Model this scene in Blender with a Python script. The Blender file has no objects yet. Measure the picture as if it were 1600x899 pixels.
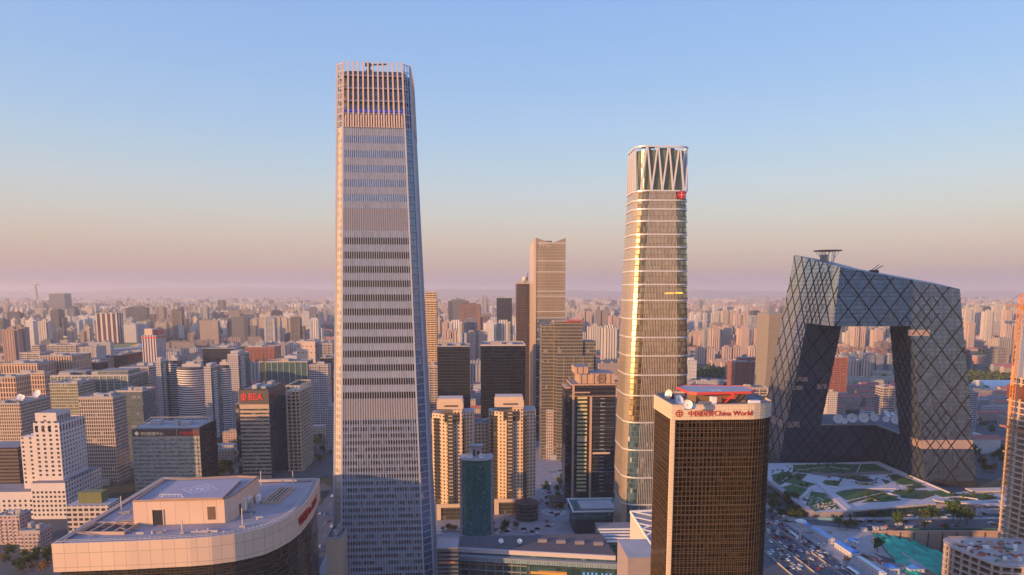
import bpy, math, random
from mathutils import Vector, Matrix
R = math.radians
sc = bpy.context.scene
col = sc.collection
# ------------------------------------------------------------------ camera
F, H, PITCH = 1081.0, 195.0, R(7)
CY = 458 + F*math.tan(PITCH)
cam = bpy.data.cameras.new('camera')
cam.sensor_width = 36; cam.lens = 36*F/1600
cam.shift_y = (CY-449.5)/1600
cam.clip_start = 1; cam.clip_end = 90000
cam_o = bpy.data.objects.new('camera', cam); col.objects.link(cam_o)
cam_o.location = (0, 0, H); cam_o.rotation_euler = (math.pi/2-PITCH, 0, 0)
sc.camera = cam_o
# ------------------------------------------------------------------ sun and sky
SUN_EL = R(8)
SD = Vector((-0.82, -0.575, 0)).normalized()*math.cos(SUN_EL); SD.z = math.sin(SUN_EL)   # towards the sun
sun = bpy.data.lights.new('sun', 'SUN'); sun.energy = 5.0; sun.angle = R(0.6); sun.color = (1, .54, .21)
sun_o = bpy.data.objects.new('sun', sun); col.objects.link(sun_o)
sun_o.rotation_euler = SD.to_track_quat('Z', 'Y').to_euler()
world = bpy.data.worlds.new('World'); sc.world = world; world.use_nodes = True
wn, wl = world.node_tree.nodes, world.node_tree.links
wn.clear()
wo = wn.new('ShaderNodeOutputWorld'); bg = wn.new('ShaderNodeBackground')
sky = wn.new('ShaderNodeTexSky'); sky.sky_type = 'NISHITA'; sky.sun_disc = False
sky.sun_elevation = SUN_EL; sky.sun_rotation = math.atan2(SD.x, SD.y); sky.altitude = 100
sky.air_density = 1.2; sky.dust_density = 2.0; sky.ozone_density = 2.5
# twilight band: colours the sky by elevation (world directions)
tc = wn.new('ShaderNodeTexCoord'); sp = wn.new('ShaderNodeSeparateXYZ'); rp = wn.new('ShaderNodeValToRGB')
wl.new(tc.outputs['Generated'], sp.inputs[0]); wl.new(sp.outputs[2], rp.inputs[0])
els = rp.color_ramp.elements
stops = [(0.0, (0.218, 0.193, 0.318)), (0.007, (0.218, 0.193, 0.318)), (0.035, (0.393, 0.28, 0.268)), (0.07, (0.471, 0.367, 0.324)), (0.101, (0.461, 0.429, 0.399)), (0.14, (0.425, 0.456, 0.498)), (0.174, (0.362, 0.45, 0.543)), (0.223, (0.303, 0.421, 0.601)), (0.277, (0.253, 0.384, 0.611)), (0.369, (0.207, 0.336, 0.621)), (0.6, (0.15, 0.32, 0.76)), (1.0, (0.12, 0.28, 0.74))]
els[0].position, els[0].color = stops[0][0], stops[0][1]+(1,)
els[1].position, els[1].color = stops[-1][0], stops[-1][1]+(1,)
for p_, c_ in stops[1:-1]:
    e_ = els.new(p_); e_.color = c_+(1,)
mx = wn.new('ShaderNodeMix'); mx.data_type = 'RGBA'; mx.inputs[0].default_value = 0.72
sc_ = wn.new('ShaderNodeMix'); sc_.data_type = 'RGBA'; sc_.blend_type = 'MULTIPLY'; sc_.inputs[0].default_value = 1
SKYK = 9.0
sc_.inputs[7].default_value = (SKYK, SKYK, SKYK, 1)
# towards the sun the physical sky keeps its own gold
dt = wn.new('ShaderNodeVectorMath'); dt.operation = 'DOT_PRODUCT'; wl.new(tc.outputs['Generated'], dt.inputs[0]); dt.inputs[1].default_value = (SD.x, SD.y, 0)
mr = wn.new('ShaderNodeMapRange'); mr.interpolation_type = 'SMOOTHSTEP'; mr.inputs[1].default_value = .55; mr.inputs[2].default_value = .98; mr.inputs[3].default_value = .72; mr.inputs[4].default_value = .5
wl.new(dt.outputs['Value'], mr.inputs[0]); wl.new(mr.outputs[0], mx.inputs[0])
wl.new(rp.outputs[0], sc_.inputs[6]); wl.new(sky.outputs[0], mx.inputs[6]); wl.new(sc_.outputs[2], mx.inputs[7])
wl.new(mx.outputs[2], bg.inputs[0]); bg.inputs[1].default_value = 0.12
wl.new(bg.outputs[0], wo.inputs[0])
sc.view_settings.view_transform = 'Standard'; sc.view_settings.look = 'None'
sc.view_settings.gamma = 1; sc.view_settings.exposure = 0.6
sc.view_settings.use_curve_mapping = False
sc.cycles.max_bounces = 6; sc.cycles.diffuse_bounces = 3; sc.cycles.glossy_bounces = 3
sc.cycles.volume_bounces = 1; sc.cycles.transparent_max_bounces = 6
sc.cycles.sample_clamp_indirect = 4

# ------------------------------------------------------------------ projection helpers (real positions from surveyed picture points)
cp, sp_ = math.cos(PITCH), math.sin(PITCH)
def proj(x, y, z):
    d = y*cp+(H-z)*sp_; u = y*sp_+(z-H)*cp
    return 800+F*x/d, CY-F*u/d
def slope(py): return math.tan(PITCH+math.atan((py-CY)/F))
def pt(px, py, Y):
    z = H-slope(py)*Y; d = Y*cp+(H-z)*sp_
    return Vector(((px-800)/F*d, Y, z))
def gd(px, py, z=0.0):
    return pt(px, py, (H-z)/slope(py))
TH = 2.5
def spec(px0, px1, py, Y, ps=None, D=30, th=TH, z0=0):
    """front-left top corner seen at (px0,py) at distance Y; front edge ends at px1; side face ends at ps"""
    a = R(th); E = Vector((math.cos(a), math.sin(a), 0)); N = Vector((-math.sin(a), math.cos(a), 0))
    Fp = pt(px0, py, Y); z = Fp.z
    def solve(o, d, target, hi=400):
        lo = 0.0
        s0 = proj(*o)[0] < target
        for _ in range(50):
            m = (lo+hi)/2; q = o+d*m
            if (proj(q.x, q.y, z)[0] < target) == s0: lo = m
            else: hi = m
        return lo
    w = solve(Fp, E, px1)
    if ps is not None:
        D = solve(Fp, N, ps) if ps < px0 else solve(Fp+E*w, N, ps)
    return dict(loc=(Fp.x, Fp.y, z0), w=w, D=D, h=z-z0, th=th)

# ------------------------------------------------------------------ mesh builder
class MB:
    def __init__(s): s.v = []; s.f = []; s.m = []; s.u = []; s.t = []; s.tint = (1, 1, 1); s.smooth = []
    def face(s, pts, mi=0, uv=None, sm=False):
        n = len(s.v); s.v += [tuple(p) for p in pts]; s.f.append(tuple(range(n, n+len(pts)))); s.m.append(mi)
        if uv is None: uv = [(p[0], p[1]) for p in pts]
        s.u += uv; s.t += [s.tint]*len(pts); s.smooth.append(sm)
    def prism(s, fp, z0, z1, fp1=None, mi=0, top=1, bot=False, u0=0.0, sm=False, closed=True, cap=True):
        """fp: counter-clockwise footprint; top: material index of the roof"""
        fp1 = fp1 or fp; n = len(fp); u = u0
        for i in range(n if closed else n-1):
            j = (i+1) % n
            l = math.hypot(fp[j][0]-fp[i][0], fp[j][1]-fp[i][1])
            s.face([(fp[i][0], fp[i][1], z0), (fp[j][0], fp[j][1], z0), (fp1[j][0], fp1[j][1], z1), (fp1[i][0], fp1[i][1], z1)], mi,
                   [(u, z0), (u+l, z0), (u+l, z1), (u, z1)], sm)
            u += math.ceil(l) if not sm else l
        if cap: s.face([(p[0], p[1], z1) for p in fp1], top)
        if bot: s.face([(p[0], p[1], z0) for p in reversed(fp)], top)
    def box(s, x0, x1, y0, y1, z0, z1, mi=0, top=None, bot=False, u0=0.0):
        s.prism([(x0, y0), (x1, y0), (x1, y1), (x0, y1)], z0, z1, mi=mi, top=mi if top is None else top, bot=bot, u0=u0)
    def bar(s, a, b, r, mi=0, n=4, r2=None, caps=True):
        a, b = Vector(a), Vector(b); d = (b-a)
        if d.length < 1e-6: return
        d.normalize(); ref = Vector((0, 0, 1)) if abs(d.z) < .9 else Vector((1, 0, 0))
        x = d.cross(ref).normalized(); y = x.cross(d).normalized(); r2 = r if r2 is None else r2
        A = [a+(x*math.cos(t)+y*math.sin(t))*r for t in [2*math.pi*(k+.5)/n for k in range(n)]]
        B = [b+(x*math.cos(t)+y*math.sin(t))*r2 for t in [2*math.pi*(k+.5)/n for k in range(n)]]
        for k in range(n):
            j = (k+1) % n
            s.face([A[j], A[k], B[k], B[j]], mi, [(0, 0), (1, 0), (1, 1), (0, 1)], n > 6)
        if caps: s.face(A, mi); s.face(list(reversed(B)), mi)
    def build(s, name, mats, parent=None, label=None, kind=None):
        me = bpy.data.meshes.new(name)
        me.from_pydata(s.v, [], s.f)
        for m in (mats if isinstance(mats, (list, tuple)) else [mats]): me.materials.append(m)
        me.polygons.foreach_set('material_index', [min(i, len(me.materials)-1) for i in s.m])
        me.polygons.foreach_set('use_smooth', s.smooth)
        ul = me.uv_layers.new(name='UVMap'); ul.data.foreach_set('uv', [c for p in s.u for c in p])
        ca = me.color_attributes.new('tint', 'FLOAT_COLOR', 'CORNER')
        ca.data.foreach_set('color', [c for p in s.t for c in (p[0], p[1], p[2], 1)])
        me.update()
        o = bpy.data.objects.new(name, me); col.objects.link(o)
        if parent is not None: o.parent = parent
        if label: o['label'] = label
        if kind: o['kind'] = kind
        return o
def tag(o, label, cat, group=None, kind=None):
    o['label'] = label; o['category'] = cat
    if group: o['group'] = group
    if kind: o['kind'] = kind
    return o
def empty(name, loc, th=0.0):
    o = bpy.data.objects.new(name, None); col.objects.link(o); o.empty_display_size = 1
    o.location = loc; o.rotation_euler = (0, 0, R(th)); return o
def thing(name, S, label, cat, group=None):
    return tag(empty(name, S['loc'], S['th']), label, cat, group)
def onepiece(name, mb, mats, parent=None, label=None, kind=None): return mb.build(name, mats, parent, label, kind)
def B(name, parent, mats, *boxes, **k):
    m = MB()
    for b in boxes: m.box(*b)
    return m.build(name, mats, parent, **k)
def copy_tree(o, parent=None):
    c = o.copy(); col.objects.link(c)
    if parent is not None: c.parent = parent
    for ch in list(o.children): copy_tree(ch, c)
    return c

# ------------------------------------------------------------------ materials
class NT:
    def __init__(s, name):
        s.m = bpy.data.materials.new(name); s.m.use_nodes = True
        s.n, s.l = s.m.node_tree.nodes, s.m.node_tree.links
        s.b = s.n['Principled BSDF']; s.cache = {}
    def new(s, t): return s.n.new('ShaderNode'+t)
    def put(s, sock, v):
        if hasattr(v, 'links') or isinstance(v, bpy.types.NodeSocket): s.l.new(v, sock)
        else: sock.default_value = v
    def math(s, op, a, b=None, c=None):
        k = s.new('Math'); k.operation = op
        for i, v in enumerate((a, b, c)):
            if v is not None: s.put(k.inputs[i], v)
        return k.outputs[0]
    def mix(s, f, a, b, mode='MIX'):
        k = s.new('Mix'); k.data_type = 'RGBA'; k.blend_type = mode
        s.put(k.inputs[0], f); s.put(k.inputs[6], a+(1,) if isinstance(a, tuple) and len(a) == 3 else a)
        s.put(k.inputs[7], b+(1,) if isinstance(b, tuple) and len(b) == 3 else b)
        return k.outputs[2]
    def mixf(s, f, a, b):
        k = s.new('Mix'); s.put(k.inputs[0], f); s.put(k.inputs[2], a); s.put(k.inputs[3], b); return k.outputs[0]
    def comb(s, a, b, c=0.0):
        k = s.new('CombineXYZ'); s.put(k.inputs[0], a); s.put(k.inputs[1], b); s.put(k.inputs[2], c); return k.outputs[0]
    def noise(s, scale, detail=2, coord='Object', rough=.5, stretch=None):
        k = s.new('TexNoise'); k.inputs['Scale'].default_value = scale; k.inputs['Detail'].default_value = detail; k.inputs['Roughness'].default_value = rough
        v = s.new('TexCoord').outputs[coord] if coord != 'Geo' else s.new('NewGeometry').outputs['Position']
        if stretch:
            mp = s.new('Mapping'); mp.inputs['Scale'].default_value = stretch; s.l.new(v, mp.inputs[0]); v = mp.outputs[0]
        s.l.new(v, k.inputs['Vector']); return k.outputs['Fac']
    def ramp(s, f, stops):
        k = s.new('ValToRGB'); e = k.color_ramp.elements
        e[0].position, e[0].color = stops[0][0], tuple(stops[0][1])+(1,)
        e[1].position, e[1].color = stops[-1][0], tuple(stops[-1][1])+(1,)
        for p, c in stops[1:-1]: q = e.new(p); q.color = tuple(c)+(1,)
        s.put(k.inputs[0], f); return k.outputs[0]
def mul(c, k): return tuple(x*k for x in c)
def plain(name, c, rough=.7, metal=0.0, vary=.18, scale=.15, bump=0.0, spec_=.5, emit=None):
    t = NT(name)
    n = t.noise(scale, 4)
    cc = t.mix(n, mul(c, 1-vary), mul(c, 1+vary))
    t.l.new(cc, t.b.inputs['Base Color'])
    t.b.inputs['Roughness'].default_value = rough; t.b.inputs['Metallic'].default_value = metal
    t.b.inputs['Specular IOR Level'].default_value = spec_
    if bump:
        k = t.new('Bump'); k.inputs['Strength'].default_value = bump; k.inputs['Distance'].default_value = .3
        t.l.new(t.noise(scale*8, 3), k.inputs['Height']); t.l.new(k.outputs[0], t.b.inputs['Normal'])
    if emit:
        t.b.inputs['Emission Color'].default_value = tuple(emit[0])+(1,); t.b.inputs['Emission Strength'].default_value = emit[1]
    return t.m
def facade(name, wall, glass, cw=3.0, ch=3.2, x0=.2, x1=.8, y0=.25, y1=.8, blind=.12, bcol=(.36, .33, .29), rough=.12, tint=False,
           grime=.15, mull=0.0, mcol=None, metal=0.0, ior=1.6, wob=.02, dark=.55, wrough=.8, line=0.0, lcol=(.5, .5, .5), wmetal=0.0, bw=.55, cl=.45):
    """windows laid on real metres (UV: metres along the wall, metres of height)"""
    t = NT(name)
    uv = t.new('UVMap'); s = t.new('SeparateXYZ'); t.l.new(uv.outputs[0], s.inputs[0])
    U = t.math('DIVIDE', s.outputs[0], cw); V = t.math('DIVIDE', s.outputs[1], ch)
    fu, fv = t.math('FRACT', U), t.math('FRACT', V)
    def between(f, a, b): return t.math('MULTIPLY', t.math('GREATER_THAN', f, a), t.math('LESS_THAN', f, b))
    mk = between(fv, y0, y1)
    if x0 > 0 or x1 < 1: mk = t.math('MULTIPLY', mk, between(fu, x0, x1))
    if mull: # mid mullion
        mk = t.math('MULTIPLY', mk, t.math('GREATER_THAN', t.math('ABSOLUTE', t.math('SUBTRACT', fu, .5)), mull))
    oi = t.new('ObjectInfo')
    wnz = t.new('TexWhiteNoise'); wnz.noise_dimensions = '3D'
    t.l.new(t.comb(t.math('FLOOR', U), t.math('FLOOR', V), t.math('MULTIPLY', oi.outputs['Random'], 97.0)), wnz.inputs['Vector'])
    wsep = t.new('SeparateColor'); t.l.new(wnz.outputs['Color'], wsep.inputs[0])
    r1, r2 = wsep.outputs[0], wsep.outputs[1]
    if cl:
        wc = t.new('TexWhiteNoise'); wc.noise_dimensions = '3D'; t.l.new(t.comb(t.math('FLOOR', t.math('DIVIDE', U, 3.7)), t.math('FLOOR', V), 5.0), wc.inputs['Vector'])
        r1 = t.math('ADD', t.math('MULTIPLY', r1, 1-cl), t.math('MULTIPLY', wc.outputs['Value'], cl)); blind = blind*(1-.45*cl)
    g = t.mix(t.math('MULTIPLY_ADD', r2, 1-dark, dark), (0, 0, 0), glass)
    isb = t.math('GREATER_THAN', r1, 1-blind)
    g = t.mix(t.math('MULTIPLY', isb, bw), g, bcol)
    n = t.noise(.03, 5)
    w = t.mix(n, mul(wall, 1-grime), mul(wall, 1+grime))
    if line:
        w = t.mix(t.math('LESS_THAN', fv, line), w, lcol)
    if tint:
        at = t.new('Attribute'); at.attribute_name = 'tint'; w = t.mix(1.0, w, at.outputs['Color'], 'MULTIPLY')
    c = t.mix(mk, w, g)
    t.l.new(c, t.b.inputs['Base Color'])
    t.l.new(t.mixf(mk, wrough, t.mixf(isb, rough, .3)), t.b.inputs['Roughness'])
    t.b.inputs['IOR'].default_value = ior
    if metal or wmetal: t.l.new(t.mixf(mk, wmetal, metal), t.b.inputs['Metallic'])
    t.l.new(t.mixf(mk, .3, .65), t.b.inputs['Specular IOR Level'])
    # each pane tilts a hair
    ge = t.new('NewGeometry'); vm = t.new('VectorMath'); vm.operation = 'SUBTRACT'; t.l.new(wnz.outputs['Color'], vm.inputs[0]); vm.inputs[1].default_value = (.5, .5, .5)
    vs = t.new('VectorMath'); vs.operation = 'SCALE'; t.l.new(vm.outputs[0], vs.inputs[0]); t.l.new(t.math('MULTIPLY', mk, wob*2), vs.inputs['Scale'])
    va = t.new('VectorMath'); t.l.new(ge.outputs['Normal'], va.inputs[0]); t.l.new(vs.outputs[0], va.inputs[1])
    vn = t.new('VectorMath'); vn.operation = 'NORMALIZE'; t.l.new(va.outputs[0], vn.inputs[0])
    t.l.new(vn.outputs[0], t.b.inputs['Normal'])
    return t.m
def glass(name, c, rough=.08, metal=.0, ior=1.7, cw=1.5, ch=4.0, blind=0.0, wob=.02, dark=.5, **k):
    return facade(name, mul(c, .5), c, cw, ch, 0, 1, 0, 1, blind=blind, rough=rough, metal=metal, ior=ior, wob=wob, dark=dark, **k)
ROOF = plain('roof_grey', (.22, .20, .21), .9, vary=.35, scale=.08, bump=.2)
ROOFW = plain('roof_pale', (.42, .38, .37), .9, vary=.25, scale=.08)
STEEL = plain('grey_steel', (.3, .3, .32), .45, .6)
DARK = plain('dark_metal', (.035, .035, .04), .5, .3)
WHITE = plain('white_paint', (.72, .70, .68), .55)
CREAM = plain('cream_stone', (.62, .47, .36), .8, vary=.08)
CONC = plain('concrete', (.38, .34, .31), .9, vary=.25, scale=.3)
RED = plain('red_paint', (.62, .06, .04), .5)
BLUEP = plain('blue_sheet', (.05, .18, .55), .5)
def text(body, parent, loc, size, mat, name='sign', rotx=90, rotz=0, ext=.12, ax='LEFT', sx=1.0, label=None):
    c = bpy.data.curves.new(name, 'FONT'); c.body = body; c.size = size; c.extrude = ext; c.align_x = ax
    c.materials.append(mat)
    o = bpy.data.objects.new(name, c); col.objects.link(o)
    if parent is not None: o.parent = parent
    o.location = loc; o.rotation_euler = (R(rotx), 0, R(rotz)); o.scale = (sx, 1, 1)
    if label: o['label'] = label
    return o
def rect(w, D): return [(0, 0), (w, 0), (w, D), (0, D)]
def lerp(a, b, t): return a+(b-a)*t
def roof_kit(t, w, D, h, seed=1, big=True, mats=None):
    """parapet, plant rooms and small equipment on a flat roof"""
    rnd = random.Random(seed); p = .5
    m = MB(); 
    for b in ((0, w, 0, p), (0, w, D-p, D), (0, p, p, D-p), (w-p, w, p, D-p)): m.box(b[0], b[1], b[2], b[3], h+.003, h+1.2)
    m.build('parapet', mats or ROOFW, t)
    for k in range(rnd.randint(2, 4)):
        a, b = w*rnd.uniform(.12, .3), D*rnd.uniform(.15, .35)
        x, y = rnd.uniform(1.5, w-a-1.5), rnd.uniform(1.5, D-b-1.5)
        B('plant_room', t, ROOFW if k % 2 else CONC, (x, x+a, y, y+b, h+.01+k*.01, h+rnd.uniform(2, 4.5)))
    for k in range(rnd.randint(3, 6)):
        x, y = rnd.uniform(1.5, w-3.5), rnd.uniform(1.5, D-3.5)
        B('roof_vent', t, STEEL, (x, x+1.8, y, y+1.4, h+.005, h+1.3+k*.1))
def windows_on(t, mat, w, h, z0, nx, nz, dx, dz, x0, face='S', D=0.0, ww=1.3, wh=1.6, cap=100, name='window', sill=None):
    """individual windows; beyond the cap one mesh with kind stuff. face S (front), E, W"""
    cells = [(i, j) for j in range(nz) for i in range(nx)]
    cells.sort(key=lambda c: -c[1])
    me = None; rest = MB()
    def quadbox(m, x, z):
        if face == 'S': m.box(x, x+ww, -.09, -.004, z, z+wh)
        elif face == 'E': m.box(D+.004, D+.09, x, x+ww, z, z+wh)
        else: m.box(-.09, -.004, x, x+ww, z, z+wh)
    for k, (i, j) in enumerate(cells):
        x, z = x0+i*dx, z0+j*dz
        if k < cap:
            if me is None:
                m = MB(); quadbox(m, 0, 0); o = m.build(name, mat, t); me = o.data
            else:
                o = bpy.data.objects.new(name, me); col.objects.link(o); o.parent = t
            o.location = (x, 0, z) if face == 'S' else (0, x, z)
        else: quadbox(rest, x, z)
    if rest.f: rest.build(name, mat, t, kind='stuff')
REFLECTION_TOWERS = [(-60, -420, 38, 34, 118, 'grey office tower south of the camera'), (60, -520, 50, 30, 95, 'wide office block south of the camera'), (170, -380, 36, 36, 125, 'slim office tower south-east of the camera'), (300, -300, 44, 40, 90, 'square office block south-east of the camera'), (420, -460, 60, 34, 110, 'broad office tower far south-east of the camera'), (250, -640, 70, 40, 130, 'tall broad office tower behind the others to the south'), (-240, -560, 60, 36, 100, 'broad office block south-west of the camera'), (560, -250, 50, 40, 85, 'office block east of the ring road to the south'), (100, -250, 34, 30, 80, 'low office block just south of the camera'), (420, -160, 40, 36, 70, 'small office block beside the ring road to the south')]  # added out of view, only to be mirrored in the glass
# ================================================================== THE SETTING
def polyobj(name, pts, z, mat, kind='structure', th=None):
    m = MB(); m.face([(p[0], p[1], z) for p in pts]); return m.build(name, mat, kind=kind)
t = NT('ground'); n1 = t.noise(.004, 6, 'Geo'); n2 = t.noise(.03, 5, 'Geo')
gcol = t.mix(t.math('GREATER_THAN', n1, .53), t.mix(n2, (.05, .05, .052), (.125, .12, .118)), t.mix(n2, (.018, .028, .014), (.05, .055, .03)))
t.l.new(gcol, t.b.inputs['Base Color']); t.b.inputs['Roughness'].default_value = .95; GROUND = t.m
PITX0, PITX1, PITY0, PITY1, PITZ = 296, 405, 440, 545, -20
m = MB(); XA, XB, YA, YB = -23000, 23000, -2500, 30000
for a, b, c, d in ((XA, PITX0, YA, YB), (PITX1, XB, YA, YB), (PITX0, PITX1, YA, PITY0), (PITX0, PITX1, PITY1, YB)):
    m.face([(a, c, 0), (b, c, 0), (b, d, 0), (a, d, 0)])
m.build('ground', GROUND, kind='structure')
hz = plain('hill_scrub', (.06, .065, .05), .95)
m = MB(); rnd = random.Random(3); NX = 90; prev = None
def ridge(x, s):
    v = 0
    for k, a in ((1, .5), (2.3, .27), (5.1, .14), (11, .06)): v += a*math.sin(x/7000*k*1.7+s*k)
    return v
for lay, (Yh, hh, sd) in enumerate(((26000, 250, 1.2), (28500, 330, 4.0))):
    for i in range(NX):
        xs = [XA*.97+(XB-XA)*.97*j/NX for j in (i, i+1)]
        zs = [min(440, max(215, hh*(1+.55*ridge(x, sd)) - (140 if x > 2000 and lay else 0))) for x in xs]
        m.face([(xs[0], Yh-900, 0), (xs[1], Yh-900, 0), (xs[1], Yh, zs[1]), (xs[0], Yh, zs[0])])
        m.face([(xs[1], Yh+900, 0), (xs[0], Yh+900, 0), (xs[0], Yh, zs[0]), (xs[1], Yh, zs[1])])
m.build('hills', hz, kind='structure')
# haze: even pale air round everything
hm = bpy.data.materials.new('haze_air'); hm.use_nodes = True; hn = hm.node_tree.nodes; hn.clear()
ho = hn.new('ShaderNodeOutputMaterial'); hv = hn.new('ShaderNodeVolumePrincipled')
hv.inputs['Color'].default_value = (.86, .81, .84, 1); hv.inputs['Density'].default_value = 6.5e-5; hv.inputs['Anisotropy'].default_value = .1
hm.node_tree.links.new(hv.outputs[0], ho.inputs['Volume'])
m = MB(); m.box(XA-500, XB+500, YA-500, YB+500, PITZ-2, 455, bot=True)
hzo = m.build('haze', hm, kind='stuff'); tag(hzo, 'pale mauve evening haze lying over the whole city', 'haze', kind='stuff')

# ---- roads
t = NT('asphalt'); n1 = t.noise(.08, 5, 'Geo'); t.l.new(t.mix(n1, (.06, .063, .072), (.115, .117, .128)), t.b.inputs['Base Color']); t.b.inputs['Roughness'].default_value = .85; ASPH = t.m
PAVE = plain('paving', (.30, .275, .275), .9, vary=.3, scale=.1)
PLAZA = plain('pink_paving', (.50, .44, .44), .85, vary=.16, scale=.12)
LAWN = plain('grass', (.045, .11, .028), .95, vary=.4, scale=.2, bump=.4)
PAINT = plain('road_paint', (.6, .6, .58), .7)
RT = 4.5
def rp_(a, b, z=0.0):   # ring road frame
    c, s = math.cos(R(RT)), math.sin(R(RT)); return (a*c-b*s, a*s+b*c, z)
def rstrip(name, a0, a1, b0, b1, z, mat, kind='structure'):
    return polyobj(name, [rp_(a0, b0), rp_(a1, b0), rp_(a1, b1), rp_(a0, b1)], z, mat, kind)
def rbox(name, a0, a1, b0, b1, z0, z1, mat, kind='structure'):
    m = MB(); m.prism([rp_(a0, b0)[:2], rp_(a1, b0)[:2], rp_(a1, b1)[:2], rp_(a0, b1)[:2]], z0, z1, mi=0, top=0); o = m.build(name, mat, kind=kind); return o
rstrip('ring_road', 231, 278, 380, 1500, .008, ASPH)
rstrip('service_road', 205, 228.5, 380, 1500, .008, ASPH)
rbox('pavement', 278, 285, 380, 552, .0, .15, PAVE); rbox('pavement', 278, 285, 580, 900, .0, .15, PAVE)
m = MB()
for a in (234.4, 238.2, 242, 252.8, 256.4, 260, 269.6, 273.2):
    b = 390
    while b < 900:
        m.face([rp_(a-.09, b, .013), rp_(a+.09, b, .013), rp_(a+.09, b+4, .013), rp_(a-.09, b+4, .013)]); b += 10
for a in (231.6, 246.6, 249.4, 263.6, 266.2, 277.4):
    m.face([rp_(a-.08, 380, .013), rp_(a+.08, 380, .013), rp_(a+.08, 1000, .013), rp_(a-.08, 1000, .013)])
m.build('lane_markings', PAINT, kind='structure')
for a in (230.0, 248.0, 264.9):
    o = rbox('road_barrier', a-.22, a+.22, 385, 1000, 0, 1.1, CONC, None)
    tag(o, {230.0: 'long pale concrete barrier along the outer edge of the ring road', 248.0: 'pale median barrier between the two carriageways of the ring road', 264.9: 'pale barrier between the ring road and its side lanes of queuing cars'}[a], 'barrier')
polyobj('cross_street', [(242, 556), (700, 560), (700, 580), (240, 578)], .02, ASPH)
m = MB()
for k in range(60):
    x = 246+k*7; m.face([(x, 567.6, .027), (x+3.5, 567.6, .027), (x+3.5, 567.8, .027), (x, 567.8, .027)])
m.build('lane_markings', PAINT, kind='structure')
polyobj('pavement', [(244, 580), (640, 582), (640, 588), (244, 587)], .03, PAVE)
# streets of the grid
def street(x0, y0, x1, y1, w, z=.012):
    d = Vector((x1-x0, y1-y0)).normalized(); n = Vector((-d.y, d.x))*w/2
    polyobj('street', [(x0+n.x, y0+n.y), (x0-n.x, y0-n.y), (x1-n.x, y1-n.y), (x1+n.x, y1+n.y)], z, ASPH)
street(-150, 380, -215, 1500, 26); street(-420, 596, 230, 640, 22, .016); street(38, 590, 20, 1400, 24, .020)
street(-600, 840, 230, 880, 20, .024); street(-300, 640, -330, 1400, 16, .028)
m = MB()
for k in range(40):
    f_ = k/40; x, y = lerp(-150, -215, f_), lerp(400, 1500, f_)
    for dx in (-6, 0, 6): m.face([(x+dx-.12, y, .033), (x+dx+.12, y, .033), (x+dx-.2, y+9, .033), (x+dx-.45, y+9, .033)])
m.build('lane_markings', PAINT, kind='structure')
# paved forecourts
polyobj('pavement', [(-135, 440), (130, 440), (60, 640), (-150, 640)], .036, PAVE)
polyobj('pavement', [(10, 640), (60, 640), (55, 900), (8, 900)], .040, PAVE)
m = MB(); cx_, cy_ = gd(865, 800).x, gd(865, 800).y
for r0, r1, z in ((0, 6, .06), (8, 11, .06)):
    for k in range(28):
        a, b = 2*math.pi*k/28, 2*math.pi*(k+1)/28
        m.face([(cx_+r0*math.cos(a), cy_+r0*math.sin(a), z), (cx_+r1*math.cos(a), cy_+r1*math.sin(a), z), (cx_+r1*math.cos(b), cy_+r1*math.sin(b), z), (cx_+r0*math.cos(b), cy_+r0*math.sin(b), z)])
m.build('turning_circle', PLAZA, kind='structure')

# ---- media park: raised paved deck with lawns
ZP = 5.0
def gz(px, py, z=ZP): return tuple(gd(px, py, z)[:2])
deck = [gz(1180, 733), gz(1204, 753), gz(1264, 801), gz(1334, 799), gz(1461, 788), gz(1575, 783), gz(1575, 760), gz(1483, 771), gz(1371, 723), gz(1180, 724)]
m = MB(); m.prism(deck, 0, ZP, top=1); m.build('raised_plaza', [plain('plaza_wall', (.33, .28, .28), .8), PLAZA], kind='structure')
beds_ = [[(1206, 745), (1222, 737), (1262, 741), (1246, 757), (1230, 753), (1212, 762)], [(1296, 741), (1330, 742), (1362, 745), (1340, 749), (1318, 749)], [(1386, 742), (1402, 741), (1450, 762), (1424, 764), (1396, 752)], [(1400, 766), (1448, 766), (1462, 774), (1440, 781), (1408, 778)], [(1306, 768), (1344, 763), (1392, 768), (1368, 772)], [(1264, 740), (1238, 738), (1240, 728), (1366, 725), (1396, 739)][::-1], [(1465, 775), (1500, 772), (1570, 779), (1500, 783)]]
COVER = plain('ground_cover', (.05, .07, .03), .95, vary=.5, scale=.35, bump=.5)
for q in beds_: polyobj('planting_bed', [gz(*p) for p in q][::-1], ZP+.02, COVER)
lawns = [
 [(1208, 765), (1238, 757), (1262, 764), (1246, 780)], [(1228, 754), (1240, 747), (1276, 757), (1258, 762)],
 [(1255, 797), (1268, 768), (1290, 771), (1313, 795), (1270, 799)], [(1280, 757), (1290, 750), (1318, 752), (1312, 760)],
 [(1238, 727), (1290, 724), (1340, 726), (1330, 735), (1280, 737), (1245, 736)], [(1338, 740), (1344, 725), (1368, 727), (1392, 738), (1370, 741)],
 [(1304, 770), (1340, 766), (1368, 772), (1334, 785), (1322, 781)], [(1345, 786), (1380, 771), (1404, 776), (1390, 784)],
 [(1390, 750), (1412, 745), (1440, 756), (1420, 760)], [(1445, 768), (1470, 766), (1500, 774), (1478, 778)], [(1205, 742), (1225, 738), (1230, 745), (1208, 750)],
 [(1400, 766), (1430, 772), (1418, 778), (1392, 770)], [(1488, 773), (1540, 772), (1560, 777), (1520, 780)]]
for q in lawns: polyobj('lawn', [gz(*p) for p in q][::-1], ZP+.05, LAWN)
beds = plain('planting_bed', (.05, .05, .045), .95, vary=.4)
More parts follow.
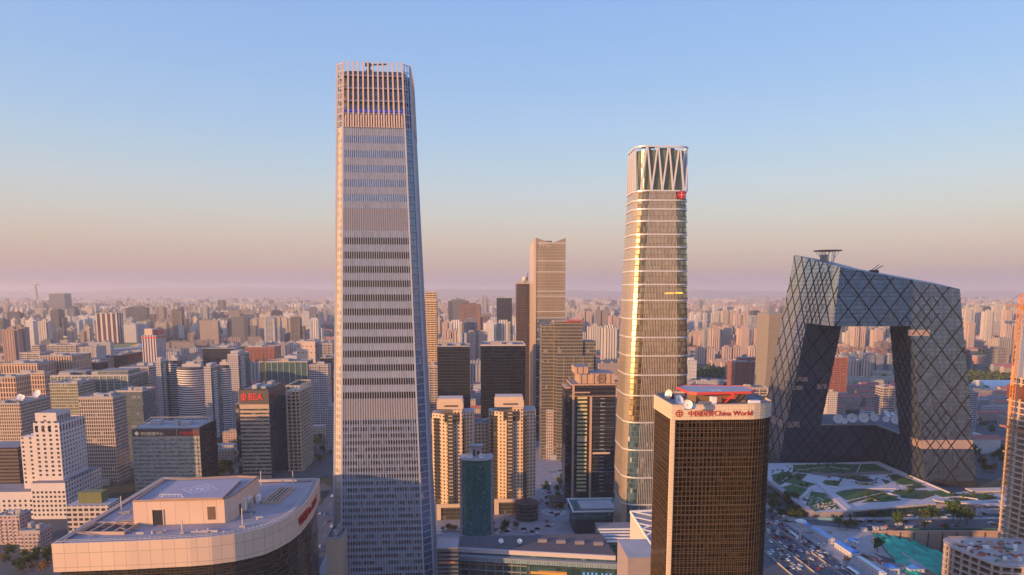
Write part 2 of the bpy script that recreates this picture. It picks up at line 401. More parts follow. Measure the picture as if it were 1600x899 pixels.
for q in ([(1330, 748), (1352, 745), (1368, 751), (1350, 756)], [(1376, 748), (1392, 752), (1384, 757)], [(1210, 752), (1226, 748), (1232, 754)], [(1264, 741), (1300, 740), (1310, 745)], [(1372, 780), (1400, 778), (1410, 782), (1380, 785)]):
    polyobj('planting_bed', [gz(*p) for p in q][::-1], ZP+.045, beds)
def wallline(name, pts, w, z0, z1, mat, label, cat='wall', group=None):
    m = MB()
    for (a, b) in zip(pts[:-1], pts[1:]):
        A, Bp = Vector(gz(*a)), Vector(gz(*b)); d = (Bp-A).normalized(); n = Vector((-d.y, d.x))*w/2
        m.prism([tuple(A-n), tuple(Bp-n), tuple(Bp+n), tuple(A+n)], z0, z1, mi=0, top=0)
    return tag(m.build(name, mat), label, cat, group)
PALE = plain('pale_granite', (.52, .45, .44), .8, vary=.1)
wallline('garden_wall', [(1483, 771), (1371, 723)], 1.6, ZP, ZP+1.4, PALE, 'long pale granite wall running down beside the dark glass loop building')
wallline('garden_wall', [(1371, 723), (1235, 727)], 1.4, ZP, ZP+1.1, PALE, 'pale granite wall at the foot of the glass loop building')
wallline('garden_wall', [(1268, 741), (1300, 745), (1394, 740)], 1.2, ZP, ZP+3, plain('grey_granite', (.2, .17, .18), .8), 'low grey curved wall across the middle of the terraced park')
wallline('garden_wall', [(1290, 763), (1330, 764), (1400, 764)], .8, ZP, ZP+.8, PALE, 'low pale wall below the oval flower bed in the park')
wallline('garden_ramp', [(1204, 754), (1266, 801)], 6, ZP+.06, ZP+1.8, plain('ramp_granite', (.34, .29, .30), .8), 'long pink granite ramp at the west edge of the terraced park', 'ramp')
wallline('garden_ramp', [(1280, 756), (1328, 798)], 7, ZP+.06, ZP+1.2, PLAZA, 'pink granite ramp leading down between the two big lawns', 'ramp')
wallline('garden_wall', [(1325, 784), (1385, 770)], 1.0, ZP, ZP+.9, PALE, 'pale wall edging the lawn with a row of round shrubs')
wallline('garden_wall', [(1338, 740), (1345, 726)], .8, ZP, ZP+.8, PALE, 'short pale wall between two upper lawns at the park top')
wallline('garden_wall', [(1255, 779), (1268, 766)], 2.2, ZP, ZP+2.2, PALE, 'short thick pale wall beside the dotted lawn')
wallline('garden_wall', [(1246, 735), (1300, 730)], .6, ZP, ZP+.6, PALE, 'thin pale wall crossing the long top lawn at its west end')
wallline('garden_wall', [(1300, 731), (1328, 734)], .6, ZP, ZP+.6, PALE, 'thin pale wall crossing the long top lawn at its east end')
wallline('garden_wall', [(1350, 777), (1374, 784)], .6, ZP, ZP+.6, PALE, 'thin pale diagonal wall across the round-shrub lawn')
wallline('garden_wall', [(1385, 771), (1404, 776)], .8, ZP, ZP+.8, PALE, 'short pale wall at the east end of the round-shrub row')
wallline('garden_wall', [(1222, 752), (1246, 738)], .8, ZP, ZP+.7, PALE, 'pale wall between the blue-roofed bed and the upper west lawn')
wallline('garden_wall', [(1408, 760), (1426, 758)], .8, ZP, ZP+.7, PALE, 'short pale wall among shrubs below the nearer glass leg')
wallline('garden_wall', [(1470, 779), (1500, 777), (1528, 781)], 1.5, ZP, ZP+1, PALE, 'pale angular wall at the eastern tip of the park')
wallline('garden_wall', [(1312, 760), (1320, 750)], 1.5, ZP, ZP+1.6, PALE, 'short sloping pale wall beside the small square lawn')
# lawn stones
rnd = random.Random(5); m = MB()
for k in range(95):
    q = gd(rnd.uniform(1264, 1305), rnd.uniform(775, 797), ZP); m.box(q.x-.7, q.x+.7, q.y-.35, q.y+.35, ZP+.06, ZP+.5)
o = m.build('stepping_stones', PALE, kind='structure')
# oval flower bed ring
q = gd(1352, 757.5, ZP); t_ = empty('oval_planter', (q.x, q.y, ZP+.06)); tag(t_, 'pale oval planter ring with a flower bed inside on the plaza', 'planter')
m = MB()
for k in range(32):
    a, b = 2*math.pi*k/32, 2*math.pi*(k+1)/32
    P0 = [(12*math.cos(v)*s_, 7*math.sin(v)*s_) for v, s_ in ((a, 1), (b, 1), (b, .8), (a, .8))]
    m.prism(P0, 0, .7, mi=0, top=0)
m.build('rim', PALE, t_)
m = MB(); m.face([(9.5*math.cos(2*math.pi*k/32), 5.5*math.sin(2*math.pi*k/32), .3) for k in range(32)]); m.build('flower_bed', plain('flowers', (.25, .16, .08), .9, vary=.5, scale=1), t_)
# glass front under the terrace
a, b = Vector(gz(1334, 799)), Vector(gz(1461, 788))
t_ = empty('pavilion_front', (0, 0, 0)); tag(t_, 'long glazed front set into the edge of the raised plaza', 'pavilion')
n_ = Vector((-(b-a).y, (b-a).x)).normalized()
m = MB(); m.prism([tuple(a-n_*.5), tuple(b-n_*.5), tuple(b), tuple(a)], .3, 4.0, top=0); m.build('glass_wall', glass('teal_glass', (.03, .09, .10), cw=3, ch=4), t_)
m = MB(); m.prism([tuple(a-n_*1.5), tuple(b-n_*1.5), tuple(b+n_*2), tuple(a+n_*2)], 5.04, 6.3, top=0); m.build('roof_edge', PALE, t_)
# elevated curved ramp behind the trees
t_ = empty('elevated_walkway', (0, 0, 0)); tag(t_, 'pale elevated walkway on columns curving past the plaza edge', 'walkway')
m = MB(); pts = [gd(1461, 782, 7), gd(1500, 785, 7), gd(1540, 788, 7), gd(1580, 789, 7)]
for p, q in zip(pts[:-1], pts[1:]):
    m.prism([(p.x, p.y-3), (q.x, q.y-3), (q.x, q.y+4), (p.x, p.y+4)], 6.35, 7.4, top=0, bot=True)
m.build('deck', PALE, t_)
for p in pts: B('column', t_, CONC, (p.x-.6+.3, p.x+.6+.3, p.y-.6, p.y+.6, 0, 6.3))

# ---- excavation
WALLB = plain('shotcrete', (.40, .29, .235), .95, vary=.3, scale=.25, bump=.3)
m = MB()
m.face([(PITX0, PITY0, PITZ), (PITX1, PITY0, PITZ), (PITX1, PITY1, PITZ), (PITX0, PITY1, PITZ)]); m.build('pit_floor', plain('mud', (.2, .15, .12), .95, vary=.3), kind='structure')
t_ = empty('retaining_wall', (0, 0, 0)); tag(t_, 'tall beige retaining wall of the excavation pit with dark steel piles', 'retaining wall')
B('wall', t_, WALLB, (PITX0, PITX1, PITY1-1.5, PITY1-.01, PITZ, 1.0))
m = MB(); m.box(PITX0+.01, PITX0+1.2, PITY0, PITY1-1.51, PITZ, -3); m.box(PITX1-1.2, PITX1-.01, PITY0, PITY1-1.51, PITZ, .9); m.build('side_wall', WALLB, t_)
for k in range(9):
    x = PITX0+8+k*11.5; B('pile', t_, plain('rust', (.09, .045, .035), .8) if k == 0 else bpy.data.materials['rust'], (x, x+.6, PITY1-2.1, PITY1-1.52, PITZ, 1.5))
for k, z in enumerate((-5, -10, -15)): B('waler', t_, CONC, (PITX0+1.3, PITX1-1.3, PITY1-1.9+.0, PITY1-1.53, z, z+.5))
B('coping', t_, plain('pink_block', (.42, .28, .24), .8), (PITX0-2, PITX1+2, PITY1-.6, PITY1+.5, 1.01, 2.6))
# green net mound
t = NT('green_net'); n = t.noise(.09, 6, 'Geo', .6); t.l.new(t.ramp(n, [(.3, (.01, .20, .13)), (.5, (.015, .38, .24)), (.62, (.03, .50, .32)), (.75, (.16, .45, .18))]), t.b.inputs['Base Color']); t.b.inputs['Roughness'].default_value = .7
m = MB(); N_ = 34; rnd = random.Random(8)
bl = {}
def netz(i, j):
    u, v = i/N_, j/N_
    if (i, j) not in bl:
        z = 1.6-15*u**1.2*(1.15-.5*v)-3*(1-v)*u
        z += 1.3*math.sin(i*.9+j*.5)*math.sin(j*.7)+rnd.uniform(-.5, .5)
        bl[(i, j)] = max(PITZ+.2, min(z, 1.6+math.sin(i)*.2))
    return bl[(i, j)]
def netp(i, j):
    u, v = i/N_, j/N_; return (lerp(278-10*(1-v)+14*v, 372-38*v, u)+0*v, lerp(430, 543, v), netz(i, j))
for i in range(N_):
    for j in range(N_): m.face([netp(i, j), netp(i+1, j), netp(i+1, j+1), netp(i, j+1)], 0, None, True)
tag(m.build('soil_mound', t.m), 'steep soil mound covered by bright green netting in the pit', 'soil mound')
YARD = plain('site_yard', (.42, .35, .33), .95, vary=.18, scale=.15)
polyobj('site_yard', [rp_(285, 400)[:2], rp_(311, 400)[:2], rp_(311, 480)[:2], (296, 470), (296, 553), rp_(285, 550)[:2]], .05, YARD)

# ================================================================== LANDMARK TOWERS
# ---- tallest tapering tower
TA = dict(cx=-87, cy=466)
def ta_half(z): return lerp(33.0, 21.9, z/335.0)
def ta_fp(z, off=0.0, ch=None):
    s = ta_half(z)+off; c = (s*.19 if ch is None else ch)
    return [(-s+c, -s), (s-c, -s), (s, -s+c), (s, s-c), (s-c, s), (-s+c, s), (-s, s-c), (-s, -s+c)]
t = tag(empty('supertall_tower', (TA['cx'], TA['cy'], 0), 4.5), 'tallest tower, tapering and finned, with an open finned crown', 'skyscraper')
TOPZ, CRZ = 335.5, 296.0
G_TA = facade('fin_tower_glass', (.16, .14, .16), (.30, .34, .46), 1.35, 4.4, .12, .93, .0, 1, blind=.04, bcol=(.4, .34, .3), rough=.14, ior=1.6, dark=.7, wob=.015, metal=.75)
G_TA2 = facade('fin_tower_glass_lower', (.25, .28, .36), (.07, .08, .11), 1.35, 4.4, .0, 1, 0.40, 1, blind=.5, bcol=(.20, .22, .28), rough=.12, ior=1.9, dark=.4, wob=.015, bw=.8, cl=.5)  # bluish tone stands in for shade on the lower storeys
G_TA3 = facade('fin_tower_glass_dark', (.09, .06, .055), (.035, .026, .028), 1.35, 4.4, .1, .93, .0, 1, blind=.05, bcol=(.3, .24, .2), rough=.12, ior=1.5, dark=.4, wob=.015)
PANEL = facade('fin_tower_panel', (.58, .56, .57), (.66, .63, .63), 1.35, 4.4, .1, .93, 0, 1, blind=.3, bcol=(.44, .38, .36), rough=.5, ior=1.4, dark=.8)
LOUV = facade('fin_tower_louvre', (.50, .39, .33), (.56, .44, .37), .68, 2.2, .2, .9, 0, 1, blind=0, rough=.6, ior=1.4, dark=.85)
SIDEG = facade('fin_tower_corner_glass', (.10, .14, .20), (.10, .17, .27), 2.2, 4.4, .06, .94, .04, .94, blind=.1, rough=.06, ior=2.0, dark=.6)
TANC = facade('fin_tower_sunlit_corner', (.46, .37, .31), (.34, .28, .25), 2.6, 4.4, .2, .8, .15, .85, blind=.3, bcol=(.5, .4, .32), rough=.3)  # sunlight on the south-west corner is painted as this tan
FLH = 4.4; z = 0.0; k = 0
def zof(py, Y=434): return H-slope(py)*Y
zm0, zm1, zu0, zu1 = zof(660), zof(628), zof(357), zof(319)
nfl = int(CRZ/FLH); FLH = CRZ/nfl
for k in range(nfl):
    z0, z1 = k*FLH, (k+1)*FLH
    zc = (z0+z1)/2
    if zm0 < zc < zm1 or zu0 < zc < zu1: kind, mt = 'louvre_band', LOUV
    elif zc < zm0: kind, mt = 'window_band', G_TA2
    else: kind, mt = ('window_band', G_TA if zc > zu0 else G_TA3) if k % 2 else ('panel_band', PANEL)
    m = MB(); f0, f1 = ta_fp(z0), ta_fp(z1)
    for i in range(8):
        j = (i+1) % 8; mi = 2 if i == 7 else 1 if i in (1, 3, 5, 2) else 0
        l = math.hypot(f0[j][0]-f0[i][0], f0[j][1]-f0[i][1])
        u_ = (0 if i % 2 else 0)
        m.face([f0[i]+(z0,), f0[j]+(z0,), f1[j]+(z1-.45,), f1[i]+(z1-.45,)], mi, [(-l/2, z0+.01), (l/2, z0+.01), (l/2, z1-.02), (-l/2, z1-.02)])
    o = m.build(kind, [mt, SIDEG, TANC], t)
LEDGE = plain('fin_tower_ledge', (.40, .40, .44), .6)
m = MB()
for k in range(nfl):
    z1 = (k+1)*FLH; m.prism(ta_fp(z1, -.0), z1-.45, z1, ta_fp(z1, -.0), mi=0, top=0)
m.build('floor_ledges', LEDGE, t, kind='stuff')
FINM = plain('fin_metal', (.46, .47, .53), .42, .3, vary=.06)
def fin_on(face, s, z0, z1, name='fin', w=.30, d=.6, mat=None, parent=None, mb=None):
    """s in -1..1 along a face"""
    def P3(z, off):
        h = ta_half(z); c = h*.81; q = s*c
        return {'S': (q, -h-off), 'E': (h+off, q), 'W': (-h-off, -q), 'N': (-q, h+off)}[face]
    tx, ty = {'S': (1, 0), 'E': (0, 1), 'W': (0, -1), 'N': (-1, 0)}[face]
    def ring(z, dd):
        a = P3(z, -.05); b = P3(z, dd)
        return [(a[0]-tx*w/2, a[1]-ty*w/2), (b[0]-tx*w/2, b[1]-ty*w/2), (b[0]+tx*w/2, b[1]+ty*w/2), (a[0]+tx*w/2, a[1]+ty*w/2)]
    m = mb or MB(); r0, r1 = ring(z0, d), ring(z1, d)
    r0.reverse(); r1.reverse()
    m.prism([r0[3], r0[2], r0[1], r0[0]], z0, z1, [r1[3], r1[2], r1[1], r1[0]], mi=0, top=0)
    if mb is None: m.build(name, mat or FINM, parent or t)
NF = 30
for i in range(NF+1): fin_on('S', -1+2*i/NF, 0, CRZ)
for i in range(NF+1): fin_on('E', -1+2*i/NF, 0, CRZ)
mbw = MB()
for f_ in 'WN':
    for i in range(NF+1): fin_on(f_, -1+2*i/NF, 0, CRZ, mb=mbw)
mbw.build('rear_fins', FINM, t, kind='stuff')
# corner posts
m = MB()
for cxs, cys in ((1, -1), (1, 1), (-1, 1), (-1, -1)):
    pass
for i in (7, 0, 1, 2, 3, 4, 5, 6):
    m = MB(); p0, p1 = ta_fp(0, .15)[i], ta_fp(TOPZ-2, .15)[i]
    m.bar((p0[0], p0[1], 0), (p1[0], p1[1], TOPZ-2), .75, n=4); m.build('corner_mullion', FINM, t)
# crown
m = MB(); m.prism(ta_fp(CRZ, -1.6), CRZ, TOPZ-5, ta_fp(TOPZ-5, -2.2), mi=0, top=1); m.build('crown_glass', [facade('crown_glass', (.10, .09, .10), (.09, .13, .24), 2.6, 4.2, .08, .92, .1, .9, blind=.15, bcol=(.3, .22, .18), rough=.1, ior=1.9), ROOF], t)
for k, zz in enumerate((CRZ+.3, CRZ+8.5, CRZ+16, CRZ+23.5, CRZ+31)):
    m = MB(); m.prism(ta_fp(zz, -.5), zz, zz+.9, mi=0, top=0); m.build('crown_beam', FINM, t)
CFM = plain('crown_fin_metal', (.62, .46, .38), .45, .25, vary=.08)
for i in range(13):
    fin_on('S', -1+2*i/12, CRZ+.2, TOPZ, 'crown_fin', w=.95, d=.9, mat=CFM); fin_on('E', -1+2*i/12, CRZ+.2, TOPZ, 'crown_fin', w=.95, d=.9, mat=CFM)
    fin_on('W', -1+2*i/12, CRZ+.2, TOPZ, 'crown_fin', w=.95, d=.9, mat=CFM)
    fin_on('N', -1+2*i/12, CRZ+.2, TOPZ, 'crown_fin', w=.95, d=.9, mat=CFM)
for i in range(25):
    if i % 2: fin_on('S', -1+2*i/24, CRZ+.2, CRZ+8, 'crown_fin_short', w=.8, d=.6, mat=CFM)
m = MB()
for i, j in ((1, 2), (7, 0)):
    a0, a1, b0, b1 = ta_fp(CRZ)[i], ta_fp(TOPZ)[i], ta_fp(CRZ)[j], ta_fp(TOPZ)[j]
    for q in range(10):
        z_ = lerp(CRZ, TOPZ-1, q/9); f_ = q/9
        A = Vector((lerp(a0[0], a1[0], f_), lerp(a0[1], a1[1], f_), z_)); Bq = Vector((lerp(b0[0], b1[0], f_), lerp(b0[1], b1[1], f_), z_)); m.bar(A, Bq, .3)
    for s in (.33, .66):
        m.bar((lerp(a0[0], b0[0], s), lerp(a0[1], b0[1], s), CRZ), (lerp(a1[0], b1[0], s), lerp(a1[1], b1[1], s), TOPZ-1), .3)
m.build('corner_lattice', FINM, t)
B('blue_light_strip', t, plain('blue_lamp', (.05, .08, .5), .4, emit=((.10, .12, 1), .16)), (-19, 19, -ta_half(CRZ+10)+.9, -ta_half(CRZ+10)+1.3, CRZ+10, CRZ+11.2))
o = MB(); o.box(-6, -2, -8, -4, TOPZ-4.9, TOPZ-.5); o.bar((-4, -6, TOPZ-.5), (-4, -6, TOPZ+3), .9); o.bar((-5, -6, TOPZ+3), (8, -7, TOPZ+3.4), .55); o.bar((7.5, -7, TOPZ+3.4), (7.5, -7, TOPZ+1), .2); o.box(-6.5, -3, -7, -5, TOPZ+2.2, TOPZ+4)
c_ = o.build('roof_crane', DARK, t)

# ---- rounded tower with diamond crown
Y3 = 500; SB = dict(w=46, D=44)
f_ = pt(982, 297, Y3); bx, by = f_.x, Y3
def rrect(w, D, r, n=6, cx=0, cy=0):
    o = []
    for (X, Y_, a0) in ((w/2-r, -D/2+r, -90), (w/2-r, D/2-r, 0), (-w/2+r, D/2-r, 90), (-w/2+r, -D/2+r, 180)):
        for k in range(n+1):
            a = R(a0+90*k/n); o.append((cx+X+r*math.cos(a), cy+Y_+r*math.sin(a)))
    return o
cen = Vector((pt(1023, 400, Y3+23).x, Y3+23))
t = tag(empty('ribbed_tower', (cen.x, cen.y, 0), TH), 'rounded glass tower with white ring ledges and a zigzag strut crown', 'skyscraper')
rings_py = [297, 312, 326, 345, 366, 386, 405, 424, 445, 470, 499, 528, 557, 587, 619, 661, 704, 747, 789, 840]
rz = [H-slope(p)*Y3 for p in rings_py]; rz[-1] = max(rz[-1], .5); rz.append(-.0) if rz[-1] > 1 else None
rz[-1] = 0
def wid(z): return lerp(49.5, 40.0, max(0, (z-60)/205)**1.5) if z > 60 else 49.5+ (60-z)*.01
G3 = facade('rib_tower_glass', (.12, .085, .05), (.42, .30, .17), 1.55, 3.9, .0, 1, .12, .95, blind=.14, bcol=(.42, .33, .2), rough=.17, ior=1.75, dark=.35, wob=.01, bw=.5, metal=.8)
G3L = facade('rib_tower_glass_low', (.08, .10, .12), (.08, .15, .18), 1.55, 3.9, .0, 1, .12, .95, blind=.2, bcol=(.35, .42, .42), rough=.1, ior=1.8, dark=.35, wob=.04)
SK3 = facade('rib_tower_skin', (.32, .26, .20), (.52, .41, .29), 3, 3.9, .03, .97, .03, .97, blind=0, rough=.28, metal=.5, ior=1.9, dark=.9, wob=.01)
FB3 = plain('bronze_fin', (.56, .46, .37), .35, .3)
RINGM = plain('ring_white', (.62, .60, .62), .35, .2, vary=.05)
for i in range(len(rz)-1):
    z1, z0 = rz[i], rz[i+1]; wt = wid(z1)-1.0; wb = wid(z0)
    f0, f1 = rrect(wb, wb*.93, 10.5), rrect(wt, wt*.93, 10.5)
    m = MB(); n = len(f0); u = 0
    for a in range(n):
        b = (a+1) % n; l = math.hypot(f0[b][0]-f0[a][0], f0[b][1]-f0[a][1])
        mid = Vector(((f0[a][0]+f0[b][0])/2, (f0[a][1]+f0[b][1])/2))
        side = mid.x < -wb/2+2.6 or mid.x > wb/2-2.6 and abs(mid.y) < wb*.3
        m.face([f0[a]+(z0,), f0[b]+(z0,), f1[b]+(z1,), f1[a]+(z1,)], 1 if side else 0, [(u, z0), (u+l, z0), (u+l, z1), (u, z1)], False); u += l
    m.build('curtain_wall', [G3L if z0 < 92 else G3, SK3], t)
    m = MB(); m.prism(rrect(wt+1.3, wt*.93+1.3, 11), z1-.35, z1+.65, mi=0, top=0, bot=True); m.build('ring_ledge', RINGM, t)
# vertical fins on the front, tier by tier
for i in range(len(rz)-1):
    z1, z0 = rz[i]-.4, rz[i+1]+.6; wt, wb = wid(rz[i])-1, wid(rz[i+1]); m = MB(); ndx = 22
    for k in range(ndx):
        s = -1+2*(k+.5)/ndx; x0_, x1_ = s*(wb/2-10), s*(wt/2-10); y0_, y1_ = -wb*.93/2-.35, -wt*.93/2-.35
        m.prism([(x0_-.17, y0_), (x0_+.17, y0_), (x0_+.17, y0_+.5), (x0_-.17, y0_+.5)], z0, z1, [(x1_-.17, y1_), (x1_+.17, y1_), (x1_+.17, y1_+.5), (x1_-.17, y1_+.5)], mi=0, top=0)
    m.build('fin_row', FB3, t)
m = MB(); m.box(0, 12, -wid(140)*.465+.35-.95, -wid(140)*.465-.2, 0, 0.9); 
o = B('lit_windows', t, plain('amber_lamp', (.8, .4, .05), .4, emit=((1, .5, .06), 1.0)), (3, 9.2, -wid(205)*.465-.34, -wid(205)*.465+.2, zof(459.5, 500), zof(457.5, 500)), (10, 16, -wid(205)*.465-.34, -wid(205)*.465+.2, zof(459, 500), zof(457, 500)))
ztop = H-slope(226)*Y3; zc0 = rz[0]
m = MB(); m.prism(rrect(33, 30.5, 8), zc0, ztop-2.2, rrect(34.5, 32, 8), mi=0, top=1); m.build('crown_glass', [facade('green_crown_glass', (.10, .12, .10), (.12, .16, .13), 3, 3.5, .04, .96, .03, .97, blind=0, rough=.12, dark=.8, ior=1.5), ROOF], t)
STRUT = plain('strut_white', (.66, .64, .66), .4, .25, vary=.05)
def zig(face, n, a, h, z0, z1):
    for k in range(n):
        c = -a+2*a*(k+.5)/n; w_ = a/n
        for s in (-1, 1):
            m = MB()
            # apex at the top centre (c), feet at c +- w
            p, q = (c+s*w_, z0), (c+s*.35, z1)
            f3 = {'S': lambda x, z_: (x, -h, z_), 'E': lambda x, z_: (h, x, z_), 'W': lambda x, z_: (-h, -x, z_), 'N': lambda x, z_: (-x, h, z_)}[face]
            m.bar(f3(*p), f3(*q), .8, n=4, r2=.7); m.build('crown_strut', STRUT, t)
for f_ in 'SWEN': zig(f_, 4, 15.5 if f_ in 'SN' else 14, 18.6 if f_ in 'EW' else 17.3, zc0+.5, ztop-.5)
m = MB(); f0 = rrect(38.4, 35.8, 8)
for a in range(len(f0)): m.bar(f0[a]+(ztop-.2,), f0[(a+1) % len(f0)]+(ztop-.2,), .7)
m.build('crown_rim', STRUT, t)
B('window_cleaning_crane', t, DARK, (-9, -7, -9, -7, ztop-6.9, ztop+1), (-16, -4, -8.6, -7.6, ztop+.3, ztop+1.2), (1, 12, -3, -1.5, ztop+.2, ztop+1.7))
B('roof_machine', t, DARK, (-12, 12, 2, 12, ztop-6.95, ztop-3))
# red round emblem
m = MB(); cx_, cz_ = 13.2, (rz[0]+rz[1])/2+.4; yy = -wid(rz[1])*.465-.6
ring_ = [(cx_+2.9*math.cos(a*math.pi/14), cz_+2.9*math.sin(a*math.pi/14)) for a in range(28)]
for k in range(28):
    p, q = ring_[k], ring_[(k+1) % 28]; m.face([(p[0], yy-.5, p[1]), (cx_, yy-.5, cz_), (q[0], yy-.5, q[1])][::-1]); m.face([(p[0], yy-.5, p[1]), (q[0], yy-.5, q[1]), (q[0], yy+.8, q[1]), (p[0], yy+.8, p[1])][::-1])
e_ = m.build('emblem', plain('emblem_red', (.38, .015, .02), .4), t)
EML = plain('emblem_line', (.75, .35, .32), .4)
def emblem_lines(par, cx_, cz_, r, yy, mat):
    m = MB()
    m.box(cx_-r*.08, cx_+r*.08, yy-.12, yy-.01, cz_-r*.8, cz_+r*.8); m.box(cx_-r*.8, cx_-r*.1, yy-.12, yy-.01, cz_-r*.07, cz_+r*.07); m.box(cx_+r*.1, cx_+r*.8, yy-.12, yy-.01, cz_-r*.07, cz_+r*.07)
    m.build('emblem_lines', mat, par)
emblem_lines(t, cx_, cz_, 2.9, yy-.5, EML)
# ---- the looping broadcast building
CC = dict(X0=472.5, Y0=683.7, th=-.4, Lu=163.7, Lv=171.7, s=.103, t1=72.2, w1=39.3, w2=52.4, t2=40.7, zA=240, zB=221, zC=199, zb=161.5, hb=44.8)
Lu, Lv, s, t1, w1, w2, t2, zA, zB, zC, zb, hb = [CC[k] for k in 'Lu Lv s t1 w1 w2 t2 zA zB zC zb hb'.split()]
t = tag(empty('loop_building', (CC['X0'], CC['Y0'], 0), CC['th']), 'huge dark glass loop building of two leaning towers joined at top and bottom', 'landmark building')
# roof plane through A, B, C
A3, B3, C3 = Vector((-Lu+s*zA, Lv-s*zA, zA)), Vector((-Lu+s*zB, s*zB, zB)), Vector((-s*zC, s*zC, zC))
nn = (B3-A3).cross(C3-A3); pa, pb, pc = -nn.x/nn.z, -nn.y/nn.z, 0; pc = zA-pa*A3.x-pb*A3.y
def top_z(fu, fv):
    z = 200
    for _ in range(60): z = pa*fu(z)+pb*fv(z)+pc
    return z
def corner(fu, fv): z = top_z(fu, fv); return (fu(z), fv(z), z)
uW = lambda z: -Lu+s*z; uE = lambda z: -s*z; vS = lambda z: s*z; vN = lambda z: Lv-s*z
v1 = lambda z: Lv-t1-s*z; u1 = lambda z: -Lu+w1+s*z; u2 = lambda z: -w2-s*z; v2 = lambda z: t2+s*z
TI = corner(u1, v2); T1E = corner(u1, vN); T2N = corner(uE, v2)
g_pale = dict(cw=2.4, ch=4.25, rough=.16, ior=1.9, dark=.78, wob=.012, blind=.0)
GL_W = facade('loop_glass_west', (.16, .17, .18), (.48, .49, .49), 2.4, 4.25, .05, .95, .07, .93, rough=.16, blind=0, metal=.85, dark=.8, wob=.012, wrough=.5, wmetal=.3)  # bright western sky reflection is put into this paler glass colour
GL_S = facade('loop_glass_south', (.04, .052, .072), (.115, .16, .235), 2.4, 4.25, .05, .95, .07, .93, rough=.07, blind=.03, bcol=(.1, .12, .15), metal=.65, dark=.6, wob=.02, wrough=.5, wmetal=.3)  # same glass, darker blue reflection put into the colour
GL_D = facade('loop_glass_inner', (.045, .060, .085), (.060, .085, .125), 1.5, 4.25, .12, .9, .07, .93, blind=.02, bcol=(.10, .11, .13), rough=.14, ior=1.6, dark=.6, metal=.0)
ROOFL = plain('loop_roof', (.16, .17, .19), .5)
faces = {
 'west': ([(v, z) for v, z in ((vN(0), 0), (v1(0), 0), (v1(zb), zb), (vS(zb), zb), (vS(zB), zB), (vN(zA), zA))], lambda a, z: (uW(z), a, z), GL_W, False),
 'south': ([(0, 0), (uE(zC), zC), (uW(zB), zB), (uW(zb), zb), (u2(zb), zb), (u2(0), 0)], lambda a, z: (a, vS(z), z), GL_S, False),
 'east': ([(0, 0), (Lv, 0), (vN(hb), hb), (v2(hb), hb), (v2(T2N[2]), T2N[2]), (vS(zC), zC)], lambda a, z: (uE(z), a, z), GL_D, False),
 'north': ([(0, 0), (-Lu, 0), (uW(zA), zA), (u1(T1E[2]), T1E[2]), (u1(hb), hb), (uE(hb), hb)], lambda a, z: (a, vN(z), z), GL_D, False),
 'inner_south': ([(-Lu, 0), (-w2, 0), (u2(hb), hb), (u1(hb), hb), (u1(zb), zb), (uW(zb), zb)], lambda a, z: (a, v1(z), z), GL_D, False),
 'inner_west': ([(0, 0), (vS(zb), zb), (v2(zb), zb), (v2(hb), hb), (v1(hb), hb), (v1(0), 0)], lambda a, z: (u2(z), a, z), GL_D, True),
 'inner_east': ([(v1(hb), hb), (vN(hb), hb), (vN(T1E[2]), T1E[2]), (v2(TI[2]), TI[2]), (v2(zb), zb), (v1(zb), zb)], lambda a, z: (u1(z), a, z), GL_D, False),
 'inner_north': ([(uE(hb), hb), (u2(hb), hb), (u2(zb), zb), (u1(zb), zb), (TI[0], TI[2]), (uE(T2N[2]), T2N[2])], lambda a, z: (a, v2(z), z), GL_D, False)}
def inside(p, poly):
    c = False; n = len(poly)
    for i in range(n):
        a, b = poly[i], poly[i-1]
        if (a[1] > p[1]) != (b[1] > p[1]) and p[0] < (b[0]-a[0])*(p[1]-a[1])/(b[1]-a[1])+a[0]: c = not c
    return c
def clipseg(p, d, poly):
    """all pieces of the infinite line p+t*d inside poly"""
    ts = []; n = len(poly)
    for i in range(n):
        a, b = poly[i-1], poly[i]; e = (b[0]-a[0], b[1]-a[1]); den = d[0]*e[1]-d[1]*e[0]
        if abs(den) < 1e-9: continue
        q = (a[0]-p[0], a[1]-p[1]); tt = (q[0]*e[1]-q[1]*e[0])/den; uu = (q[0]*d[1]-q[1]*d[0])/den
        if 0 <= uu <= 1: ts.append(tt)
    ts.sort(); out = []
    for a, b in zip(ts[:-1], ts[1:]):
        if b-a > .8 and inside((p[0]+d[0]*(a+b)/2, p[1]+d[1]*(a+b)/2), poly): out.append((a, b))
    return out
OUT = {'west': (-1, 0), 'south': (0, -1), 'east': (1, 0), 'north': (0, 1), 'inner_south': (0, -1), 'inner_west': (-1, 0), 'inner_east': (1, 0), 'inner_north': (0, 1)}
DG = plain('diagrid_steel', (.010, .010, .013), .7, 0, spec_=.15)
centre = Vector((-Lu/2, Lv/2, 0))
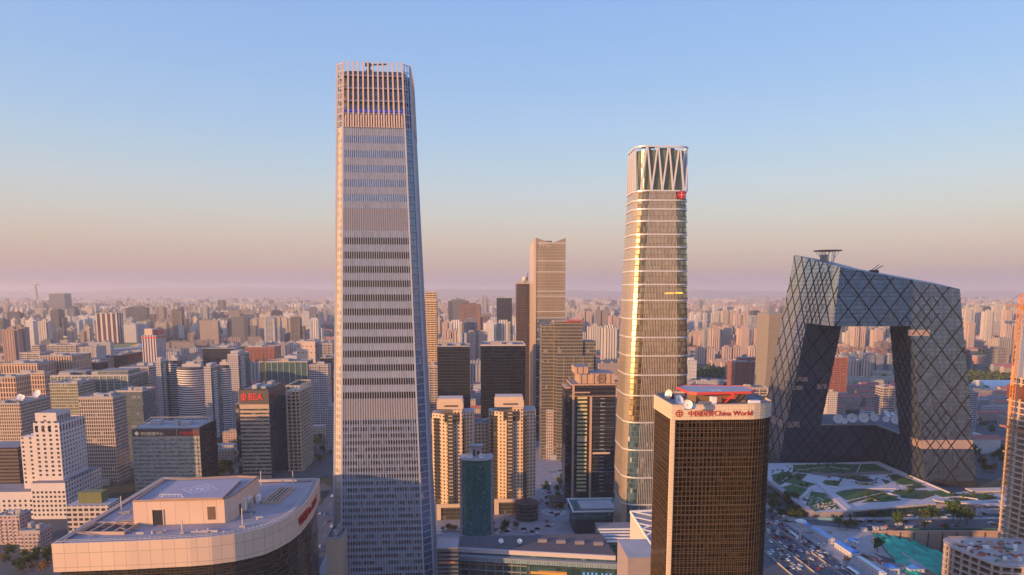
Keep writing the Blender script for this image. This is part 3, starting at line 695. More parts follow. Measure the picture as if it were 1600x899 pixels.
for nm, (poly, f3, mat, _) in faces.items():
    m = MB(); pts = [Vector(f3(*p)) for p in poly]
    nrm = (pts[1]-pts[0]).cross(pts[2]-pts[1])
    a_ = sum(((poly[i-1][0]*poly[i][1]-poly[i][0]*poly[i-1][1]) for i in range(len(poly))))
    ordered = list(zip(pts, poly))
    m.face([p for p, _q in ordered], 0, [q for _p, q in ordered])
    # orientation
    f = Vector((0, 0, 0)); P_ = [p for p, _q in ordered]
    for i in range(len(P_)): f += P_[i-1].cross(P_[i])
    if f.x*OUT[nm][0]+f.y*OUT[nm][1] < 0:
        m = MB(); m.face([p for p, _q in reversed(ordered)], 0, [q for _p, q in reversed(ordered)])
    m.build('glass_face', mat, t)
    ox, oy = OUT[nm][0]*.35, OUT[nm][1]*.35
    m = MB(); W_ = 21.0; dz = 27.5
    def addline(p, d, only=None):
        for a, b in clipseg(p, d, poly):
            A_, B_ = (p[0]+d[0]*a, p[1]+d[1]*a), (p[0]+d[0]*b, p[1]+d[1]*b)
            if only is not None:   # keep the part whose heights/places lie in the dense patch
                n_ = 24; run = None
                for k in range(n_+1):
                    q = (lerp(A_[0], B_[0], k/n_), lerp(A_[1], B_[1], k/n_)); ok = only(q)
                    if ok and run is None: run = q
                    if (not ok or k == n_) and run is not None:
                        x, y = Vector(f3(*run)), Vector(f3(*q)); o_ = Vector((ox, oy, 0)); m.bar(x+o_, y+o_, .2 if nm == 'west' else .3); run = None
                continue
            x, y = Vector(f3(*A_)), Vector(f3(*B_)); o_ = Vector((ox, oy, 0)); m.bar(x+o_, y+o_, .32 if nm == 'west' else .44)
    lo, hi = min(p[0] for p in poly)-200, max(p[0] for p in poly)+200
    k = math.floor(lo/W_)
    off = {'west': 7, 'south': 4, 'inner_south': 9, 'inner_west': 2}.get(nm, 0)
    while k*W_ < hi:
        addline((k*W_+off, 0), (W_, dz)); addline((k*W_+off, 0), (-W_, dz)); k += 1
    dense = {'west': lambda q: 70 < q[1] < 215 and abs(q[0]-(105-q[1]*.2)) < 22,
             'south': lambda q: abs(q[0]+62-(q[1]-150)*.25) < 14 and 95 < q[1] < 190 or abs(q[0]+44) < 12 and 30 < q[1] < 75,
             'inner_south': lambda q: q[1] < 90 and q[0] < -100,
             'inner_west': lambda q: q[1] < 150 and 10 < q[0] < 60}.get(nm)
    if dense:
        k = math.floor(lo/W_)
        while k*W_ < hi:
            addline((k*W_+off+W_/2, 0), (W_, dz), dense); addline((k*W_+off+W_/2, 0), (-W_, dz), dense); k += 1
    # edge members
    m.build('diagrid', DG, t)
def flat(name, pts, mat, down=False):
    m = MB(); pts = [Vector(p) for p in pts]; f = Vector((0, 0, 0))
    for i in range(len(pts)): f += pts[i-1].cross(pts[i])
    if (f.z < 0) != down: pts = pts[::-1]
    m.face(pts); return m.build(name, mat, t)
flat('roof', [A3, B3, C3, T2N, TI, T1E], ROOFL)
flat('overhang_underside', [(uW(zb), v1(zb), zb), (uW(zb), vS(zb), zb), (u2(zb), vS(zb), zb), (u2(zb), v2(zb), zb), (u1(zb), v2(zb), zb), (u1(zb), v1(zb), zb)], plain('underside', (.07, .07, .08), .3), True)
flat('podium_roof', [(u1(hb), vN(hb), hb), (uE(hb), vN(hb), hb), (uE(hb), v2(hb), hb), (u2(hb), v2(hb), hb), (u2(hb), v1(hb), hb), (u1(hb), v1(hb), hb)], plain('podium_roof', (.10, .11, .14), .8))
m = MB()
for p, q in (((u1(hb), v1(hb)), (u2(hb), v1(hb))), ((u2(hb), v1(hb)), (u2(hb), v2(hb)))):
    m.bar((p[0], p[1], hb+.5), (q[0], q[1], hb+.5), .9)
m.build('podium_parapet', STEEL, t)
# pink reflective panels that read as lighter storeys
PK = plain('copper_panel', (.34, .24, .21), .5)
def patch(nm, a0, a1, z0, z1):
    f3 = faces[nm][1]; o_ = Vector((OUT[nm][0]*.12, OUT[nm][1]*.12, 0)); m = MB()
    P_ = [Vector(f3(a0, z0))+o_, Vector(f3(a1, z0))+o_, Vector(f3(a1, z1))+o_, Vector(f3(a0, z1))+o_]
    f = (P_[1]-P_[0]).cross(P_[2]-P_[1])
    if f.x*OUT[nm][0]+f.y*OUT[nm][1] < 0: P_.reverse()
    m.face(P_); m.build('plant_level_panel', PK, t)
patch('south', u2(46)+.3, uE(46)-.3, 38, 47); patch('inner_west', .3+s*40, 26, 38, 46); patch('south', -72, -50, 152, 158)
patch('west', 104, 165, 40, 48); patch('inner_south', -Lu+6, -Lu+20, 42, 49); patch('inner_south', -Lu+12, -Lu+24, 96, 101)
patch('inner_south', -Lu+8, -Lu+20, 86, 91); patch('inner_south', -Lu+w1-4, -Lu+w1+7, 87, 93); patch('west', 150, 148, 1, 2)
for k in range(5): B('column', t, WHITE, (-42+k*9.6, -40+k*9.6, 1.2, 3, 0, 6))
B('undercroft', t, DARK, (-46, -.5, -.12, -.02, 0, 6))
# helipad on the high corner
def roofz(u, v): return pa*u+pb*v+pc
h_ = Vector((-Lu+46, Lv-66, 0)); h_.z = roofz(h_.x, h_.y)
m = MB(); m.prism([(h_.x+15*math.cos(k*math.pi/14), h_.y+15*math.sin(k*math.pi/14)) for k in range(28)], h_.z+12, h_.z+12.8, mi=0, top=0, bot=True); hp = m.build('helipad', plain('pad_deck', (.30, .16, .13), .8), t)
m = MB()
for a in range(6):
    x, y = h_.x+7*math.cos(a), h_.y+7*math.sin(a); m.bar((x, y, roofz(x, y)), (x, y, h_.z+12), .35)
    m.bar((x, y, roofz(x, y)+1), (h_.x+13*math.cos(a+.5), h_.y+13*math.sin(a+.5), h_.z+12), .3)
m.build('truss_leg', STEEL, hp)
B('helipad_hut', hp, STEEL, (h_.x-7, h_.x-1, h_.y-3, h_.y+3, h_.z-2, h_.z+8))
q = Vector((-96, 22+22, 0)); q.z = roofz(q.x, q.y)
m = MB(); m.box(q.x-4, q.x+4, q.y-2, q.y+2, q.z-1, q.z+2.5); m.bar((q.x, q.y, q.z+2), (q.x+9, q.y, q.z+7), .5); m.bar((q.x-3, q.y, q.z+2), (q.x+5, q.y, q.z+8), .4); m.build('roof_crane', DARK, t)

# ---- dishes
def dish_mesh():
    m = MB(); n = 16; prof = [(0, 0), (.45, .06), (.8, .2), (1, .34)]
    for side, sg in ((0, 1), (1, -1)):
        for (r0, h0), (r1, h1) in zip(prof[:-1], prof[1:]):
            for k in range(n):
                a, b = 2*math.pi*k/n, 2*math.pi*(k+1)/n; o_ = -.03*side
                P_ = [(r0*math.cos(a), r0*math.sin(a), h0+o_), (r1*math.cos(a), r1*math.sin(a), h1+o_), (r1*math.cos(b), r1*math.sin(b), h1+o_), (r0*math.cos(b), r0*math.sin(b), h0+o_)]
                m.face(P_ if sg > 0 else P_[::-1], 0, None, True)
    for a in (0, 2.1, 4.2): m.bar((math.cos(a)*.95, math.sin(a)*.95, .33), (0, 0, .8), .02)
    m.bar((0, 0, .72), (0, 0, .86), .06, n=6); return m
DISHM = plain('dish_white', (.74, .70, .68), .5, vary=.05)
dish_proto = {}
def dish(loc, r, az, el, label, group):
    """az degrees from +X, el elevation of the boresight"""
    t_ = empty('satellite_dish', loc, 0); tag(t_, label, 'satellite dish', group)
    if 'd' not in dish_proto:
        dish_proto['d'] = dish_mesh().build('reflector', DISHM, t_); o = dish_proto['d']
        m = MB(); m.box(-.5, .5, -.5, .5, 0, .15); m.bar((0, 0, .1), (0, 0, 1.1), .14, n=6); m.bar((.3, .3, .1), (0, 0, .9), .06); m.bar((-.3, .3, .1), (0, 0, .9), .06)
        dish_proto['p'] = m.build('pedestal', STEEL, t_); p = dish_proto['p']
    else:
        o = dish_proto['d'].copy(); p = dish_proto['p'].copy(); col.objects.link(o); col.objects.link(p); o.parent = t_; p.parent = t_
    d = Vector((math.cos(R(az))*math.cos(R(el)), math.sin(R(az))*math.cos(R(el)), math.sin(R(el))))
    o.rotation_mode = 'QUATERNION'; o.rotation_quaternion = d.to_track_quat('Z', 'Y'); o.location = (0, 0, 1.0*r); o.scale = (r, r, r); p.scale = (r, r, r)
    return t_
GD = 'dishes on the low glass roof between the leaning towers'
for px, py, r, lb in ((1310, 663, 5.6, 'large white dish furthest west on the glass podium roof'), (1320, 664, 3.6, 'small cream dish beside the big one at the west end of the podium roof'), (1332, 662, 5.6, 'white dish second big one from the west on the podium roof'),
                      (1350, 662, 5.8, 'white dish third big one from the west on the podium roof'), (1367, 660, 4.8, 'white dish fourth big one near the podium roof corner'), (1385, 661, 3.8, 'small warm-lit dish near the podium roof corner'),
                      (1400, 664, 5.4, 'white dish close beside the nearer leaning leg')):
    q = gd(px, py, hb+.1); dish((q.x, q.y+2, hb+.03), r, -105, 32, lb, GD)
for px, py, r, lb in ((1364, 655, 4.2, 'white dish tilted sideways in the rear row of the podium roof'), (1384, 654, 5.2, 'biggest white dish tilted sideways in the rear row'), (1394, 653, 3.6, 'small pale dish at the east end of the rear row')):
    q = gd(px, py, hb+.1); dish((q.x, q.y, hb+.03), r, -60, 40, lb, GD)

# ---- second curved building behind the loop
S = spec(1202, 1226, 490, 940, D=40); h_ = S['h']
t = thing('curved_hotel', S, 'beige slab tower with a sweeping curved foot behind the loop building', 'hotel')
m = MB(); prof = [(0, -12), (20, -8), (45, -4), (75, -1.5), (100, 0), (h_, 0)]
for (z0, o0), (z1, o1) in zip(prof[:-1], prof[1:]):
    m.prism([(o0, 0), (S['w'], 0), (S['w'], 40), (o0, 40)], z0, z1, [(o1, 0), (S['w'], 0), (S['w'], 40), (o1, 40)], mi=0, top=0, cap=z1 == h_)
m.build('shell', facade('shell_panel', (.26, .22, .19), (.28, .24, .205), 3, 4, .03, .97, .03, .97, blind=0, rough=.4, dark=.9), t)
m = MB(); m.prism([(S['w']+.01, 4), (S['w']+24, 4), (S['w']+24, 36), (S['w']+.01, 36)], 0, h_-3, mi=0, top=0); m.build('rear_wing', facade('hotel_wing', (.28, .22, .19), (.15, .13, .13), 3.2, 3.6, .2, .8, .2, .8), t)

# ---- brown glass tower with the red sign
Y4 = 257.0; zf = H-slope(636)*Y4
S = spec(1051, 1203, 636, Y4, ps=1022); w, D = S['w']+4.6, 27.0
t = thing('bronze_glass_tower', S, 'brown mirrored glass tower with cream top band and red lettering', 'office tower')
def ctw(off=0.0, dy=0.0):
    r = 13.0; o = [(0-off, 0-off)]
    for k in range(9):
        a = R(-90+90*k/8); o.append((w-r+(r+off)*math.cos(a)+0, r+(r+off)*math.sin(a)))
    for k in range(9):
        a = R(90*k/8); o.append((w-r+(r+off)*math.cos(a), D+8-r+(r+off)*math.sin(a)))
    o += [(8-off, D+8+off), (0-off, D+off)]
    return o
h = S['h']; fb = 5.7*1.0
zb_ = h-5.0
BG = facade('bronze_glass', (.09, .065, .045), (.13, .078, .04), 1.56, 1.9, .05, .95, .06, .94, blind=.14, bcol=(.26, .13, .04), rough=.05, ior=1.6, bw=.32, dark=.2, wob=.012, metal=.85)
nfl = 40; fl = zb_/nfl
for k in range(nfl):
    m = MB(); m.prism(ctw(), k*fl, (k+1)*fl-.16, mi=0, top=0, cap=False, sm=True); m.build('window_band', BG, t)
m = MB()
for k in range(nfl): m.prism(ctw(.06), (k+1)*fl-.16, (k+1)*fl, mi=0, top=0, bot=True)
m.build('floor_trim', plain('gold_trim', (.14, .095, .06), .5, .3), t, kind='stuff')
fp = ctw(.08); cum = 0; GT = bpy.data.materials['gold_trim']; nv = 0
m = MB()
for i in range(len(fp)-2):
    a, b = Vector(fp[i]), Vector(fp[i+1]); l = (b-a).length; n = max(1, round(l/1.56))
    for k in range(n):
        q = a+(b-a)*(k/n)
        if 0 < i or k > 0:
            B('mullion', t, GT, (q.x-.06, q.x+.06, q.y-.06, q.y+.06, 0, zb_)) if nv < 90 else m.box(q.x-.06, q.x+.06, q.y-.06, q.y+.06, 0, zb_)
            nv += 1
for k in range(1, 17): 
    y_ = D*k/17; m.box(-.14, -.02, y_-.06, y_+.06, 0, zb_)
m.build('side_mullions', GT, t, kind='stuff')
FAS = facade('cream_band', (.42, .32, .22), (.72, .56, .40), 1.2, 1.25, .04, .96, .04, .96, blind=0, rough=.5, dark=.92, ior=1.4, wob=0)
m = MB(); m.prism(ctw(.35), zb_, h, mi=0, top=1, bot=True, sm=False); m.build('top_band', [FAS, ROOF], t)
B('corner_pier', t, FAS, (-.5, 1.0, -.55, .9, 0, zb_-.01))
m = MB(); m.prism(ctw(.35), h, h+.9, ctw(.35), mi=0, cap=False); m.build('parapet', CREAM, t)
m = MB(); c1 = ctw(-.2)
for a, b in zip(c1, c1[1:]+c1[:1]): m.bar((a[0], a[1], h+1), (b[0], b[1], h+1), .12)
m.build('roof_rail', STEEL, t)
SR = plain('sign_red', (.40, .02, .02), .5)
zt = H-slope(650)*Y4
text('中国国贸', t, (w*.112+1.0, -.5, zb_+1.55), 2.5, SR, 'sign_lettering'); text('China World', t, (w*.112+11.0, -.5, zb_+1.6), 2.75, SR, 'sign_lettering')
m = MB()
for r0, r1 in ((1.35, 1.1),):
    for k in range(24):
        a, b = 2*math.pi*k/24, 2*math.pi*(k+1)/24; cx_, cz_ = 2.4, zb_+2.5
        m.face([(cx_+r0*math.cos(a), -.52, cz_+r0*math.sin(a)), (cx_+r0*math.cos(b), -.52, cz_+r0*math.sin(b)), (cx_+r1*math.cos(b), -.52, cz_+r1*math.sin(b)), (cx_+r1*math.cos(a), -.52, cz_+r1*math.sin(a))][::-1])
m.box(2.3, 2.5, -.55, -.45, zb_+1.2, zb_+3.8); m.box(1.3, 2.2, -.55, -.45, zb_+2.7, zb_+3.1); m.box(2.6, 3.5, -.55, -.45, zb_+2.7, zb_+3.1); m.box(1.4, 2.2, -.55, -.45, zb_+1.9, zb_+2.2); m.box(2.6, 3.4, -.55, -.45, zb_+1.9, zb_+2.2)
m.build('sign_emblem', SR, t)
B('lower_band', t, plain('tan_panel', (.36, .24, .16), .6), (1.01, 22, -.35, -.07, 40, 43.2)); B('lower_band', t, bpy.data.materials['tan_panel'], (-.35, -.14, .9, 14, 40, 43.2))
# helipad
hp = [(8.5, 9), (11, 6.5), (w-8.5, 8.5), (w-4.5, 14), (w-5, D-2), (12, D+2), (8, D-3)]
def off_(p, k): cx0, cy0 = w/2, D/2+1; return [(cx0+(x-cx0)*k, cy0+(y-cy0)*k) for x, y in p]
B('helipad_plinth', t, plain('brown_plinth', (.22, .13, .09), .8), (12, w-10, 10, D-2, h+.01, h+3.2))
m = MB(); m.prism(hp, h+3.5, h+4.3, mi=0, top=1, bot=True); o = m.build('helipad', [plain('helipad_red', (.62, .07, .05), .5), plain('helipad_deck', (.36, .33, .35), .8, vary=.1)], t)
m = MB(); c0 = off_(hp, .93)
m.face([(x, y, h+4.304) for x, y in c0]); m.build('deck_marking', bpy.data.materials['helipad_deck'], o)
m = MB()
for a, b in zip(off_(hp, .97), off_(hp, .97)[1:]+off_(hp, .97)[:1]): m.bar((a[0], a[1], h+4.38), (b[0], b[1], h+4.38), .16)
m.build('deck_edge', RED, o)
text('H', o, (w/2-2.2, D/2-2.2, h+4.33), 6, WHITE, 'helipad_letter', rotx=0, ext=.01)
m = MB(); m.bar((21.5, 7.2, h+.1), (25.8, 7.5, h+3.6), .35); m.bar((21.5, 6, h+.1), (25.8, 6.3, h+3.6), .35); m.box(21, 26, 5.7, 5.85, h+2, h+2.5)
for k in range(8): m.box(21.6+k*.52, 22.1+k*.52, 6, 7.2, h+.4+k*.42, h+.5+k*.42)
m.build('access_stair', RED, t)
B('plant_room', t, WHITE, (16, 18, 3.5, 6, h+.01, h+3.0)); B('plant_room', t, WHITE, (w-10.5, w-6.5, 4.4, 6.8, h+.01, h+1.4)); B('plant_room', t, STEEL, (11, 14.5, 2.5, 4, h+.01, h+1.5))
B('roof_vent', t, DARK, (4, 6, 20, 22, h+.01, h+2)); B('roof_vent', t, STEEL, (2, 3.5, 16, 19, h+.01, h+1.4))
for px, py, r, az, el, lb in ((1046, 618, 1.9, 215, 10, 'brown dish at the left back edge of the brown tower roof'), (1060, 627, 1.9, -60, 25, 'large white dish facing the camera on the brown tower roof'), (1074, 634, 1.8, -95, 20, 'cream dish beside the red helipad on the brown tower roof'), (1083, 633, 1.1, -80, 20, 'very small dish next to the cream dish on the brown tower roof')):
    q = gd(px, py, h+1.5); dish((q.x, q.y, h+.03), r, az, el, lb, 'dishes on the brown tower roof')
# ================================================================== MID-DISTANCE BUILDINGS
def walls(t, w, D, z0, z1, mat, name='wall', x=0, y=0, roof=ROOF, smooth=False):
    m = MB(); m.box(x, x+w, y, y+D, z0, z1, 0, 1); return m.build(name, [mat, roof], t)
def bands(t, w, D, z0, n, fh, mat, lo=.3, hi=.85, off=.07, name='window_band', x=0, y=0):
    for k in range(n):
        m = MB(); m.box(x-off, x+w+off, y-off, y+D+off, z0+(k+lo)*fh, z0+(k+hi)*fh, bot=True); m.build(name, mat, t)
def piers(t, w, h, z0, n, mat, pw=.6, d=.5, name='pier', side=None, D=0, x=0):
    for k in range(n+1):
        c = x+w*k/n; B(name, t, mat, (c-pw/2, c+pw/2, -d, -.01, z0, h))
    if side:
        m = 0
        for k in range(side+1):
            c = D*k/side
            B(name, t, mat, (w+.01, w+d, c-pw/2, c+pw/2, z0, h))
WGL = glass('dark_window', (.05, .055, .065), cw=.9, ch=.9, blind=.25, bcol=(.25, .21, .18), rough=.1, dark=.3)
WGB = facade('blue_window_strip', (.12, .10, .09), (.10, .14, .18), 1.5, 3.6, .04, .96, 0, 1, blind=.35, bcol=(.35, .33, .32), rough=.1, dark=.3)
STONE = plain('pale_stone', (.66, .58, .55), .8, vary=.06)
def tiers(t, mat, lst, roof=ROOF):
    """stacked boxes (x0,x1,y0,y1,z0,z1)"""
    for k, b in enumerate(lst):
        m = MB(); m.box(*b, 0, 1); m.build('wall', [mat, roof], t)

# -- white stepped stone building (left)
S = spec(51.5, 92, 663, 590, ps=132); w, D, h = S['w'], S['D'], S['h']
t = thing('stone_office', S, 'white stepped stone office building with small square windows and a penthouse', 'office building')
SL = facade('stone_courses', (.64, .56, .53), (.56, .48, .45), 40, 3.4, .0, 1, .0, .06, blind=0, rough=.8, dark=1, wob=0, ior=1.3)
tiers(t, SL, [(0, w, 0, D, 0, h), (1, w-3, 2, D*.6, h+.01, h+9.5)])
B('cornice', t, STONE, (-.5, w+.5, -.5, D+.5, h-.6, h+.5), bot=None) if False else None
m = MB(); m.prism(rect(w, D), h+.003, h+1.0, mi=0, cap=False); m.build('parapet', STONE, t)
windows_on(t, WGL, w, h, 36, 4, 13, w/4, 3.9, 1.9, 'S', ww=2.1, wh=1.9, cap=52)
windows_on(t, WGL, w, h, 36, 9, 13, D/9, 3.9, 1.3, 'E', D=w, ww=1.5, wh=1.9, cap=48)
windows_on(t, WGL, w, h, h-6.5, 3, 1, w/4, 4, 1.3, 'S', ww=2.4, wh=4.6, name='tall_window')
windows_on(t, WGL, w, h, h-6.5, 9, 1, D/9, 4, 1.1, 'E', D=w, ww=1.9, wh=4.6, name='tall_window')
for k in range(2): B('penthouse_window', t, WGL, (8+k*0, 10, 1.88, 1.99, h+2+k*3.6, h+3.4+k*3.6))
for k in range(6): B('penthouse_window', t, WGL, (w-2.99, w-2.9, 4+k*3.2, 5.6+k*3.2, h+2, h+6.5))
# lower wings
S2 = spec(26, 51.4, 683, 592, D=24); a0 = Vector(S2['loc'])-Vector(S['loc'])
B('west_wing', t, SL, (-S2['w']-.02, -.02, 3, 26, 0, S2['h']))
windows_on(t, WGL, w, h, 30, 2, 13, 6.5, 3.9, -S2['w']+3, 'S', ww=1.7, wh=1.7, cap=0)
zt_ = H-slope(760)*575; pw_ = spec(51.5, 106, 760, 572, ps=163)
tiers(t, SL, [(-.6, pw_['w']-.6, -9, pw_['D']-9, 0, pw_['h']), (-46, -.61, -7, 20, 0, pw_['h']-8)])
def wins(x0, x1, y, z0, nx, nz, dz, ww, wh, xn=0):
    m = MB()
    for j in range(nz):
        for i in range(nx):
            c = lerp(x0, x1, (i+.5)/nx); m.box(c-ww/2, c+ww/2, y-.08, y-.005, z0+j*dz, z0+j*dz+wh)
    return m
def winsE(y0, y1, x, z0, nx, nz, dz, ww, wh):
    m = MB()
    for j in range(nz):
        for i in range(nx):
            c = lerp(y0, y1, (i+.5)/nx); m.box(x+.005, x+.08, c-ww/2, c+ww/2, z0+j*dz, z0+j*dz+wh)
    return m
wins(-.6, pw_['w']-.6, -9, 3, 8, 6, 4, 1.8, 1.9).build('podium_windows', WGL, t, kind='stuff')
wins(-46, -.6, -7, 3, 10, 4, 4, 1.8, 1.9).build('podium_windows', WGL, t, kind='stuff')
winsE(-9, pw_['D']-9, pw_['w']-.6, 3, 14, 8, 4, 1.7, 2.2).build('podium_windows', WGL, t, kind='stuff')

# -- generic mid building recipes ---------------------------------------------------------
FM = {}
def fm(key, **k):
    if key not in FM: FM[key] = facade(key, **k)
    return FM[key]
RES = fm('residential_white', wall=(.52, .47, .48), glass=(.06, .07, .09), cw=2.6, ch=3.0, x0=.16, x1=.84, y0=.30, y1=.78, blind=.12, bcol=(.3, .26, .24), tint=True, line=.1, lcol=(.34, .30, .30))
BALC = fm('balcony_white', wall=(.58, .54, .57), glass=(.05, .06, .08), cw=3.4, ch=3.1, x0=.05, x1=.95, y0=.38, y1=1.0, blind=.1, bcol=(.25, .24, .25), tint=True)
OFFG = fm('office_green', wall=(.24, .25, .22), glass=(.12, .17, .17), cw=2.0, ch=3.8, x0=.06, x1=.94, y0=.25, y1=.92, blind=.2, bcol=(.42, .42, .36), tint=True, rough=.08, ior=1.8)
OFFT = fm('office_tan', wall=(.50, .38, .30), glass=(.08, .07, .07), cw=2.4, ch=3.8, x0=.28, x1=.86, y0=.2, y1=.82, blind=.1, bcol=(.3, .22, .16), tint=True)
OFFD = fm('office_dark', wall=(.02, .024, .032), glass=(.06, .075, .10), metal=.7, cw=1.6, ch=3.9, x0=.04, x1=.96, y0=.12, y1=.96, blind=.02, bcol=(.1, .1, .1), tint=True, rough=.07, ior=1.9, wob=.03)
BRICK = fm('office_brick', wall=(.34, .13, .09), glass=(.05, .04, .05), cw=2.8, ch=3.4, x0=.2, x1=.8, y0=.3, y1=.8, blind=.1, tint=True)
TEAL = fm('teal_glass_bay', wall=(.09, .17, .17), glass=(.05, .14, .14), cw=1.8, ch=3.0, x0=.05, x1=.95, y0=.2, y1=.95, blind=.1, bcol=(.2, .3, .3), tint=True, rough=.08, ior=1.7)
COL = fm('colonnade', wall=(.60, .40, .29), glass=(.07, .045, .04), cw=4.4, ch=13, x0=.28, x1=.80, y0=.04, y1=.93, blind=.0, tint=True)
COL2 = fm('colonnade_rows', wall=(.55, .37, .27), glass=(.08, .055, .05), cw=3.6, ch=6.5, x0=.25, x1=.85, y0=.12, y1=.86, blind=.05, tint=True)
ROWS = fm('ribbon_windows', wall=(.45, .38, .35), glass=(.07, .08, .10), cw=2.5, ch=3.6, x0=.02, x1=.98, y0=.3, y1=.8, blind=.2, tint=True)
COLS = fm('tall_strips', wall=(.55, .46, .43), glass=(.08, .07, .09), cw=3.2, ch=60, x0=.3, x1=.8, y0=0, y1=1, blind=0, tint=True, dark=.9)
RELIEF = [plain('relief_warm', (.50, .41, .34), .8), plain('relief_pale', (.56, .51, .48), .8), plain('relief_grey', (.36, .35, .35), .8)]; BRK = plain('relief_brick', (.34, .14, .10), .85)
def bld(name, label, cat, mat, *sp, roofmat=ROOF, kit=1, group=None, tiers_=(), seed=None, extra=None, **kw):
    S = spec(*sp, **kw); w, D, h = S['w'], S['D'], S['h']
    t = thing(name, S, label, cat, group)
    walls(t, w, D, 0, h, mat, roof=roofmat)
    if mat not in (OFFD,) and w > 12 and kw.get('relief', 1):
        n_ = max(2, int(w/9)); PM = RELIEF[int(abs(sp[0])) % len(RELIEF)]
        if mat in (RES, BALC, OFFG, TEAL, BRICK, ROWS):
            for k in range(n_+1):
                c = .4+(w-.8)*k/n_; B('pier', t, PM if mat is not BRICK else BRK, (c-.4, c+.4, -.7, -.01, 0, h-.6))
        m = MB(); m.box(-.5, w+.5, -.9, -.02, h-.55, h+.25); m.box(w+.02, w+.5, -.01, D+.4, h-.55, h+.25); m.build('cornice', PM if mat is not BRICK else BRK, t)
        if h > 30:
            m = MB(); m.box(w*.2, w*.8, -5, -.95, 0, 6); m.build('entrance_block', PM, t)
    for k, (a, b, c, d, e) in enumerate(tiers_):   # fractions of w, D and metres above
        m = MB(); m.box(w*a, w*b, D*c, D*d, h+.01, h+e, 0, 1); m.build('upper_block', [mat, roofmat], t)
    if kit: roof_kit(t, w, D, h, seed or int(sp[0]*7+sp[2]))
    return t, w, D, h
def blds(rows):
    for r in rows: bld(*r[:4], *r[4], **(r[5] if len(r) > 5 else {}))

# -- sign-topped curtain building
S = spec(206, 311, 671, 650, ps=337); w, D, h = S['w'], S['D'], S['h']
t = thing('financial_centre', S, 'wide grey office block with ribbon windows and lit Chinese signs along its roof band', 'office building')
walls(t, w, D, 0, h-7, plain('taupe_panel', (.48, .38, .31), .7)); 
bands(t, w, D, 2, int((h-9)/3.9), 3.9, facade('tealish_strip', (.20, .17, .15), (.26, .36, .34), 2.6, 3.9, .05, .95, 0, 1, blind=.3, bcol=(.45, .42, .36), rough=.1, dark=.35), .26, .84)
B('sign_band', t, plain('brown_band', (.10, .065, .06), .4), (-.3, w+.3, -.3, D+.3, h-6.99, h-.2))
m = MB()
for k in range(int(w/6)+1): m.box(k*6, k*6+.35, -.55, -.31, 0, h-7)
m.build('pilasters', plain('taupe_pier', (.42, .34, .28), .7), t)
piers(t, D, h, 0, 1, bpy.data.materials['taupe_pier'], side=None)
B('side_cladding', t, OFFD, (w+.08, w+.5, -.2, D+.2, 0, h+1.5))
m = MB()
for k in range(18): m.bar((2+k*(w-4)/17, 3, h), (2+k*(w-4)/17, D-6, h+5), .3)
for y_, z_ in ((3, 0), (D/2, 2.2), (D-6, 5)): m.bar((1, y_, h+z_+.2), (w-1, y_, h+z_+.2), .35)
m.build('roof_trellis', ROOFW, t)
B('roof_slab', t, ROOFW, (2, w-2, 3.5, D-4, h-.19, h+1.2))
for b in ((w*.2, w*.34, 12, 20, h+1.3, h+6), (w*.55, w*.62, 10, 15, h+1.3, h+6.5), (w*.66, w*.8, 10, 18, h+1.3, h+5)): B('plant_room', t, ROOFW, b)
SW = plain('sign_warm', (.9, .7, .45), .5, emit=((1, .62, .35), .12)); SRD = plain('sign_lit_red', (.8, .05, .03), .4, emit=((1, .05, .03), .10))
text('世纪财富中心', t, (8, -.7, h-5.6), 3.6, SW, 'sign_lettering'); text('中信银行', t, (w-19, -.7, h-5.6), 3.8, SRD, 'sign_lettering')
m = MB(); m.face([(4.5, -.6, h-6.3), (6.8, -.6, h-4), (4.5, -.6, h-1.7), (2.2, -.6, h-4)]); m.build('sign_emblem', SW, t)

# -- bank tower with red initials
S = spec(373, 419, 610, 715, ps=446); w, D, h = S['w'], S['D'], S['h']
t = thing('bank_tower', S, 'slim tan and black bank tower topped with red BEA letters', 'office tower')
TANP = plain('tan_stone', (.50, .36, .26), .75)
walls(t, w, D, 0, h-15, TANP)
GRG = facade('granite_head', (.11, .09, .08), (.13, .105, .095), 2.4, 2.2, .03, .97, .03, .97, blind=0, rough=.4, dark=.8, ior=1.4)
B('sign_block', t, GRG, (-.2, w+.2, -.2, D+.2, h-14.99, h)); roof_kit(t, w, D, h, 5, mats=DARK)
nf = int((h-17)/4.1)
bands(t, w-.1, D, 1.5, nf, 4.1, facade('bank_strip', (.05, .05, .05), (.09, .10, .11), 1.6, 4.1, .05, .95, 0, 1, blind=.35, bcol=(.45, .40, .36), rough=.1, dark=.25), .35, .80)
B('side_glass', t, facade('side_blue_glass', (.03, .05, .08), (.04, .07, .11), 1.8, 4.1, .03, .97, .03, .97, blind=.05, rough=.06, ior=1.9, dark=.6), (w+.2, w+.7, 0, D, 0, h-15))
B('side_fin', t, bpy.data.materials['side_blue_glass'], (w+.71, w+9, D*.5, D*.5+14, 0, h-10)); B('side_fin_edge', t, STEEL, (w+8.6, w+9.3, D*.5-.5, D*.5-.01, 0, h-10))
B('west_pier', t, bpy.data.materials['bank_strip'], (-6, -.21, 5, D-3, 0, h-15))
text('BEA', t, (w*.315, -.5, h-10.2), 9.6, SRD, 'sign_lettering', sx=.9, ext=.3)
m = MB()
for k in range(20):
    a, b = 2*math.pi*k/20, 2*math.pi*(k+1)/20; cx_, cz_ = w*.16, h-6.8
    m.face([(cx_+2.6*math.cos(a), -.6, cz_+3.2*math.sin(a)), (cx_+2.6*math.cos(b), -.6, cz_+3.2*math.sin(b)), (cx_+1.7*math.cos(b), -.6, cz_+2.2*math.sin(b)), (cx_+1.7*math.cos(a), -.6, cz_+2.2*math.sin(a))][::-1])
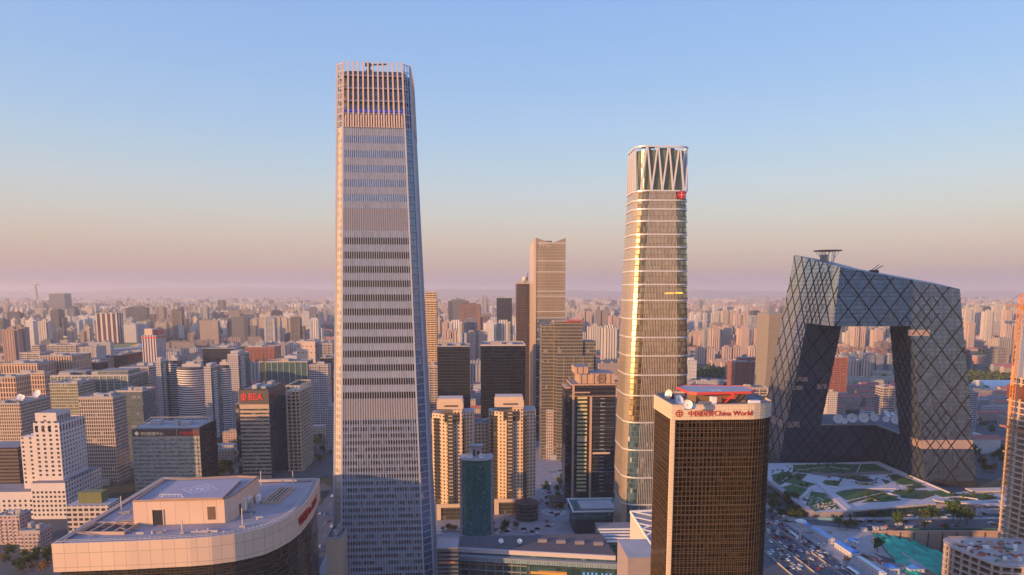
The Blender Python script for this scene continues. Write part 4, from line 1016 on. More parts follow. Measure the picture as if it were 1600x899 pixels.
m.box(cx_-.35, cx_+.35, -.62, -.5, cz_-4.4, cz_+4.4); m.box(cx_-2, cx_+2, -.62, -.5, cz_-.3, cz_+.3); m.box(cx_-1.8, cx_-1.2, -.62, -.5, cz_-4.4, cz_-2.8); m.box(cx_+1.2, cx_+1.8, -.62, -.5, cz_-4.4, cz_-2.8)
m.build('sign_emblem', SRD, t)
text('东亚银行', t, (w+.3, 5, h-9), 5, plain('sign_dull_red', (.35, .03, .02), .5), 'sign_lettering', rotz=90)

# -- unfinished concrete frame beside it
S = spec(447, 468, 612, 745, ps=486); w, D, h = S['w'], S['D'], S['h']
t = thing('concrete_frame_tower', S, 'unfinished orange-lit concrete frame tower behind the bank tower', 'building under construction')
CF = plain('frame_concrete', (.56, .42, .30), .85, vary=.12); nf = int(h/4.0)
B('core', t, plain('shell_core', (.10, .075, .06), .9), (3, w-3, 4, D-4, 0, h-9))
for k in range(nf+1): B('floor_slab', t, CF, (-.8, w+.8, -.8, D+.8, k*4.0, k*4.0+.8), bot=None) if False else B('floor_slab', t, CF, (-.8, w+.8, -.8, D+.8, k*4.0, k*4.0+.8))
for x in (0, w*.33, w*.66, w-1): B('column', t, CF, (x, x+1.1, -.3, .8, 0, h+5.5))
for y_ in (D*.2, D*.4, D*.6, D*.8, D-1): B('column', t, CF, (w-1, w+.3, y_, y_+1.1, 0, h+5.5)); 
m = MB(); m.box(-.5, w+.5, -.5, .6, h+5.5, h+6.6); m.box(-.5, w+.5, D-.6, D+.5, h+5.5, h+6.6); m.box(-.5, .6, .6, D-.6, h+5.5, h+6.6); m.box(w-.6, w+.5, .6, D-.6, h+5.5, h+6.6); m.build('roof_ring_beam', CF, t)

rows = [
 ('grid_office', 'tall tan grid-fronted office tower with a dark glass flank', 'office tower', fm('tan_grid', wall=(.52, .42, .36), glass=(.07, .07, .08), cw=2.2, ch=3.7, x0=.2, x1=.9, y0=.12, y1=.86, blind=.15, bcol=(.4, .34, .3)), (122, 176, 622, 690), dict(ps=196)),
 ('glass_office', 'blue-green glass tower wing rising behind the tan grid tower', 'office tower', fm('flank_glass', wall=(.10, .11, .12), glass=(.12, .17, .20), cw=3, ch=3.7, x0=.04, x1=.96, y0=.3, y1=.92, blind=.25, bcol=(.3, .34, .36), rough=.08, ior=1.8), (180, 222, 612, 760), dict(ps=242)),
 ('wide_office', 'low wide tan office with glass flank and roof dishes, west of the stone tower', 'office building', OFFT, (-14, 31, 632, 760), dict(ps=78)),
 ('green_office', 'pale green glazed office with cream floor lines behind the tan grid tower', 'office building', fm('green_grid', wall=(.45, .38, .28), glass=(.17, .20, .15), cw=2.6, ch=3.8, x0=.08, x1=.92, y0=.22, y1=.88, blind=.2, bcol=(.4, .38, .3)), (77, 121, 600, 850), dict(D=40)),
 ('glass_roof_office', 'long stepped green glass office block with a cream roof pavilion', 'office building', OFFG, (79, 200, 588, 900), dict(D=55, tiers_=((.05, .4, .2, .6, 5), (.55, .95, .2, .8, 6)))),
 ('colonnade_office', 'orange-lit colonnaded office with tall window bays', 'office building', COL2, (24, 69, 584, 980), dict(ps=80, roofmat=ROOFW)),
 ('colonnade_hall', 'orange colonnaded hall with deep vertical bays, behind the taller colonnaded office', 'office building', COL, (62, 112, 557, 1180), dict(D=60)),
 ('colonnade_block', 'low striped orange colonnade wing at the picture edge', 'office building', COL, (0, 58, 569, 1120), dict(D=50)),
 ('cream_office', 'cream office with a square roof box above the colonnades', 'office building', ROWS, (31, 62, 552, 1240), dict(D=40, tiers_=((.55, .95, .1, .6, 14),))),
 ('arched_office', 'dark tan office with an arched roof line, at the far west edge', 'office building', COL2, (-20, 24, 590, 900), dict(D=30)),
 ('black_wedge_office', 'black slanted-roof glass office catching gold on one corner', 'office building', OFFD, (166, 187, 556, 1330), dict(D=90)),
 ('dark_low_office', 'low dark office with a small dish on its roof', 'office building', OFFD, (93, 150, 568, 1250), dict(D=40)),
 ('brown_box_office', 'brown office block with gold glass next to the black wedge', 'office building', OFFT, (143, 165, 561, 1300), dict(D=40)),
 ('grey_pair_office', 'grey office pair with white windows above the dark low office', 'office building', ROWS, (66, 118, 540, 1520), dict(D=50)),
 ('beige_block', 'beige block standing in front of the stadium', 'office building', RES, (123, 150, 543, 1500), dict(D=40)),
 ('white_glass_block', 'white and glass block right of the beige block by the stadium', 'office building', ROWS, (186, 232, 575, 1000), dict(D=50)),
 ('hazy_slab_tower', 'broad dark twin-slab office tower standing alone in the hazy distance', 'office tower', fm('hazy_slab', wall=(.25, .25, .27), glass=(.12, .13, .16), cw=4, ch=4, x0=.1, x1=.9, y0=.1, y1=.9, tint=True), (76, 100, 459, 4300), dict(ps=111)),
 ('brown_strip_tower', 'brown tower with two white window strips beyond the stadium', 'office tower', fm('brown_strips', wall=(.62, .52, .47), glass=(.12, .07, .07), cw=18, ch=60, x0=.22, x1=.85, y0=0, y1=1), (149, 182, 490, 2500), dict(D=45)),
 ('teal_white_block', 'white slab with teal end beside the tall tower', 'apartment block', BALC, (483, 512, 571, 980), dict(D=22)),
 ('teal_office', 'dark teal glass office behind the concrete frame tower', 'office building', TEAL, (405, 480, 566, 1150), dict(D=40)),
 ('dark_ribbon_office', 'dark ribbon-window office right beside the tall tower base', 'office building', OFFD, (500, 519, 560, 1200), dict(D=40)),
 ('blank_cream_hall', 'cream block with a blank wall and a few square windows', 'office building', fm('blank_cream', wall=(.62, .46, .37), glass=(.12, .09, .09), cw=9, ch=14, x0=.3, x1=.6, y0=.62, y1=.8), (463, 492, 534, 1500), dict(D=50)),
 ('ribbon_cream_block', 'ribbon-windowed block joined beside the blank cream hall', 'office building', ROWS, (492, 519, 537, 1510), dict(D=50)),
 ('black_glass_office', 'long low black glass office with a curved green edge', 'office building', OFFD, (316, 368, 545, 1480), dict(D=60)),
 ('brick_office', 'long dark red brick office block with a red roof edge', 'office building', BRICK, (379, 428, 543, 1680), dict(D=60, roofmat=RED)),
 ('small_white_block', 'small white apartment block at the foot of the tall tower, on the street side', 'apartment block', RES, (508, 520, 640, 830), dict(D=30)),
 ('cream_wall_block', 'small cream block at the very foot of the tallest tower', 'building', fm('cream_plain', wall=(.66, .46, .33), glass=(.6, .42, .3), cw=5, ch=5, x0=.02, x1=.98, y0=.02, y1=.98, rough=.8, dark=.95), (509, 534, 843, 415), dict(D=26)),
 ('gold_slab_tower', 'gold-lit ribbed slab tower partly hidden by the tallest tower', 'office tower', fm('gold_rows', wall=(.58, .42, .26), glass=(.10, .06, .04), cw=6, ch=3.7, x0=.05, x1=.95, y0=.35, y1=.8), (655, 682, 470, 1150), dict(D=28, tiers_=((.35, .98, .1, .9, 14),))),
 ('hospital_block', 'cream block with a small red cross panel left of the dark teal block', 'office building', fm('hosp', wall=(.62, .45, .36), glass=(.1, .07, .06), cw=7, ch=4, x0=.3, x1=.6, y0=.3, y1=.7), (686, 708, 567, 1000), dict(D=40)),
 ('cream_annex', 'lower cream annex with a rounded corner beside the tallest tower', 'office building', ROWS, (670, 686, 572, 1010), dict(D=30)),
 ('teal_slab_office', 'dark teal glass block behind the cream twin apartments, the narrower one', 'office building', OFFD, (683, 734, 542, 880), dict(D=40)),
 ('navy_glass_office', 'dark navy glass block behind the cream twin apartments, the wider one', 'office building', fm('navy', wall=(.012, .02, .03), glass=(.045, .07, .11), metal=.8, cw=2.4, ch=3.9, x0=.03, x1=.97, y0=.08, y1=.97, blind=.02, bcol=(.07, .1, .12), rough=.06, ior=1.9, wob=.03), (751, 821, 540, 850), dict(D=60)),
 ('ball_top_tower', 'slim dark tower with a white radar ball on its roof', 'office tower', fm('slim_dark', wall=(.10, .07, .075), glass=(.05, .045, .06), cw=2, ch=3.7, x0=.15, x1=.85, y0=.15, y1=.9, blind=.12, bcol=(.2, .14, .12)), (807, 829, 443, 1060), dict(D=30)),
 ('curved_top_office', 'hazy blue glass office with a slanting curved top', 'office tower', OFFD, (776, 800, 466, 2300), dict(D=40)),
 ('classic_white_tower', 'pale stone tower with square windows between the gold apartments and black tower', 'office tower', fm('pale_square', wall=(.50, .40, .37), glass=(.06, .05, .06), cw=2.5, ch=3.5, x0=.25, x1=.75, y0=.25, y1=.75), (854, 884, 642, 800), dict(D=26)),
 ('brick_tower', 'dark red brick tower with rows of balconies west of the curved hotel', 'apartment tower', BRICK, (1149, 1197, 566, 1270), dict(D=40, tiers_=((.2, .8, .2, .8, 7),))),
 ('dark_brick_twin', 'dark red twin tower seen through the opening of the glass loop', 'apartment tower', BRICK, (1296, 1325, 559, 1240), dict(D=30)),
 ('white_grid_block', 'small white apartment block behind the dishes', 'apartment block', fm('white_grid', wall=(.60, .55, .54), glass=(.08, .07, .07), cw=2.8, ch=3, x0=.25, x1=.75, y0=.25, y1=.75), (1294, 1309, 614, 960), dict(D=18)),
 ('beige_balcony_block', 'beige balcony tower behind the dishes', 'apartment block', ROWS, (1380, 1399, 606, 1020), dict(D=20)),
 ('white_balcony_block', 'white balcony block just east of the glass loop', 'apartment block', BALC, (1505, 1528, 614, 960), dict(D=16)),
 ('pink_slab', 'wide pink slab apartment block lit by the sunset east of the glass loop', 'apartment block', fm('pink_slab', wall=(.52, .30, .23), glass=(.12, .08, .08), cw=2.6, ch=3, x0=.25, x1=.75, y0=.25, y1=.75), (1528, 1583, 557, 1900), dict(D=22)),
 ('white_strip_tower', 'white vertical-striped office behind the wide pink slab', 'office tower', COLS, (1518, 1538, 534, 2350), dict(D=30)),
 ('blue_strip_tower', 'blue-white striped office beside the white striped one behind the pink slab', 'office tower', COLS, (1550, 1572, 532, 2450), dict(D=30)),
 ('big_beige_block', 'broad beige apartment block south of the brick tower', 'apartment block', ROWS, (1150, 1200, 607, 900), dict(D=20)),
]
blds(rows)
def find(n): return bpy.data.objects[n]
# roof ball and dishes
t = find('ball_top_tower'); h = [c for c in t.children if c.name.startswith('wall')][0].dimensions.z
def ball(par, x, y, z, r, mat, name='radar_ball'):
    m = MB(); n = 10
    for j in range(n):
        for i in range(16):
            P_ = []
            for a, b in ((i, j), (i+1, j), (i+1, j+1), (i, j+1)):
                th_, ph = 2*math.pi*a/16, math.pi*b/n-math.pi/2
                P_.append((x+r*math.cos(ph)*math.cos(th_), y+r*math.cos(ph)*math.sin(th_), z+r*math.sin(ph)))
            m.face(P_, 0, None, True)
    return m.build(name, mat, par)
S = spec(807, 829, 443, 1060, D=30)
ball(t, S['w']*.62, 10, S['h']+7, 4, CREAM); B('ball_stand', t, DARK, (S['w']*.62-1, S['w']*.62+1, 9, 11, S['h'], S['h']+4), (S['w']*.8, S['w']*.84, 9, 9.5, S['h'], S['h']+16))
for x, y, r, lb in ((38, 626, 3.3, 'larger white dish on the tan office roof'), (22, 619, 2.8, 'white dish standing west on the tan office roof'), (28, 617, 2.2, 'small white dish on the tan office roof')):
    pass
S = spec(-14, 31, 632, 760, ps=78)
for x, y, r, lb in ((22.5, 14, 3.6, 'white dish paired on the low wide office roof'), (27, 12, 3.2, 'second white dish in the pair on the low wide office roof'), (40, 18, 4.6, 'largest white dish standing apart on the low wide office roof')):
    q = Matrix.Rotation(R(TH), 3, 'Z') @ Vector((x if x < 30 else 31, y+(0 if x < 30 else 14), S['h']+2.2)) + Vector(S['loc'])
    dish(tuple(q), r, -95, 30, lb, 'dishes on the low wide office roof')
h_ = find('hospital_block'); S = spec(686, 708, 567, 1000, D=40)
B('red_sign', h_, RED, (S['w']*.2, S['w']*.36, -.2, -.03, S['h']-28, S['h']-22)); 
for k in range(4): B('vertical_sign', h_, DARK, (S['w']*.24, S['w']*.31, -.2, -.03, S['h']-33-k*6, S['h']-30-k*6))

# -- stadium
q = gd(182, 551); t = tag(empty('stadium', (q.x, q.y, 0), 5), 'oval stadium with blue and yellow seats among trees', 'stadium')
def ell(a, b, n=48): return [(a*math.cos(2*math.pi*k/n), b*math.sin(2*math.pi*k/n)) for k in range(n)]
m = MB(); m.prism(ell(115, 150), 0, 20, cap=False); m.build('outer_wall', fm('stadium_wall', wall=(.45, .42, .44), glass=(.1, .1, .12), cw=6, ch=7, x0=.3, x1=.9, y0=.2, y1=.8), t)
m = MB(); A_, B_, C_ = ell(115, 150), ell(95, 128), ell(68, 98)
for k in range(48):
    j = (k+1) % 48; m.face([A_[k]+(20,), A_[j]+(20,), B_[j]+(23,), B_[k]+(23,)], 0); 
    mi = 1 if 0 <= k < 20 and k < 10 else (2 if k < 20 else 3)
    m.face([B_[k]+(21,), B_[j]+(21,), C_[j]+(4,), C_[k]+(4,)], mi)
m.build('stands', [ROOFW, BLUEP, plain('yellow_seats', (.55, .35, .08), .7), plain('dark_seats', (.14, .11, .13), .8)], t)
m = MB(); m.face([p+(3,) for p in C_]); m.build('pitch', LAWN, t)

# -- red-capped residential tower
S = spec(221, 243, 524, 1330, ps=258); w, D, h = S['w'], S['D'], S['h']
t = thing('red_topped_tower', S, 'tall residential tower with white ribs and a red-trimmed top', 'apartment tower')
walls(t, w, D, 0, h, fm('rib_res', wall=(.60, .52, .52), glass=(.10, .06, .08), cw=5.2, ch=30, x0=.3, x1=.75, y0=0, y1=1)); B('upper_block', t, CREAM, (w*.15, w*.7, D*.1, D*.6, h+.01, h+12)); B('red_trim', t, RED, (-.4, w+.4, -.4, D+.4, h-6, h-3.5)); B('red_trim', t, RED, (w*.6, w*.95, D*.3, D*.9, h+.01, h+9))

# -- curved white apartment complex
def curved_slab(name, label, x0p, x1p, ytop, Y, bulge, mat, endmat=None, dirn=1, th=TH):
    S = spec(x0p, x1p, ytop, Y, D=18, th=th); w, h = S['w'], S['h']; t = thing(name, S, label, 'apartment tower', 'white curved apartment towers')
    n = 14; fr = [(w*k/n, -bulge*math.sin(math.pi*k/n)) for k in range(n+1)]; bk = [(w, 18), (0, 18)]
    m = MB(); m.prism(fr+bk, 0, h, mi=0, top=1, sm=False); m.build('wall', [mat, ROOF], t)
    nf = int(h/3.1)
    for k in range(1, nf):
        m = MB(); z = k*3.1; fo = [(x, y-1.1) for x, y in fr]
        m.prism(fo+[(w, -.0), (0, 0)][0:0]+[(w-.01, .5), (.01, .5)], z-.35, z+.95, mi=0, top=0, bot=True); m.build('balcony_band', WHITEB, t)
    m = MB(); m.box(w*.15, w*.85, 4, 14, h+.01, h+4); m.box(w*.3, w*.6, 5, 12, h+4.01, h+7); m.build('roof_block', ROOFW, t)
    return t, w, h
WHITEB = plain('balcony_concrete', (.70, .66, .67), .75, vary=.06)
DKB = fm('balcony_shade', wall=(.10, .095, .11), glass=(.04, .05, .06), cw=2.2, ch=3.1, x0=.1, x1=.9, y0=.1, y1=.8, blind=.2)
curved_slab('curved_apartments', 'curved white apartment slab with balcony rows, in the middle of the complex', 276, 318, 574, 940, 9, DKB)
curved_slab('curved_apartments', 'dark-banded curved apartment slab between the teal corner tower and middle slab', 262, 277, 564, 960, 3, DKB)
curved_slab('curved_apartments', 'stepped white balcony slab just left of the tall teal-backed tower', 338, 360, 571, 960, 4, DKB)
for r in ((243, 251, 565, 930, 262, 'tall white apartment tower with a teal glass corner at the west end of the complex'), (318, 329, 575, 890, 344, 'tall white apartment tower with one orange-lit edge in front of the complex'), (355, 372, 555, 960, 389, 'tallest white apartment tower with a teal flank at the east end of the complex')):
    S = spec(r[0], r[1], r[2], r[3], ps=r[4]); w, D, h = S['w'], S['D'], S['h']
    t = thing('corner_apartments', S, r[5], 'apartment tower', 'white curved apartment towers')
    walls(t, w, D, 0, h, RES); B('teal_flank', t, TEAL, (w+.01, w+1.2, 1, D-1, 0, h-1))
    for k in range(2, int(h/3.1)): B('balcony', t, WHITEB, (w+1.21, w+2.2, D*.1, D*.45, k*3.1-.3, k*3.1+.8))
    roof_kit(t, w, D, h, 4); m = MB(); m.box(w*.1, w*.9, D*.2, D*.7, h+.02, h+5); m.build('upper_block', ROOFW, t)

# -- orange tower crane on the left
def tower_crane(x, y, z0, hh, jib, az, label, col_=(.75, .28, .04), cj=12):
    t = empty('tower_crane', (x, y, z0), az); tag(t, label, 'crane'); OR = bpy.data.materials.get('crane_orange') or plain('crane_orange', col_, .5)
    def lattice(a, b, w_, n_, nm):
        m = MB(); a, b = Vector(a), Vector(b); d = (b-a); ref = Vector((0, 0, 1)) if abs(d.normalized().z) < .9 else Vector((1, 0, 0)); X = d.cross(ref).normalized()*w_/2; Yv = X.cross(d).normalized()*w_/2
        cs = [X+Yv, X-Yv, -X-Yv, -X+Yv]
        for c in cs: m.bar(a+c, b+c, .17)
        for k in range(n_):
            p, q = a+d*k/n_, a+d*(k+1)/n_
            for i in range(4): m.bar(p+cs[i], q+cs[(i+1) % 4], .1, caps=False)
        m.build(nm, OR, t)
    lattice((0, 0, 0), (0, 0, hh), 2.2, int(hh/3), 'mast'); lattice((0, 0, hh+1), (jib, 0, hh+1), 1.6, int(jib/3), 'jib'); lattice((0, 0, hh+1), (-cj, 0, hh+1), 1.6, 4, 'counter_jib')
    lattice((0, 0, hh), (0, 0, hh+9), 1.2, 3, 'apex'); m = MB(); m.bar((0, 0, hh+9), (jib*.7, 0, hh+1.8), .09); m.bar((0, 0, hh+9), (-cj, 0, hh+1.8), .09); m.build('stay_cable', DARK, t)
    B('counterweight', t, CONC, (-cj-1, -cj+3, -1.2, 1.2, hh-2, hh+.6)); B('cab', t, OR, (1.2, 3.2, -1, 1, hh-2, hh+.2))
    return t
q = pt(413, 583, 1000); tower_crane(q.x, q.y, 0, pt(413, 563, 1000).z, 34, -10, 'orange tower crane among the blocks behind the bank tower')

# -- twin gold apartments
GA = facade('gold_apartment', (.66, .48, .34), (.07, .06, .06), 3.1, 3.15, .3, .74, .28, .76, blind=.12, bcol=(.3, .22, .16))
GBY = facade('apartment_bay', (.10, .085, .07), (.05, .06, .06), 2.2, 3.15, .06, .94, .3, .95, blind=.15, bcol=(.25, .22, .18), rough=.1)
def gold_apartments(x0, x1, ytop, Y, label):
    S = spec(x0, x1, ytop, Y, D=26); w, h = S['w'], S['h']; t = thing('gold_apartments', S, label, 'apartment tower', 'twin gold-lit apartment towers')
    hm = h-9
    m = MB(); m.prism([(0, 6), (w*.2, 2), (w*.2, 0), (w*.36, -2), (w*.5, -2), (w*.5, 24), (0, 20)], 12, hm-4, mi=0, top=1); m.build('west_wing', [GA, ROOFW], t)
    m = MB(); m.box(w*.505, w*.72, -1.2, 24, 12, hm, 0, 1); m.build('east_wing', [GA, ROOFW], t)
    m = MB(); m.prism([(w*.725, 2), (w*1.0, 6), (w*1.0, 24), (w*.725, 24)], 12, hm-3, mi=0, top=1); m.build('east_flank', [GA, ROOFW], t)
    for a, b, y_ in ((.05, .17, 3.2), (.37, .50, -2.6), (.70, .80, .9)):
        B('glass_bay', t, GBY, (w*a, w*b, y_-1.2, y_+3, 12, hm-8))
    for k in range(3, int((hm-12)/3.15)):
        B('balcony', t, CREAM, (w*.395, w*.49, -4.6, -3.82, 12+k*3.15-.4, 12+k*3.15+.35))
    m = MB(); m.box(w*.12, w*.74, 1, 22, hm+.01, h-3, 0, 0); m.box(w*.14, w*.72, 2, 20, h-2.99, h, 0, 0); m.build('crown_block', CREAM, t)
    m = MB(); m.box(w*.3, w*.62, -2.2, -1.8, hm-11, hm-3); m.build('crown_window', GBY, t)
    B('crown_window', t, GBY, (w*.3, w*.62, .86, .98, hm+2, hm+3.4))
    m = MB(); m.box(w*.1, w*.9, -5, 24, 0, 12-.01); m.build('podium', plain('podium_dark', (.06, .05, .05), .5), t)
    m = MB(); m.box(w*.1, w*.2, -6.5, -5.01, 0, 14); m.box(w*.8, w*.9, -6.5, -5.01, 0, 14); m.box(w*.2, w*.8, -6.5, -5.01, 11, 14); m.build('portal_frame', CREAM, t)
    B('portal_glass', t, GBY, (w*.2, w*.8, -5.6, -5.01, 0, 11))
    return t, w, h
gold_apartments(674, 741, 624, 585, 'gold-lit cream apartment tower beside the tallest tower'); gold_apartments(764, 838, 621, 600, 'gold-lit cream apartment tower right of the green cylinder tower')
t, w, D, h = bld('apartment_link', 'lower gold-lit link block between the twin apartment towers', 'apartment block', GA, 741, 768, 662, 612, D=20)
# drum entrance
q = gd(824, 820); t = tag(empty('drum_pavilion', (q.x+0, q.y+16, 0), 0), 'dark rounded entrance pavilion at the foot of the right gold tower', 'pavilion')
m = MB(); m.prism([(10*math.cos(a*math.pi/12), 10*math.sin(a*math.pi/12)) for a in range(24)], 0, 14, mi=0, top=1, sm=True); m.build('wall', [GBY, ROOF], t)
m = MB(); m.prism([(10.6*math.cos(a*math.pi/12), 10.6*math.sin(a*math.pi/12)) for a in range(24)], 14.01, 15, mi=0, top=0, bot=True); m.build('roof_edge', bpy.data.materials['podium_dark'], t)

# -- green glass cylinder with dishes
q = gd(744, 842); zt_ = H-slope(722)*(q.y+1); r = 11.3
t = tag(empty('green_cylinder_tower', (q.x, q.y+12, 0), TH), 'short green glass drum tower with white roof machinery and dishes', 'office tower')
fp = [(r*math.cos(R(-165+150*k/14)), 6.0*math.sin(R(-165+150*k/14))-1) for k in range(15)]; fp = [(x, y) for x, y in fp]+[(r, 10), (-r, 10)]
CG = facade('cylinder_glass', (.015, .07, .07), (.03, .24, .22), 1.1, 1.95, .06, .94, .06, .94, blind=.07, bcol=(.25, .50, .45), rough=.06, ior=1.8, dark=.4, wob=.03, metal=.2)
nf = int(zt_/3.9); fh = zt_/nf
for k in range(nf): m = MB(); m.prism(fp, k*fh, (k+1)*fh-.3, mi=0, cap=False); m.build('glass_band', CG, t)
m = MB()
for k in range(nf): m.prism(fp, (k+1)*fh-.3, (k+1)*fh, mi=0, top=0)
m.build('floor_edges', plain('dark_teal_edge', (.02, .05, .05), .4), t, kind='stuff')
for s_ in (-1, 1): B('side_pier', t, facade('pier_stone', (.34, .33, .33), (.2, .3, .3), 4, 3.9, .3, .7, .3, .6), (min(s_*r, s_*(r+2.2)), max(s_*r, s_*(r+2.2)), -2, 9, 0, zt_+1))
m = MB(); m.prism([(x*1.18, y*1.2) for x, y in fp], zt_+.01, zt_+1.1, mi=0, top=0, bot=True); m.build('roof_disc', ROOFW, t)
B('roof_tower', t, ROOFW, (-4.5, 4, 2, 8, zt_+1.11, zt_+9)); B('tower_top', t, STEEL, (-6, 5.5, 1, 9, zt_+9.01, zt_+10.2)); B('roof_tower_opening', t, DARK, (-2.6, -1, 1.85, 1.99, zt_+2, zt_+7), (.5, 2.4, 1.85, 1.99, zt_+3, zt_+6))
B('mast', t, DARK, (-.5, -.2, 4, 4.3, zt_+10.2, zt_+16))
for dx, r_, lb in ((-4.8, 2.2, 'left dish of two on the green drum tower roof'), (4.4, 2.2, 'right dish of two on the green drum tower roof')): dish((t.location.x+dx, t.location.y-4.4, zt_+1.12), r_, -95, 20, lb, 'dishes on the drum tower roof')

# -- financial tower with tilted top
S = spec(837, 884, 373, 935, ps=830); w, D, h = S['w'], S['D'], S['h']
t = thing('gold_edge_tower', S, 'tall slender glass tower with a gold-lit west side and notched top', 'skyscraper')
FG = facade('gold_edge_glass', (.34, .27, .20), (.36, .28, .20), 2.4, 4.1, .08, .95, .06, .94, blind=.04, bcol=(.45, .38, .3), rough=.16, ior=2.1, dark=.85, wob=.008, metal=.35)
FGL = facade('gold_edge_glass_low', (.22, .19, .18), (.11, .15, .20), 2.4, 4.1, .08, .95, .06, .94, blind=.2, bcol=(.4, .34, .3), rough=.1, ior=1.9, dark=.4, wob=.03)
FW = plain('sunlit_edge_panel', (.66, .50, .36), .25, .3, vary=.05)  # sunlit gold of the west side is put into this colour
zr = [H-slope(p)*935 for p in (380, 408, 425, 455, 463, 487, 497, 530, 562, 590, 620, 650, 690)]+[0]
c1 = Matrix.Identity(3)
for k in range(len(zr)-1):
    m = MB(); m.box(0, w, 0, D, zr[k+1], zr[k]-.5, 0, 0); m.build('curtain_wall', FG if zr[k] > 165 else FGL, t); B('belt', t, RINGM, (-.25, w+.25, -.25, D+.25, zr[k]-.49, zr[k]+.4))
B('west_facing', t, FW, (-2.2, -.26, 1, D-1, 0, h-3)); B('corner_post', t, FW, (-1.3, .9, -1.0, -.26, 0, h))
m = MB(); m.prism([(0, 0), (w, 0), (w, 1), (0, 1)], zr[0]+.41, zr[0]+.42, mi=0); 
m = MB(); z0 = zr[0]+.41
m.face([(0, -.01, z0), (w, -.01, z0), (w, -.01, h+1), (w*.6, -.01, h-5), (w*.33, -.01, h-3.5), (0, -.01, h+1.5)], 0, [(0, z0), (w, z0), (w, h+1), (w*.6, h-5), (w*.33, h-3.5), (0, h+1.5)])
m.face([(0, D, z0), (0, D, h), (w, D, h), (w, D, z0)], 0, [(0, 0)]*4); m.face([(w, 0, z0), (w, D, z0), (w, D, h), (w, 0, h+1)], 0, [(0, 0)]*4); m.face([(0, D, z0), (0, 0, z0), (0, 0, h+1.5), (0, D, h)], 0, [(0, 0)]*4)
m.build('notched_crown', FG, t); B('roof_machine', t, DARK, (w*.2, w*.6, D*.3, D*.7, zr[0]+.42, h-1))
text('FFC', t, (w*.12, -.4, h-10.5), 9, plain('sign_pale', (.52, .45, .40), .4), 'sign_lettering', sx=1.1)

# -- stepped bronze glass office with red roof sign
S = spec(866, 911, 503, 800, D=30); w, D, h = S['w'], S['D'], S['h']
t = thing('stepped_glass_office', S, 'stepped bronze-grey glass office with a red sign on its tallest block', 'office tower')
BZ = facade('bronze_grey', (.26, .21, .16), (.10, .10, .09), 2.2, 3.8, .06, .96, .25, .95, blind=.14, bcol=(.34, .28, .2), rough=.1, ior=1.9, dark=.6)
walls(t, w, D, 0, h, BZ); a1, a2 = H-slope(508)*800, H-slope(534)*800
w2_ = spec(866, 932, 534, 800)['w']; w1_ = spec(847, 866, 508, 800)['w']
m = MB(); m.box(w+.01, w2_, 2, D, 0, a2, 0, 1); m.build('east_block', [BZ, ROOF], t); m = MB(); m.box(-w1_, -.01, 3, D, 0, a1, 0, 1); m.build('west_block', [BZ, ROOF], t)
m = MB(); m.box(w*.1, w2_*.93, -5, -.02, 0, H-slope(556)*800, 0, 1); m.build('front_block', [BZ, ROOF], t)
B('parapet', t, plain('bronze_cap', (.36, .26, .2), .6), (-.3, w+.3, -.3, D+.3, h+.01, h+1.2)); 
text('国贸中心', t, (w*.42, -.8, h-1), 5, RED, 'sign_lettering')
for x in (0, w*.33, w*.66, w): B('pier', t, bpy.data.materials['bronze_cap'], (x-.3, x+.3, -5.4 if w*.1 < x < w2_*.93 else -.3, -5.01 if w*.1 < x < w2_*.93 else -.01, 0, H-slope(556)*800 if w*.1 < x else h))

# -- black tower with stone crown and star emblem
S = spec(893, 962, 600, 640, D=34); w, D, h = S['w'], S['D'], S['h']
t = thing('black_crown_tower', S, 'black glass tower with orange stone crown, round star emblem and yellow window column', 'office tower')
BK = facade('black_tower_glass', (.035, .03, .032), (.03, .035, .045), 1.7, 3.7, .05, .95, .2, .95, blind=.05, bcol=(.12, .16, .2), rough=.07, ior=1.9, dark=.4, wob=.04)
walls(t, w, D, 0, h, BK, name='glass_shaft'); CRM = plain('crown_stone', (.52, .34, .25), .7)
w8 = spec(885, 893, 607, 640)['w']; B('west_bay', t, BK, (-w8, -.02, 5, D-3, 0, h-5)); B('bay_cap', t, CRM, (-w8-.3, -.03, 4.6, D-2.5, h-4.99, h-4))
B('crown_band', t, CRM, (-.5, w+.5, -.5, D+.5, h-1.5, h-.3), (-.4, w+.4, -.4, D+.4, h-12, h-11.4)); 
CRF = facade('crown_fluted', (.50, .33, .24), (.10, .07, .06), 5.2, 40, .42, .58, 0, 1, blind=0, dark=1)
m = MB(); m.box(w*.17, w*.46, 1, D-3, h+.01, h+8.5, 0, 1); m.box(w*.45, w*.98, -.3, D-5, h+.02, h+9.5, 0, 1); m.build('crown_block', [CRF, ROOF], t)
m = MB(); m.box(w*.10, w*.42, 8, D-1, h+8.6, h+15, 0, 1); m.build('rear_crown_block', [CRF, ROOF], t)
m = MB(); cx_, cz_, yy = w*.68, h+4.7, -.45
for k in range(24):
    a, b = 2*math.pi*k/24, 2*math.pi*(k+1)/24
    for r0, r1 in ((4.4, 3.7), (2.6, 2.2)):
        m.face([(cx_+r0*math.cos(a), yy, cz_+r0*math.sin(a)), (cx_+r0*math.cos(b), yy, cz_+r0*math.sin(b)), (cx_+r1*math.cos(b), yy, cz_+r1*math.sin(b)), (cx_+r1*math.cos(a), yy, cz_+r1*math.sin(a))][::-1])
for k in range(12):
    a = 2*math.pi*k/12; m.bar((cx_+2.6*math.cos(a), yy-.1, cz_+2.6*math.sin(a)), (cx_+3.8*math.cos(a), yy-.1, cz_+3.8*math.sin(a)), .22)
st = [(cx_+(1.9 if k % 2 == 0 else .8)*math.sin(math.pi*k/5), yy-.05, cz_+(1.9 if k % 2 == 0 else .8)*math.cos(math.pi*k/5)) for k in range(10)]
for k in range(10): m.face([(cx_, yy-.05, cz_), st[k], st[(k+1) % 10]])
